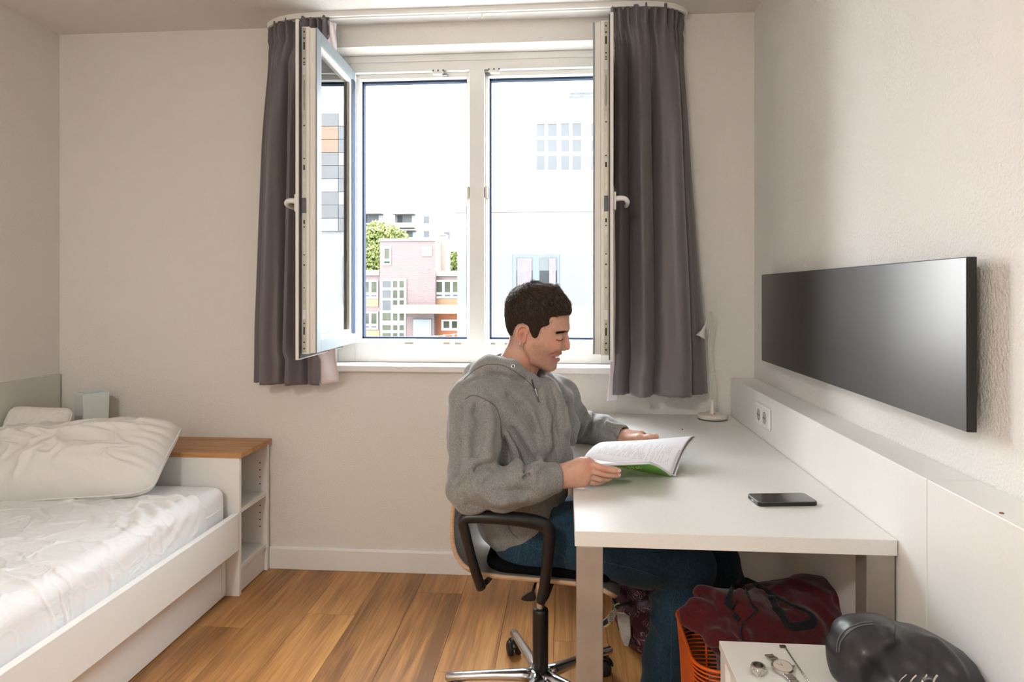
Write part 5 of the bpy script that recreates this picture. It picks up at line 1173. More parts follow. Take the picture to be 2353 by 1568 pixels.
# neck opening and cuff openings
hood.chain([at(1212, 806, 2.05), at(1190, 845, 2.05), at(1186, 880, 2.055)], [0.068, 0.063, 0.050], 0.012, True)
hood.chain([at(1226, 838, 2.05), at(1236, 880, 2.045)], [0.050, 0.020], 0.012, True)
hood.cone(at(1292, 1095.5, 1.8385), at(1330, 1091, 1.843), 0.036, 0.036, 0.004, True)
hood.cone(at(1440, 1006, 2.304), at(1475, 1009, 2.26), 0.032, 0.031, 0.004, True)
# the sleeves stop at the wrist
def plane_cut(p, nrm):
    p = np.array(p); nrm = np.array(nrm) / np.linalg.norm(nrm)
    return lambda P: -((P - p) @ nrm)
def local_cut(p, nrm, rad):
    pc = plane_cut(p, nrm); p = np.array(p)
    return lambda P: np.maximum(pc(P), np.linalg.norm(P - p, axis=1) - rad)
nR = at(1302, 1096, 1.838) - at(1262, 1101, 1.832); hood.op(local_cut(at(1293, 1096, 1.838), nR + np.array([0, 0, 0.012]), 0.11), 0.004, True)
nL = at(1445, 1006, 2.30) - at(1410, 997, 2.345); hood.op(local_cut(at(1437, 1003, 2.313), nL, 0.09), 0.004, True)
# lower edge: sits on the lap, cut away over the thighs
hood.ell(at(1345, 1255, 2.06), (0.165, 0.32, 0.125), 0.03, True, R=Matrix.Rotation(math.radians(28), 4, 'Y'))
hood.op(plane_cut(at(1190, 1262, 2.0), (0.15, 0, -1)), 0.012, True)
folds = []
def fold(pts, d, r, k, sub, lift=0.0, n=8):
    q = lay(hood, pts, d, n); w = q - np.array([0, 0, CAM_H]); w /= np.linalg.norm(w, axis=1)[:, None]
    folds.append((q - w * lift, r, k, sub))
g = dict
for a in (  # (points, depth, radius, blend, groove?, lift)
    ([(1054, 1118), (1066, 1098), (1092, 1079), (1122, 1069), (1144, 1078)], 1.80, 0.006, 0.016, True, 0.004),
    ([(1056, 1104), (1085, 1062), (1125, 1050)], 1.80, 0.010, 0.024, False, -0.003),
    ([(1142, 1078), (1130, 1096), (1112, 1112)], 1.79, 0.005, 0.015, True, 0.003),
    ([(1148, 1086), (1170, 1078), (1200, 1092), (1232, 1070)], 1.79, 0.008, 0.02, False, -0.002),
    ([(1190, 1082), (1212, 1098), (1226, 1120)], 1.79, 0.004, 0.014, True, 0.003),
    ([(1228, 1066), (1240, 1086), (1238, 1110)], 1.80, 0.004, 0.013, True, 0.003),
    ([(1100, 1130), (1140, 1150), (1200, 1150)], 1.77, 0.010, 0.03, False, -0.004),
    ([(1156, 995), (1160, 1040), (1150, 1092)], 1.90, 0.012, 0.03, True, 0.004),
    ([(1150, 915), (1180, 965), (1212, 1015), (1236, 1050)], 1.90, 0.012, 0.035, False, -0.004),
    ([(1176, 990), (1200, 1040), (1212, 1075)], 1.90, 0.010, 0.03, True, 0.004),
    ([(1200, 930), (1228, 985), (1246, 1020)], 1.90, 0.008, 0.025, True, 0.003),
    ([(1246, 905), (1258, 965), (1256, 1030), (1236, 1075)], 1.92, 0.008, 0.025, False, -0.002),
    ([(1262, 890), (1274, 950), (1272, 1030)], 1.95, 0.006, 0.02, True, 0.003),
    ([(1268, 880), (1286, 940), (1292, 1010), (1290, 1050)], 1.98, 0.008, 0.02, False, -0.002),
    ([(1300, 930), (1302, 980), (1308, 1016)], 2.10, 0.006, 0.02, True, 0.002),
    ([(1348, 948), (1340, 972), (1330, 1000)], 2.30, 0.007, 0.018, True, 0.004),
    ([(1366, 952), (1352, 985), (1338, 1010)], 2.30, 0.007, 0.018, True, 0.004),
    ([(1358, 948), (1346, 975), (1334, 1006)], 2.30, 0.008, 0.018, False, -0.001),
    ([(1380, 965), (1405, 975), (1428, 978)], 2.28, 0.006, 0.016, False, -0.001),
    ([(1372, 985), (1398, 996), (1420, 1012)], 2.28, 0.005, 0.016, True, 0.003),
    ([(1060, 940), (1052, 1010), (1050, 1090)], 1.85, 0.010, 0.03, True, 0.006),
    ([(1120, 920), (1126, 980), (1118, 1050)], 1.85, 0.010, 0.03, False, -0.005),
    ([(1072, 884), (1100, 868), (1140, 862), (1180, 872), (1216, 892)], 1.95, 0.006, 0.016, True, 0.003),
    ([(1180, 862), (1196, 872), (1222, 876)], 1.95, 0.004, 0.012, True, 0.002),
    ([(1216, 930), (1236, 985), (1244, 1050)], 1.90, 0.009, 0.022, False, 0.0),
    ([(1166, 1000), (1186, 1050), (1196, 1082)], 1.90, 0.008, 0.022, False, 0.0),
    ([(1160, 905), (1190, 935), (1212, 965)], 1.92, 0.007, 0.02, True, 0.0),
    ([(1076, 935), (1072, 1000), (1070, 1060)], 1.84, 0.009, 0.026, False, 0.0),
    ([(1096, 930), (1100, 990), (1094, 1050)], 1.84, 0.007, 0.024, True, 0.0),
    ([(1062, 1140), (1085, 1165), (1120, 1172)], 1.76, 0.007, 0.02, True, 0.0),
    ([(1150, 1130), (1185, 1128), (1225, 1132)], 1.76, 0.007, 0.022, True, 0.0),
    ([(1284, 905), (1300, 950), (1303, 1000)], 2.05, 0.007, 0.018, False, 0.0),
    ([(1120, 1180), (1150, 1200), (1178, 1214)], 1.90, 0.007, 0.02, True, 0.0),
    ([(1390, 962), (1378, 985), (1372, 1012)], 2.28, 0.006, 0.016, True, 0.0),
    ): fold(a[0], a[1], a[2], a[3], a[4], -0.003 if a[4] else 0.003)
for q, r, k, sub in folds: hood.strip(list(q), [r * 1.15 * (0.35 + 0.65 * math.sin(PI * (i + 0.5) / len(q))) for i in range(len(q))], k * 0.75, sub)
hood.disp = lambda P: 0.0022 * (np.sin(P[:, 0] * 52 + 3 * np.sin(P[:, 2] * 23)) * np.sin(P[:, 2] * 41 + 2 * np.sin(P[:, 1] * 31)) + 0.6 * np.sin(P[:, 1] * 77 + P[:, 2] * 60))
hq_ = hood.mesh((-0.45, 1.68, 0.42), (0.36, 2.56, 1.12), 0.0045)
hoodie = link('hoodie', np_mesh('hoodie', relax(hq_[0], hq_[1], 1, 0.5), hq_[1]), M['hoodie'], person, smooth=True)
hoodie['label'] = 'heather grey hooded sweatshirt'
M['seam'] = mat('grey_seam', (0.11, 0.11, 0.105, 1), 0.9, noise=(300, 0.2))
def seam(name, pts, d, r, m, par, sc=None, n=40):
    return MB().tube(lay(sc or hood, pts, d, n), r, 6).build(name, m, par, smooth=True)
seam('armhole_seam', [(1068, 918), (1082, 910), (1098, 911), (1122, 922), (1140, 938), (1149, 965), (1152, 1000), (1158, 1012)], 1.88, 0.0013, M['seam'], hoodie)
seam('hood_seam', [(1066, 872), (1092, 850), (1120, 838), (1160, 842), (1200, 866), (1226, 890)], 1.95, 0.0012, M['seam'], hoodie)
seam('hem_seam', [(1166, 1206), (1176, 1225), (1190, 1238)], 1.90, 0.0012, M['seam'], hoodie)
zp = seam('zipper', [(1222, 872), (1227, 890), (1233, 908), (1238, 925)], 2.0, 0.0028, M['steel_dark'], hoodie)
zq = lay(hood, [(1229, 893), (1231, 899), (1233, 905), (1235, 912)], 2.0, 4); MB().tube(zq - VD * 0.004, 0.0028, 8).build('zip_pull', M['chrome'], zp, smooth=True)
eq = lay(hood, [(1178, 842), (1179, 842), (1180, 842)], 1.95, 3)[1]; MB().lathe([(0.0026, 0.0), (0.0058, 0.0), (0.0062, 0.0012), (0.0050, 0.0022), (0.0028, 0.0014), (0.0026, 0)], eq - VD * -0.0004, -VD + np.array([0, 0, 0.35]), 16).build('eyelet', M['chrome'], hoodie, smooth=True)
MB().lathe([(0.0, 0.0006), (0.0027, 0.0006), (0.0, 0.0007)], eq, -VD + np.array([0, 0, 0.35]), 12).build('eyelet_hole', M['hole'], hoodie)
tee = Sculpt(); tee.chain([at(1186, 868, 2.055), at(1180, 905, 2.06)], [0.060, 0.062], 0.02); tee.chain([at(1212, 880, 2.05), at(1222, 905, 2.045)], [0.03, 0.03], 0.02)
tq = tee.mesh((-0.2, 1.9, 0.9), (0.1, 2.2, 1.1), 0.005); link('t_shirt', np_mesh('t_shirt', *tq), mat('white_cotton', (0.75, 0.74, 0.72, 1), 0.9, noise=(200, 0.03)), person, smooth=True)

# ---------------------------------------------------------------- jeans
jn = Sculpt()
jn.ell(at(1222, 1232, 2.07), (0.115, 0.180, 0.100), 0.03)
jn.chain([at(1228, 1240, 1.985), at(1330, 1238, 1.965), at(1470, 1272, 1.955), KNR], [0.098, 0.097, 0.086, 0.074], 0.04)
jn.chain([KNR, at(1548, 1410, 1.955), at(1525, 1510, 1.955), ANR], [0.071, 0.060, 0.056, 0.062], 0.03)
jn.chain([at(1235, 1218, 2.16), at(1350, 1215, 2.18), at(1500, 1245, 2.19), KNL], [0.10, 0.097, 0.085, 0.073], 0.04)
jn.chain([KNL, at(1690, 1390, 2.19), ANL], [0.072, 0.062, 0.062], 0.03)
jn.op(lambda P: P[:, 2] - 0.055, 0.004, True)                                # trouser hems
jn.op(plane_cut(at(1190, 1160, 2.07), (-0.5, 0, 1)), 0.01, True)
jf = []
for pts, d, r, k, sub, lift in (
    ([(1500, 1362), (1530, 1352), (1560, 1356)], 1.88, 0.007, 0.018, True, 0.004),
    ([(1496, 1372), (1520, 1378), (1545, 1372)], 1.88, 0.008, 0.02, False, -0.002),
    ([(1505, 1385), (1530, 1392)], 1.88, 0.005, 0.016, True, 0.003),
    ([(1262, 1195), (1285, 1215), (1312, 1205)], 1.90, 0.007, 0.022, True, 0.004),
    ([(1270, 1175), (1295, 1195), (1316, 1190)], 1.92, 0.008, 0.022, False, -0.002),
    ([(1275, 1235), (1295, 1225), (1318, 1222)], 1.90, 0.006, 0.02, True, 0.003),
    ([(1500, 1420), (1520, 1450), (1525, 1500)], 1.90, 0.006, 0.024, False, -0.002),
    ([(1440, 1290), (1490, 1300), (1540, 1330)], 1.88, 0.006, 0.024, True, 0.003)):
    q = lay(jn, pts, d, 8); w = q - np.array([0, 0, CAM_H]); w /= np.linalg.norm(w, axis=1)[:, None]; jf.append((q - w * lift, r, k, sub))
for q, r, k, sub in jf: jn.strip(list(q), [r] * len(q), k, sub)
jn.disp = lambda P: 0.0016 * np.sin(P[:, 0] * 60 + 2 * np.sin(P[:, 2] * 30)) * np.sin(P[:, 2] * 55 + P[:, 1] * 20)
jq = jn.mesh((-0.30, 1.80, 0.0), (0.72, 2.36, 0.76), 0.0045)
jeans = link('jeans', np_mesh('jeans', relax(jq[0], jq[1], 1, 0.5), jq[1]), M['denim'], person, smooth=True); jeans['label'] = 'dark blue denim jeans'
for nm, pts, d in (('pocket_stitching', [(1190, 1243), (1186, 1262), (1181, 1297)], 1.88), ('pocket_stitching', [(1197, 1248), (1193, 1266), (1187, 1300)], 1.88), ('pocket_stitching', [(1190, 1243), (1212, 1250), (1235, 1262), (1262, 1268), (1293, 1276), (1298, 1292), (1303, 1312)], 1.88),
                   ('side_seam', [(1386, 1292), (1436, 1303), (1490, 1318), (1530, 1338), (1553, 1358)], 1.86), ('side_seam', [(1553, 1358), (1546, 1390), (1543, 1440), (1542, 1500), (1541, 1580)], 1.88)):
    MB().tube(lay(jn, pts, d, 40), 0.0008, 5).build(nm, M['stitch'], jeans, smooth=True)
# shoes
shoem = mat('dark_shoe', (0.02, 0.02, 0.022, 1), 0.6, noise=(60, 0.2)); solem = mat('shoe_sole', (0.5, 0.48, 0.45, 1), 0.7, noise=(40, 0.1))
for A in (ANR, ANL):
    sh_ = Sculpt(); x0, y0 = A[0], A[1]
    sh_.cone((x0 - 0.03, y0, 0.062), (x0 + 0.10, y0, 0.05), 0.036, 0.036, 0.01).cone((x0 - 0.005, y0, 0.06), (x0 - 0.005, y0, 0.095), 0.040, 0.036, 0.02).cone((x0 + 0.08, y0, 0.046), (x0 + 0.135, y0, 0.040), 0.038, 0.030, 0.02)
    sh_.op(lambda P: P[:, 2] - 0.02, 0.004, True)
    q = sh_.mesh((x0 - 0.12, y0 - 0.08, 0), (x0 + 0.22, y0 + 0.08, 0.16), 0.005); so2 = link('shoe', np_mesh('shoe', *q), shoem, person, smooth=True)
    m = MB(); po = [(x0 + 0.052 + 0.122 * math.cos(a) , y0 + 0.042 * math.sin(a)) for a in np.linspace(0, 2 * PI, 28)[:-1]]; m.prism(po, 0.0, 0.024, axis=2).build('sole', solem, so2, bevel=0.004)
# ---------------------------------------------------------------- swivel chair
CXh, CYh = -0.078, 2.075
ch = thing('swivel_chair', 'swivel armchair with grey plywood shell and black seat pad under the person', 'chair', (CXh, CYh, 0))
pf = spline([(-0.262, 0.800), (-0.288, 0.735), (-0.305, 0.660), (-0.307, 0.585), (-0.296, 0.530), (-0.268, 0.492), (-0.215, 0.474), (-0.130, 0.468), (-0.02, 0.462), (0.07, 0.454), (0.125, 0.440), (0.155, 0.418)], 60)
nu = 41; X = np.zeros((60, nu)); Yg = np.zeros((60, nu)); Zg = np.zeros((60, nu))
for i in range(60):
    s_ = i / 59
    hw = 0.215 * (1 - max(0, 0.10 - s_) * 2.2) * (1 - 0.55 * max(0, s_ - 0.90) * 2.2)
    if s_ < 0.06: hw *= math.sqrt(max(0.15, 1 - ((0.06 - s_) / 0.075) ** 2))
    if s_ > 0.95: hw *= math.sqrt(max(0.2, 1 - ((s_ - 0.95) / 0.07) ** 2))
    for j in range(nu):
        v = j / (nu - 1) * 2 - 1; back = sstep(0.55, 0.25, s_)
        X[i, j] = pf[i, 0] - 0.016 * back + 0.012 * back * v * v; Yg[i, j] = CYh + v * hw; Zg[i, j] = pf[i, 1] + 0.014 * (1 - back) * v * v * sstep(1.0, 0.8, s_)
m = MB().grid(X, Yg, Zg); me = bpy.data.meshes.new('seat_shell'); me.from_pydata(m.v, [], m.f)
sh_o = link('seat_shell', me, M['shell'], ch, smooth=True); me.materials.append(M['ply_edge'])
md = sh_o.modifiers.new('solid', 'SOLIDIFY'); md.thickness = 0.012; md.offset = -1; md.material_offset_rim = 1
bm = bmesh.new(); bm.from_mesh(me); bmesh.ops.recalc_face_normals(bm, faces=bm.faces[:])
if sum(f.normal.z for f in bm.faces if f.calc_center_median().x > -0.1) < 0: bmesh.ops.reverse_faces(bm, faces=bm.faces[:])
bm.to_mesh(me); bm.free(); me.polygons.foreach_set('use_smooth', [True] * len(me.polygons))
pad = Sculpt()
def pad_fn(P):
    x = P[:, 0]; yv = P[:, 1] - CYh; zc = np.interp(x, pf[20:, 0], pf[20:, 1]) + 0.014 * (yv / 0.215) ** 2
    qx = np.abs(x + 0.050) - (0.180 - 0.07); qy = np.abs(yv) - (0.198 - 0.07); r = np.hypot(np.maximum(qx, 0), np.maximum(qy, 0)) + np.minimum(np.maximum(qx, qy), 0) - 0.07
    z = np.abs(P[:, 2] - zc - 0.012) - 0.013; k = 0.009; a, b_ = r + k, z + k
    return np.minimum(np.maximum(a, b_), 0) + np.hypot(np.maximum(a, 0), np.maximum(b_, 0)) - k
pad.op(pad_fn, 0.001); q = pad.mesh((-0.27, 1.85, 0.40), (0.16, 2.30, 0.56), 0.006)
link('seat_pad', np_mesh('seat_pad', *q), M['pad_blk'], ch, smooth=True)
def mirror(P): return [(p[0], 2 * CYh - p[1], p[2]) for p in P]
ap = [at(1106, 1352, 1.80), at(1092, 1312, 1.79), at(1080, 1270, 1.785), at(1069, 1225, 1.78), at(1064, 1203, 1.78), at(1068, 1192, 1.78), at(1085, 1189, 1.78), at(1140, 1190, 1.78), at(1200, 1195, 1.785), at(1240, 1203, 1.79), at(1258, 1214, 1.79), at(1262, 1235, 1.79), at(1258, 1290, 1.795), at(1250, 1350, 1.80), at(1242, 1384, 1.805)]
ar = [0.0135, 0.0135, 0.0135, 0.0140, 0.0145, 0.0150, 0.0160, 0.0175, 0.0190, 0.0195, 0.0190, 0.0175, 0.0155, 0.0140, 0.0135]
for mi in (False, True):
    P = spline(ap, 70); R = np.interp(np.linspace(0, 14, 70), range(15), ar)
    P = mirror(P) if mi else P
    a = MB().tube(P, list(R), 14).build('armrest', M['plastic_blk'], ch, smooth=True)
    f = (lambda L: mirror(L)) if mi else (lambda L: L)
    MB().tube(f([tuple(at(1106, 1347, 1.80)), tuple(at(1120, 1335, 1.86)), (-0.20, 2.0, 0.452), (-0.18, 2.06, 0.452)]), 0.008, 8).build('armrest_bracket', M['plastic_blk'], a, smooth=True)
    MB().tube(f([tuple(at(1245, 1385, 1.805)), tuple(at(1256, 1370, 1.85)), (-0.03, 1.98, 0.445), (-0.05, 2.06, 0.445)]), 0.008, 8).build('armrest_bracket', M['plastic_blk'], a, smooth=True)
MB().box((CXh - 0.11, CYh - 0.07, 0.418), (CXh + 0.11, CYh + 0.07, 0.449)).build('tilt_mechanism', M['plastic_blk'], ch, bevel=0.012, seg=3)
MB().lathe([(0.0135, 0.28), (0.0135, 0.42)], (CXh, CYh, 0), n=20).build('gas_spring', M['chrome'], ch, smooth=False)
MB().lathe([(0.0, 0.085), (0.0225, 0.085), (0.0245, 0.092), (0.0245, 0.285), (0.0235, 0.292), (0.020, 0.295), (0.0, 0.295)], (CXh, CYh, 0), n=28).build('column_cover', M['plastic_blk'], ch, smooth=True)
# height lever
lv = MB().tube([(CXh, CYh - 0.05, 0.430), tuple(at(1228, 1348, 1.97)), tuple(at(1225, 1358, 1.96))], 0.0042, 8).build('lever', M['plastic_blk'], ch, smooth=True)
pd = [(1196, 1378), (1200, 1371), (1212, 1362), (1222, 1357), (1229, 1360), (1232, 1374), (1230, 1381), (1220, 1383), (1204, 1382)]
m = MB(); n = len(pd); a = [at(x, y, 1.955) for x, y in pd]; b_ = [at(x, y, 1.968) for x, y in pd]
m.add(a + b_, [tuple(range(n)), tuple(range(2*n-1, n-1, -1))] + [(i, i+n, (i+1) % n + n, (i+1) % n) for i in range(n)]).build('lever_paddle', M['plastic_blk'], lv, bevel=0.003)
# five-star base
MB().lathe([(0.0, 0.060), (0.036, 0.062), (0.040, 0.075), (0.036, 0.098), (0.030, 0.106), (0.0, 0.108)], (CXh, CYh, 0), n=30).build('hub', M['chrome'], ch, smooth=True)
for k in range(5):
    a = math.radians(183 - 72 * k); dv = Vector((math.cos(a), math.sin(a), 0)); O = Vector((CXh, CYh, 0)); L = 0.295
    pts = [O + dv * t + Vector((0, 0, z)) for t, z in ((0.015, 0.084), (0.06, 0.086), (0.14, 0.085), (0.22, 0.081), (L - 0.006, 0.077), (L, 0.076))]
    lg = MB().tube(pts, [0.024, 0.020, 0.016, 0.0145, 0.014, 0.009], 14).build('star_leg', M['chrome'], ch, smooth=True)
    tip = O + dv * (L - 0.018); sd = Vector((-dv.y, dv.x, 0)); ca_ = math.radians(40 + 70 * k); cd = Vector((math.cos(ca_), math.sin(ca_), 0)); cs = Vector((-cd.y, cd.x, 0)); wc = tip + cd * 0.012 + Vector((0, 0, 0.0255))
    for s_ in (-1, 1):
        MB().lathe([(0.0, -0.009), (0.019, -0.009), (0.0245, -0.006), (0.0255, 0.0), (0.0245, 0.006), (0.019, 0.009), (0, 0.009)], wc + cs * 0.0145 * s_, cs, 20).build('castor_wheel', M['rubber'], lg, smooth=True)
    hp_ = []
    m = MB()
    arc = [wc + cd * (0.030 * math.cos(t)) + Vector((0, 0, 0.030 * math.sin(t))) for t in np.linspace(math.radians(-15), math.radians(165), 12)]
    m.tube(arc, 0.0135, 8, flat=0.35, up=(0, 0, 1)).build('castor_hood', M['plastic_blk'], lg, smooth=True)
    MB().tube([tip + Vector((0, 0, 0.050)), tip + Vector((0, 0, 0.072))], 0.006, 10).build('castor_stem', M['steel_dark'], lg, smooth=True)

# ---------------------------------------------------------------- open book
bk = thing('book', 'open textbook with a green cover held above the desk', 'book', at(1450, 1085, 1.96))
G0, G1 = at(1342, 1058, 1.965), at(1541, 1095, 1.950)          # gutter, towards reader / away
F0, F1 = at(1398, 1024, 2.150), at(1590, 1012, 2.155)          # far page edge
N0, N1 = at(1338, 1074, 1.850), at(1492, 1067, 1.838)          # near page edge
def page_grid(A0, A1, E0, E1, bulge, nu=40, nv=28, drop=0.0, lift=0.0):
    """A gutter, E outer edge; u along the gutter, v outwards"""
    U = np.linspace(0, 1, nu)[:, None, None]; V = np.linspace(0, 1, nv)[None, :, None]
    P = (A0 * (1 - U) + A1 * U) * (1 - V) + (E0 * (1 - U) + E1 * U) * V
    P = P + np.array([0, 0, 1.0]) * (bulge * np.sin(V * PI) ** 0.8 * (0.85 + 0.3 * U) - drop * V + lift) + np.array([0, 0, 1.0]) * (0.006 * np.sin(U * 6 + 1) * V * (1 - V))
    return P
def paper(name, tab):
    m, nt, b = nodes_of(name); L = nt.links; b.inputs['Roughness'].default_value = 0.55
    uv = nt.nodes.new('ShaderNodeUVMap'); sp = nt.nodes.new('ShaderNodeSeparateXYZ'); L.new(uv.outputs[0], sp.inputs[0])
    def mth(op, a, b_=None, c=None):
        n = nt.nodes.new('ShaderNodeMath'); n.operation = op
        for k, v in enumerate((a, b_, c)):
            if v is None: continue
            if isinstance(v, (int, float)): n.inputs[k].default_value = v
            else: L.new(v, n.inputs[k])
        return n.outputs[0]
    u_, v_ = sp.outputs[0], sp.outputs[1]
    row = mth('FRACT', mth('MULTIPLY', u_, 56)); ln = mth('LESS_THAN', row, 0.30); rid = mth('FLOOR', mth('MULTIPLY', u_, 56))
    cb = nt.nodes.new('ShaderNodeCombineXYZ'); L.new(mth('MULTIPLY', v_, 60), cb.inputs[0]); L.new(mth('MULTIPLY', rid, 3.7), cb.inputs[1])
    nz = nt.nodes.new('ShaderNodeTexNoise'); nz.inputs['Scale'].default_value = 1; nz.inputs['Detail'].default_value = 1; L.new(cb.outputs[0], nz.inputs['Vector'])
    word = mth('GREATER_THAN', nz.outputs['Fac'], 0.44)
    cb2 = nt.nodes.new('ShaderNodeCombineXYZ'); L.new(mth('MULTIPLY', v_, 3.0), cb2.inputs[0]); L.new(mth('MULTIPLY', rid, 1.3), cb2.inputs[1])
    n2 = nt.nodes.new('ShaderNodeTexNoise'); n2.inputs['Scale'].default_value = 1; n2.inputs['Detail'].default_value = 0; L.new(cb2.outputs[0], n2.inputs['Vector']); para = mth('GREATER_THAN', n2.outputs['Fac'], 0.45)
    inm = mth('MULTIPLY', mth('MULTIPLY', mth('GREATER_THAN', v_, 0.14), mth('LESS_THAN', v_, 0.9)), mth('MULTIPLY', mth('GREATER_THAN', u_, 0.1), mth('LESS_THAN', u_, 0.92)))
    ink = mth('MULTIPLY', mth('MULTIPLY', mth('MULTIPLY', ln, word), mth('MULTIPLY', para, inm)), 0.5)
    mx = nt.nodes.new('ShaderNodeMix'); mx.data_type = 'RGBA'; mx.inputs[6].default_value = (0.80, 0.80, 0.84, 1); mx.inputs[7].default_value = (0.14, 0.14, 0.17, 1); L.new(ink, mx.inputs[0])
    tb_ = mth('MULTIPLY', mth('GREATER_THAN', u_, 0.93), mth('GREATER_THAN', v_, 0.86)); mx2 = nt.nodes.new('ShaderNodeMix'); mx2.data_type = 'RGBA'; L.new(tb_, mx2.inputs[0]); L.new(mx.outputs[2], mx2.inputs[6]); mx2.inputs[7].default_value = (0.22, 0.50, 0.04, 1)
    L.new(mx2.outputs[2], b.inputs['Base Color']); return m
pm_ = paper('printed_page', True); pl = mat('page_edges', (0.76, 0.76, 0.80, 1), 0.7, noise=(900, 0.08)); gm = mat('green_cover', (0.105, 0.32, 0.012, 1), 0.4, noise=(14, 0.45), coat=0.3); grey = mat('grey_divider', (0.22, 0.22, 0.23, 1), 0.6, noise=(40, 0.05))
def sheet_obj(name, P, m, parent, thick, uv=True):
    nu, nv = P.shape[:2]; mb = MB().grid(P[..., 0], P[..., 1], P[..., 2]); me = bpy.data.meshes.new(name); me.from_pydata(mb.v, [], mb.f)
    ul = me.uv_layers.new(name='UVMap'); iu = np.repeat(np.linspace(0, 1, nu), nv); iv = np.tile(np.linspace(0, 1, nv), nu)
    for lp in me.loops: ul.data[lp.index].uv = (iu[lp.vertex_index], iv[lp.vertex_index])
    o = link(name, me, m, parent, smooth=True); md = o.modifiers.new('solid', 'SOLIDIFY'); md.thickness = thick; md.offset = 0; return o
T_ = 0.0075
sheet_obj('page', page_grid(G0, G1, F0, F1, 0.017, lift=0.0095), pm_, bk, 0.0004)
sheet_obj('page_block', page_grid(G0, G1, F0, F1, 0.016, lift=0.0045), pl, bk, 0.0085)
for k, (dx, dz) in enumerate(((0.010, 0.011), (0.006, 0.0130), (0.014, 0.0075))):
    sheet_obj('page', page_grid(G0 + [dx, 0, 0], G1 + [dx, 0.0, 0], F0 + [dx, 0.002, 0], F1 + [dx, 0.002, 0.006], 0.017, lift=dz - 0.006), pl if k else grey, bk, 0.0005)
sheet_obj('cover', page_grid(G0, G1 + [0.004, 0, 0], F0, F1 + [0.004, 0, 0], 0.014, lift=-0.0008), gm, bk, 0.0010)
near = lambda lift, o=0.0: page_grid(G0, G1, N0, N1, 0.004, lift=lift)
sheet_obj('page', near(0.0064), pm_, bk, 0.0004); sheet_obj('page_block', near(0.0030), pl, bk, 0.0055); sheet_obj('cover', near(-0.0010), gm, bk, 0.0010)
cm = MB(); cover_print = mat('cover_print', (0.45, 0.62, 0.06, 1), 0.5, noise=(20, 0.2))
for k in range(7):
    t = 0.50 + 0.05 * k; a = (N0 * (1 - t) + N1 * t); c0 = G0 * (1 - t) + G1 * t; w0, w1 = 0.12 + 0.03 * (k % 3), 0.30 + 0.05 * (k % 2)
    MB().tube([a + (c0 - a) * w0 + np.array([0, -0.0012, -0.003]), a + (c0 - a) * w1 + np.array([0, -0.0012, -0.003])], 0.0009, 5).build('cover_lettering', cover_print, bk)
# ---------------------------------------------------------------- things under the desk
def cloth_blob(name, sc, lo, hi, res, m, parent=None, it=1):
    q = sc.mesh(lo, hi, res); return link(name, np_mesh(name, relax(q[0], q[1], it, 0.5), q[1]), m, parent, smooth=True)
# dark red fleece bag slumped on the basket
rb = Sculpt()
rb.ell(at(1790, 1425, 1.80), (0.165, 0.13, 0.085), 0.03, R=RZ(5)); rb.ell(at(1870, 1400, 1.86), (0.10, 0.11, 0.085), 0.05); rb.ell(at(1700, 1430, 1.72), (0.085, 0.10, 0.075), 0.04)
rb.chain([at(1880, 1405, 1.82), at(1935, 1385, 1.80), at(1958, 1366, 1.80)], [0.05, 0.026, 0.010], 0.03)
rb.chain([at(1650, 1395, 1.70), at(1600, 1405, 1.68), at(1572, 1408, 1.67)], [0.036, 0.026, 0.008], 0.03); rb.chain([at(1660, 1450, 1.68), at(1612, 1425, 1.66)], [0.03, 0.016], 0.03)
rb.chain([at(1650, 1385, 1.74), at(1618, 1370, 1.74), at(1606, 1362, 1.74)], [0.03, 0.022, 0.016], 0.02); rb.ell(at(1626, 1366, 1.70), (0.018, 0.03, 0.016), 0.01, True)
rb.chain([at(1840, 1465, 1.70), at(1760, 1480, 1.68), at(1690, 1478, 1.66)], [0.05, 0.06, 0.045], 0.05)
rb.ell((0.53, 1.76, 0.30), (0.14, 0.13, 0.13), 0.06); rb.chain([at(1640, 1425, 1.66), at(1600, 1432, 1.655), at(1572, 1428, 1.66)], [0.022, 0.016, 0.008], 0.02); rb.chain([at(1690, 1470, 1.62), at(1640, 1462, 1.61), at(1625, 1450, 1.62)], [0.03, 0.020, 0.010], 0.03)
for pts, d, r, k, sub, lf_ in (([(1700, 1360), (1672, 1400), (1668, 1440), (1700, 1475)], 1.66, 0.008, 0.02, False, -0.002), ([(1690, 1390), (1700, 1430), (1712, 1470)], 1.66, 0.008, 0.02, True, 0.004), ([(1590, 1412), (1630, 1415), (1672, 1408)], 1.64, 0.006, 0.018, True, 0.003), ([(1610, 1440), (1640, 1432), (1668, 1440)], 1.64, 0.006, 0.018, True, 0.003),
    ([(1750, 1365), (1800, 1345), (1850, 1345), (1900, 1372)], 1.70, 0.008, 0.025, False, -0.002), ([(1880, 1400), (1905, 1430), (1915, 1460)], 1.70, 0.008, 0.025, True, 0.004), ([(1740, 1440), (1800, 1450), (1870, 1440)], 1.64, 0.008, 0.03, True, 0.004), ([(1920, 1380), (1940, 1395), (1950, 1410)], 1.72, 0.006, 0.02, True, 0.003)):
    q = lay(rb, pts, d, 8); w = q - np.array([0, 0, CAM_H]); w /= np.linalg.norm(w, axis=1)[:, None]; rb.strip(list(q - w * lf_), [r] * 8, k, sub)
rb.disp = lambda P: 0.002 * np.sin(P[:, 0] * 70 + 3 * np.sin(P[:, 2] * 40)) * np.sin(P[:, 2] * 60 + P[:, 1] * 30) + 0.016 * (np.abs(fbm(P[:, 0] * 13 + P[:, 2] * 6, P[:, 1] * 13, P[:, 2] * 17, o=3, seed=44)) - 0.15)
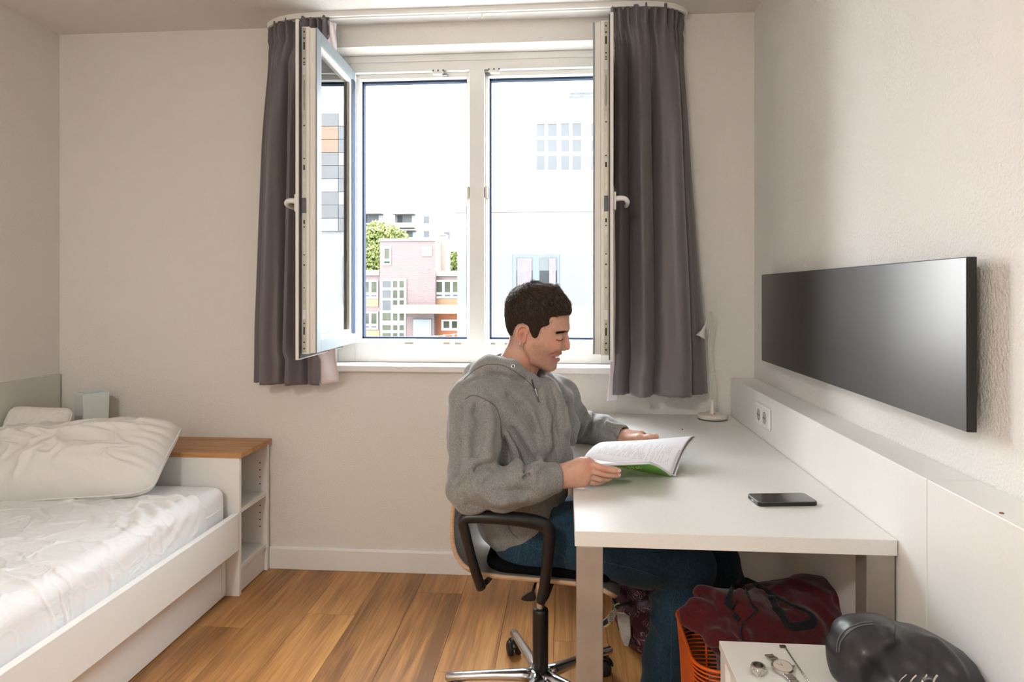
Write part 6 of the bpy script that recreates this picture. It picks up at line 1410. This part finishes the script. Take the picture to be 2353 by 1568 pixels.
rbo = cloth_blob('fleece_bag', rb, (0.20, 1.52, 0.10), (0.72, 2.02, 0.56), 0.0055, M['red_wool']); tag(rbo, 'dark red fleece bag with black straps heaped under the desk', 'bag')
def strap(name, pts, d, w, th, par, m, sc):
    q = lay(sc, pts, d, 40); q = q - VD * th * 0.3; return MB().tube(q, w, 10, flat=0.3, up=tuple(-VD)).build(name, m, par, smooth=True)
strap('strap', [(1672, 1395), (1690, 1350), (1725, 1338), (1765, 1360), (1810, 1385), (1850, 1402), (1868, 1416), (1866, 1432), (1842, 1440), (1812, 1442), (1796, 1420), (1782, 1395), (1768, 1370)], 1.68, 0.0135, 0.006, rbo, M['black_wool'], rb)
strap('strap', [(1712, 1352), (1718, 1372), (1728, 1392), (1738, 1402), (1722, 1420), (1706, 1434), (1702, 1455), (1706, 1472)], 1.66, 0.0065, 0.004, rbo, M['black_wool'], rb)
strap('patch', [(1684, 1412), (1690, 1420), (1697, 1428)], 1.66, 0.009, 0.004, rbo, M['black_wool'], rb)
strap('strap', [(1694, 1380), (1690, 1392), (1684, 1402)], 1.66, 0.003, 0.003, rbo, M['black_wool'], rb)

# orange ribbed basket
ob = thing('basket', 'orange ribbed basket under the dark red bag', 'basket', (0.36, 1.62, 0))
bx0, bx1, by0, by1, rc = 0.300, 0.62, 1.575, 1.90, 0.06
def ringpts(z, ins):
    w, h = (bx1 - bx0) / 2 - ins, (by1 - by0) / 2 - ins; cx_, cy_ = (bx0 + bx1) / 2, (by0 + by1) / 2
    p = [(cx_ + a, cy_ + b, z) for a, b in rrect(w, h, rc, 7)]; return p + [p[0]]
for k, z in enumerate(np.arange(0.05, 0.392, 0.0105)): MB().tube(ringpts(z, 0.030 * (1 - z / 0.40)), 0.0021, 6, caps=False).build('rib', M['orange'], ob, smooth=True)
MB().tube(ringpts(0.398, 0.0), 0.0042, 8, caps=False).build('rim', M['orange'], ob, smooth=True); MB().tube(ringpts(0.03, 0.03), 0.0065, 8, caps=False).build('rim', M['orange'], ob, smooth=True)
for (x, y) in ((bx0 + 0.004, by0 + 0.06), (bx0 + 0.004, by1 - 0.06), (bx1 - 0.004, by0 + 0.06), (bx1 - 0.004, by1 - 0.06), (bx0 + 0.085, by0 + 0.002), (bx0 + 0.115, by0 + 0.002), (bx1 - 0.085, by0 + 0.002), (bx0 + 0.085, by1 - 0.002), (bx1 - 0.085, by1 - 0.002)):
    cx_, cy_ = (bx0 + bx1) / 2, (by0 + by1) / 2; f = 0.88
    MB().tube([(cx_ + (x - cx_) * f, cy_ + (y - cy_) * f, 0.03), (x, y, 0.398)], 0.0030, 8).build('upright', M['orange'], ob, smooth=True)
MB().tube(spline([(bx0 + 0.035, by0 - 0.004, 0.0), (bx0 + 0.037, by0 - 0.004, 0.12), (bx0 + 0.045, by0 - 0.004, 0.19), (bx0 + 0.075, by0 - 0.004, 0.238), (bx0 + 0.13, by0 - 0.004, 0.252), (bx1 - 0.10, by0 - 0.004, 0.245), (bx1 - 0.05, by0 - 0.004, 0.2), (bx1 - 0.04, by0 - 0.004, 0.1), (bx1 - 0.04, by0 - 0.004, 0.0)], 50), 0.0145, 14).build('tube_handle', M['orange'], ob, smooth=True)
MB().tube([(bx0 + 0.035, by0 + 0.055, 0.0), (bx0 + 0.028, by0 + 0.055, 0.20), (bx0 + 0.020, by0 + 0.055, 0.30)], 0.015, 12).build('corner_post', M['orange'], ob, smooth=True)
MB().box((bx0 + 0.03, by0 + 0.03, 0.012), (bx1 - 0.03, by1 - 0.03, 0.026)).build('base_plate', M['orange'], ob, bevel=0.004)

# purple patterned backpack on the floor
pb = thing('backpack', 'purple patterned backpack with luggage tags on the floor under the desk', 'backpack', (0.28, 2.50, 0))
pmt, nt, b = nodes_of('purple_pattern'); b.inputs['Roughness'].default_value = 0.55; L = nt.links
tc = nt.nodes.new('ShaderNodeTexCoord'); mp = nt.nodes.new('ShaderNodeMapping'); mp.inputs['Rotation'].default_value = (0.3, 0.5, 0.4); L.new(tc.outputs['Object'], mp.inputs[0])
br = nt.nodes.new('ShaderNodeTexBrick'); br.inputs['Scale'].default_value = 58; br.inputs['Mortar Size'].default_value = 0.030; br.inputs['Color1'].default_value = (0.060, 0.012, 0.030, 1); br.inputs['Color2'].default_value = (0.045, 0.010, 0.024, 1); br.inputs['Mortar'].default_value = (0.34, 0.22, 0.27, 1); br.offset = 0.3; br.squash = 0.6; br.squash_frequency = 3
L.new(mp.outputs[0], br.inputs['Vector']); nz = nt.nodes.new('ShaderNodeTexNoise'); nz.inputs['Scale'].default_value = 34; L.new(tc.outputs['Object'], nz.inputs['Vector'])
mr = nt.nodes.new('ShaderNodeMath'); mr.operation = 'GREATER_THAN'; mr.inputs[1].default_value = 0.53; L.new(nz.outputs['Fac'], mr.inputs[0])
mx = nt.nodes.new('ShaderNodeMix'); mx.data_type = 'RGBA'; mx.inputs[6].default_value = (0.055, 0.012, 0.028, 1); L.new(mr.outputs[0], mx.inputs[0]); L.new(br.outputs['Color'], mx.inputs[7]); L.new(mx.outputs[2], b.inputs['Base Color'])
bs = Sculpt(); bs.ell(at(1475, 1385, 2.44), (0.11, 0.12, 0.09), 0.03); bs.ell(at(1490, 1440, 2.42), (0.10, 0.11, 0.10), 0.05); bs.chain([at(1420, 1362, 2.36), at(1470, 1420, 2.33)], [0.030, 0.030], 0.02); bs.chain([at(1450, 1350, 2.38), at(1490, 1400, 2.34)], [0.032, 0.030], 0.012); bs.chain([at(1440, 1405, 2.33), at(1500, 1402, 2.32)], [0.024, 0.03], 0.012)
bs.ell((0.34, 2.46, 0.10), (0.13, 0.12, 0.105), 0.05)
bs.op(lambda P: P[:, 2] - 0.003, 0.006, True); bs.disp = lambda P: 0.003 * np.sin(P[:, 0] * 80 + 3 * np.sin(P[:, 2] * 60)) * np.sin(P[:, 2] * 90)
cloth_blob('bag_body', bs, (0.10, 2.18, -0.01), (0.56, 2.66, 0.34), 0.006, pmt, pb)
strap('strap', [(1414, 1398), (1425, 1392), (1440, 1388), (1452, 1394)], 2.30, 0.011, 0.006, pb, M['black_wool'], bs); strap('strap', [(1408, 1360), (1412, 1375), (1418, 1388)], 2.32, 0.008, 0.004, pb, M['black_wool'], bs)
MB().tube(spline([at(1452, 1440, 2.31), at(1452, 1455, 2.30), at(1456, 1472, 2.29), at(1464, 1486, 2.28)], 12), 0.003, 6).build('drawcord', M['black_wool'], pb, smooth=True)
MB().tube([at(1456, 1470, 2.293), at(1460, 1481, 2.286)], [0.006, 0.004], 8).build('cord_end', M['plastic_blk'], pb, smooth=True)
MB().tube(spline([at(1425, 1339, 2.30), at(1436, 1338, 2.30), at(1452, 1334, 2.31)], 8), 0.002, 6).build('cord', M['pvc'], pb, smooth=True)
lt = thing('luggage_tag', 'white barcode luggage tag tied to the purple backpack', 'tag', at(1400, 1425, 2.27)); wp = mat('tag_paper', (0.62, 0.62, 0.60, 1), 0.6, noise=(30, 0.04))
Tc = np.array([at(1384, 1432, 2.25), at(1384, 1442, 2.245), at(1398, 1438, 2.25), at(1410, 1425, 2.26), at(1417, 1408, 2.27), at(1414, 1400, 2.27), at(1400, 1413, 2.262)])
MB().add([at(1381, 1429, 2.25), at(1383, 1444, 2.245), at(1396, 1440, 2.25), at(1408, 1428, 2.26), at(1418, 1408, 2.27), at(1415, 1397, 2.27), at(1402, 1409, 2.262), at(1392, 1421, 2.256)], [tuple(range(8))]).build('tag_strip', wp, lt, solid=0.0015)
yel = mat('yellow_print', (0.70, 0.50, 0.05, 1), 0.6, noise=(30, 0.05)); grn = mat('green_print', (0.20, 0.50, 0.10, 1), 0.6, noise=(30, 0.05))
MB().tube([at(1402, 1409.5, 2.258), at(1393, 1420, 2.252)], 0.0016, 5).build('print_edge', yel, lt); MB().tube([at(1395, 1440, 2.246), at(1405, 1430, 2.253)], 0.0016, 5).build('print_edge', yel, lt)
MB().tube(spline([at(1411, 1402, 2.262), at(1412, 1394, 2.262), at(1417, 1389, 2.262), at(1423, 1388, 2.262)], 8), 0.0022, 6).build('print_edge', grn, lt)
for k in range(10):
    t = k / 9; a = at(1383 + 1 * t + 10 * 0, 1431.5 + 9.5 * t, 2.2445); c2 = at(1396 + 3 * t, 1421 + 10 * t, 2.2505)
    MB().tube([a + (c2 - a) * 0.05, a + (c2 - a) * 0.92], 0.0006 if k % 3 else 0.0010, 4).build('barcode_bar', M['hole'], lt)
tx = bpy.data.curves.new('tag_number', 'FONT'); tx.body = '283312'; tx.size = 0.013; tx.align_x = 'CENTER'; to = bpy.data.objects.new('tag_number_src', tx); COL.objects.link(to)
dg = bpy.context.evaluated_depsgraph_get(); tme = bpy.data.meshes.new_from_object(to.evaluated_get(dg)); bpy.data.objects.remove(to)
e1 = (at(1404, 1412, 2.25) - at(1404, 1432, 2.25)); e1 /= np.linalg.norm(e1); e3 = -VD; e2 = np.cross(e3, e1)
Mt = Matrix(((e1[0], e2[0], e3[0], 0), (e1[1], e2[1], e3[1], 0), (e1[2], e2[2], e3[2], 0), (0, 0, 0, 1))); Mt.translation = Vector(at(1407, 1422, 2.2505)); tme.transform(Mt); link('tag_number', tme, M['hole'], lt)
lt2 = MB(); P2 = [at(1418, 1408, 2.275), at(1436, 1410, 2.275), at(1446, 1416, 2.275), at(1449, 1448, 2.27), at(1448, 1466, 2.265), at(1443, 1485, 2.262), at(1435, 1484, 2.262), at(1428, 1468, 2.265), at(1421, 1436, 2.27)]
tag(lt2.add(P2, [tuple(range(9))]).build('luggage_tag', mat('tissue_sleeve', (0.50, 0.48, 0.45, 1), 0.5, noise=(40, 0.2), bump=(60, 0.4, 0.003)), solid=0.006), 'crumpled translucent white paper sleeve hanging from the purple backpack', 'tag')

# ---------------------------------------------------------------- small white table in front
tb2 = thing('side_table', 'small white table at the lower right corner with jewellery on it', 'table', (0.52, 1.15, 0))
MB().box((0.317, 0.90, 0.532), (0.714, 1.421, 0.550)).build('table_top', M['white_lam'], tb2, bevel=0.0015)
for (a, b_) in ((0.319, 1.375), (0.670, 1.375), (0.319, 0.902), (0.670, 0.902)): MB().box((a, b_, 0.0), (a + 0.042, b_ + 0.042, 0.532)).build('leg', M['white_lam'], tb2, bevel=0.001)
MB().box((0.361, 1.385, 0.47), (0.670, 1.403, 0.532)).build('apron', M['white_lam'], tb2); MB().box((0.329, 0.944, 0.47), (0.347, 1.375, 0.532)).build('apron', M['white_lam'], tb2)
TZ = 0.5502
silver = mat('silver', (0.62, 0.60, 0.56, 1), 0.25, 1.0, noise=(60, 0.1))
rg = thing('ring', 'wide silver ring lying on the small table', 'ring', (0.364, 1.302, TZ)); rp = (0.364, 1.305, TZ)
MB().lathe([(0.0095, 0.0), (0.0125, 0.0), (0.0128, 0.002), (0.0128, 0.014), (0.0125, 0.0155), (0.0095, 0.0155), (0.0093, 0.014), (0.0093, 0.002)], rp, n=28).build('band', silver, rg, smooth=False)
for k in range(10):
    a = 2 * PI * k / 10; MB().box((rp[0] + 0.0126 * math.cos(a) - 0.002, rp[1] + 0.0126 * math.sin(a) - 0.002, TZ + 0.0045), (rp[0] + 0.0126 * math.cos(a) + 0.002, rp[1] + 0.0126 * math.sin(a) + 0.002, TZ + 0.011)).build('facet', silver, rg, bevel=0.0005)
wt = thing('wristwatch', 'silver wristwatch with a pale dial lying on the small table', 'watch', (0.413, 1.318, TZ))
wo = Vector((0.413, 1.318, TZ)); wa = math.radians(-80)
MB().lathe([(0.0, 0.002), (0.018, 0.002), (0.0205, 0.004), (0.0205, 0.008), (0.0185, 0.0098), (0.0172, 0.0095), (0.017, 0.0088), (0.0, 0.0088)], wo, (0.0, -0.12, 1), 36).build('case', silver, wt, smooth=False)
MB().lathe([(0.0, 0.0089), (0.0169, 0.0089), (0.0169, 0.0093), (0.0, 0.0094)], wo, (0, -0.12, 1), 36).build('dial', mat('watch_dial', (0.62, 0.56, 0.50, 1), 0.4, noise=(60, 0.04)), wt)
for a, l in ((100, 0.009), (150, 0.012)):
    dx, dy = math.cos(math.radians(a)), math.sin(math.radians(a)); MB().tube([wo + Vector((0, -0.001, 0.0097)), wo + Vector((dx * l, dy * l - 0.001, 0.0097 + dy * l * 0.12))], 0.0005, 5).build('hand', silver, wt)
MB().lathe([(0.0025, 0.0), (0.0025, 0.004)], wo + Vector((0.0205, 0.004, 0.006)), (1, 0.2, 0), 10).build('crown', silver, wt)
for sg in (1, -1):
    for k in range(5 if sg > 0 else 7):
        o2 = wo + Vector((-0.003 * sg * k * 0.6 - (0.004 if sg > 0 else -0.002), sg * (0.0215 + 0.0062 * k), 0.0045 if k < 3 else 0.003))
        MB().box((-0.0088, -0.0029, -0.0014), (0.0088, 0.0029, 0.0014), Matrix.Translation(o2) @ RZ(12 * 1)).build('strap_link', silver, wt, bevel=0.0008)
cnm = thing('chain_bracelet', 'thin silver chain bracelet beside the wristwatch', 'bracelet', (0.445, 1.34, TZ))
cp = spline([(0.444, 1.402, TZ + 0.002), (0.4445, 1.37, TZ + 0.0018), (0.446, 1.33, TZ + 0.0018), (0.448, 1.29, TZ + 0.0018), (0.450, 1.25, TZ + 0.0018)], 46)
lk = MB()
for k in range(len(cp) - 1):
    MB().tube([cp[k], cp[k] * 0.15 + cp[k+1] * 0.85], 0.0017 if k % 2 else 0.0012, 6).build('chain_link', silver, cnm)
MB().box((0.434, 1.3995, TZ), (0.446, 1.4065, TZ + 0.004)).build('clasp', mat('dark_clasp', (0.12, 0.11, 0.10, 1), 0.4, 0.6, noise=(60, 0.2)), cnm, bevel=0.001)
# black leather bag at the corner
lb = Sculpt()
lb.ell(at(1985, 1500, 1.22), (0.058, 0.070, 0.058), 0.02); lb.ell(at(2060, 1505, 1.22), (0.075, 0.085, 0.050), 0.05, R=Matrix.Rotation(math.radians(8), 4, 'Y')); lb.ell(at(2165, 1560, 1.20), (0.080, 0.090, 0.052), 0.05, R=Matrix.Rotation(math.radians(22), 4, 'Y'))
lb.ell(at(2080, 1545, 1.21), (0.12, 0.06, 0.045), 0.04)
for pts, d, r, k, sub, lf_ in (([(2040, 1450), (2050, 1480), (2040, 1520)], 1.10, 0.006, 0.02, False, -0.002), ([(2070, 1500), (2030, 1530), (2010, 1555)], 1.10, 0.010, 0.03, True, 0.004), ([(2150, 1480), (2180, 1510), (2200, 1545)], 1.10, 0.007, 0.02, False, -0.002), ([(2120, 1490), (2110, 1520), (2070, 1540)], 1.10, 0.012, 0.035, True, 0.005)):
    q = lay(lb, pts, d, 6); w = q - np.array([0, 0, CAM_H]); w /= np.linalg.norm(w, axis=1)[:, None]; lb.strip(list(q - w * lf_), [r] * 6, k, sub)
lb.op(lambda P: P[:, 2] - 0.5512, 0.006, True); lb.op(lambda P: 0.7175 - P[:, 0], 0.006, True)
lb.disp = lambda P: 0.0022 * fbm(P[:, 0] * 34, P[:, 1] * 34, P[:, 2] * 34, o=2, seed=13) + 0.0012 * np.sin(P[:, 0] * 90 + 3 * np.sin(P[:, 2] * 50))
lbo = cloth_blob('leather_bag', lb, (0.40, 1.02, 0.54), (0.73, 1.40, 0.76), 0.0035, M['leather']); tag(lbo, 'black leather bag slumped at the lower right corner', 'bag')
for dx in (0, 6): MB().tube(lay(lb, [(1922 + dx, 1500), (1926 + dx, 1470 + dx), (1945 + dx, 1447 + dx), (1975, 1433 + dx), (2005, 1429 + dx)], 1.12, 30), 0.0011, 5).build('stitched_edge', mat('grey_thread', (0.10, 0.10, 0.11, 1), 0.6, noise=(50, 0.1)) if dx == 0 else bpy.data.materials['grey_thread'], lbo, smooth=True)
MB().tube(lay(lb, [(2058, 1440), (2056, 1462), (2060, 1484)], 1.12, 14), 0.0009, 5).build('panel_seam', M['hole'], lbo, smooth=True)
# striped scarf in front of the bag
sf = Sculpt(); sf.ell((0.565, 1.115, 0.592), (0.075, 0.045, 0.048), 0.02); sf.ell((0.625, 1.105, 0.585), (0.05, 0.045, 0.046), 0.03); sf.chain([(0.51, 1.09, 0.575), (0.56, 1.07, 0.60), (0.63, 1.075, 0.59)], [0.022, 0.026, 0.022], 0.02); sf.op(lambda P: P[:, 2] - 0.5565, 0.004, True)
sf.disp = lambda P: 0.005 * np.sin(P[:, 0] * 110 + P[:, 2] * 90 + 2 * np.sin(P[:, 1] * 60)) + 0.002 * np.sin(P[:, 0] * 260)
sfo = cloth_blob('scarf', sf, (0.45, 1.0, 0.54), (0.715, 1.19, 0.68), 0.004, fabric('mauve_scarf', (0.16, 0.12, 0.15, 1), (0.24, 0.19, 0.22, 1), 500)); tag(sfo, 'mauve scarf with pale stripes in front of the black leather bag', 'scarf')
for k in range(4): MB().tube(lay(sf, [(2060 + 28 * k, 1590), (2068 + 26 * k, 1566), (2082 + 24 * k, 1552)], 1.10, 12), 0.0018, 6, flat=0.4).build('stripe', mat('pale_stripe', (0.62, 0.58, 0.52, 1), 0.9, noise=(90, 0.1)) if k == 0 else bpy.data.materials['pale_stripe'], sfo, smooth=True)
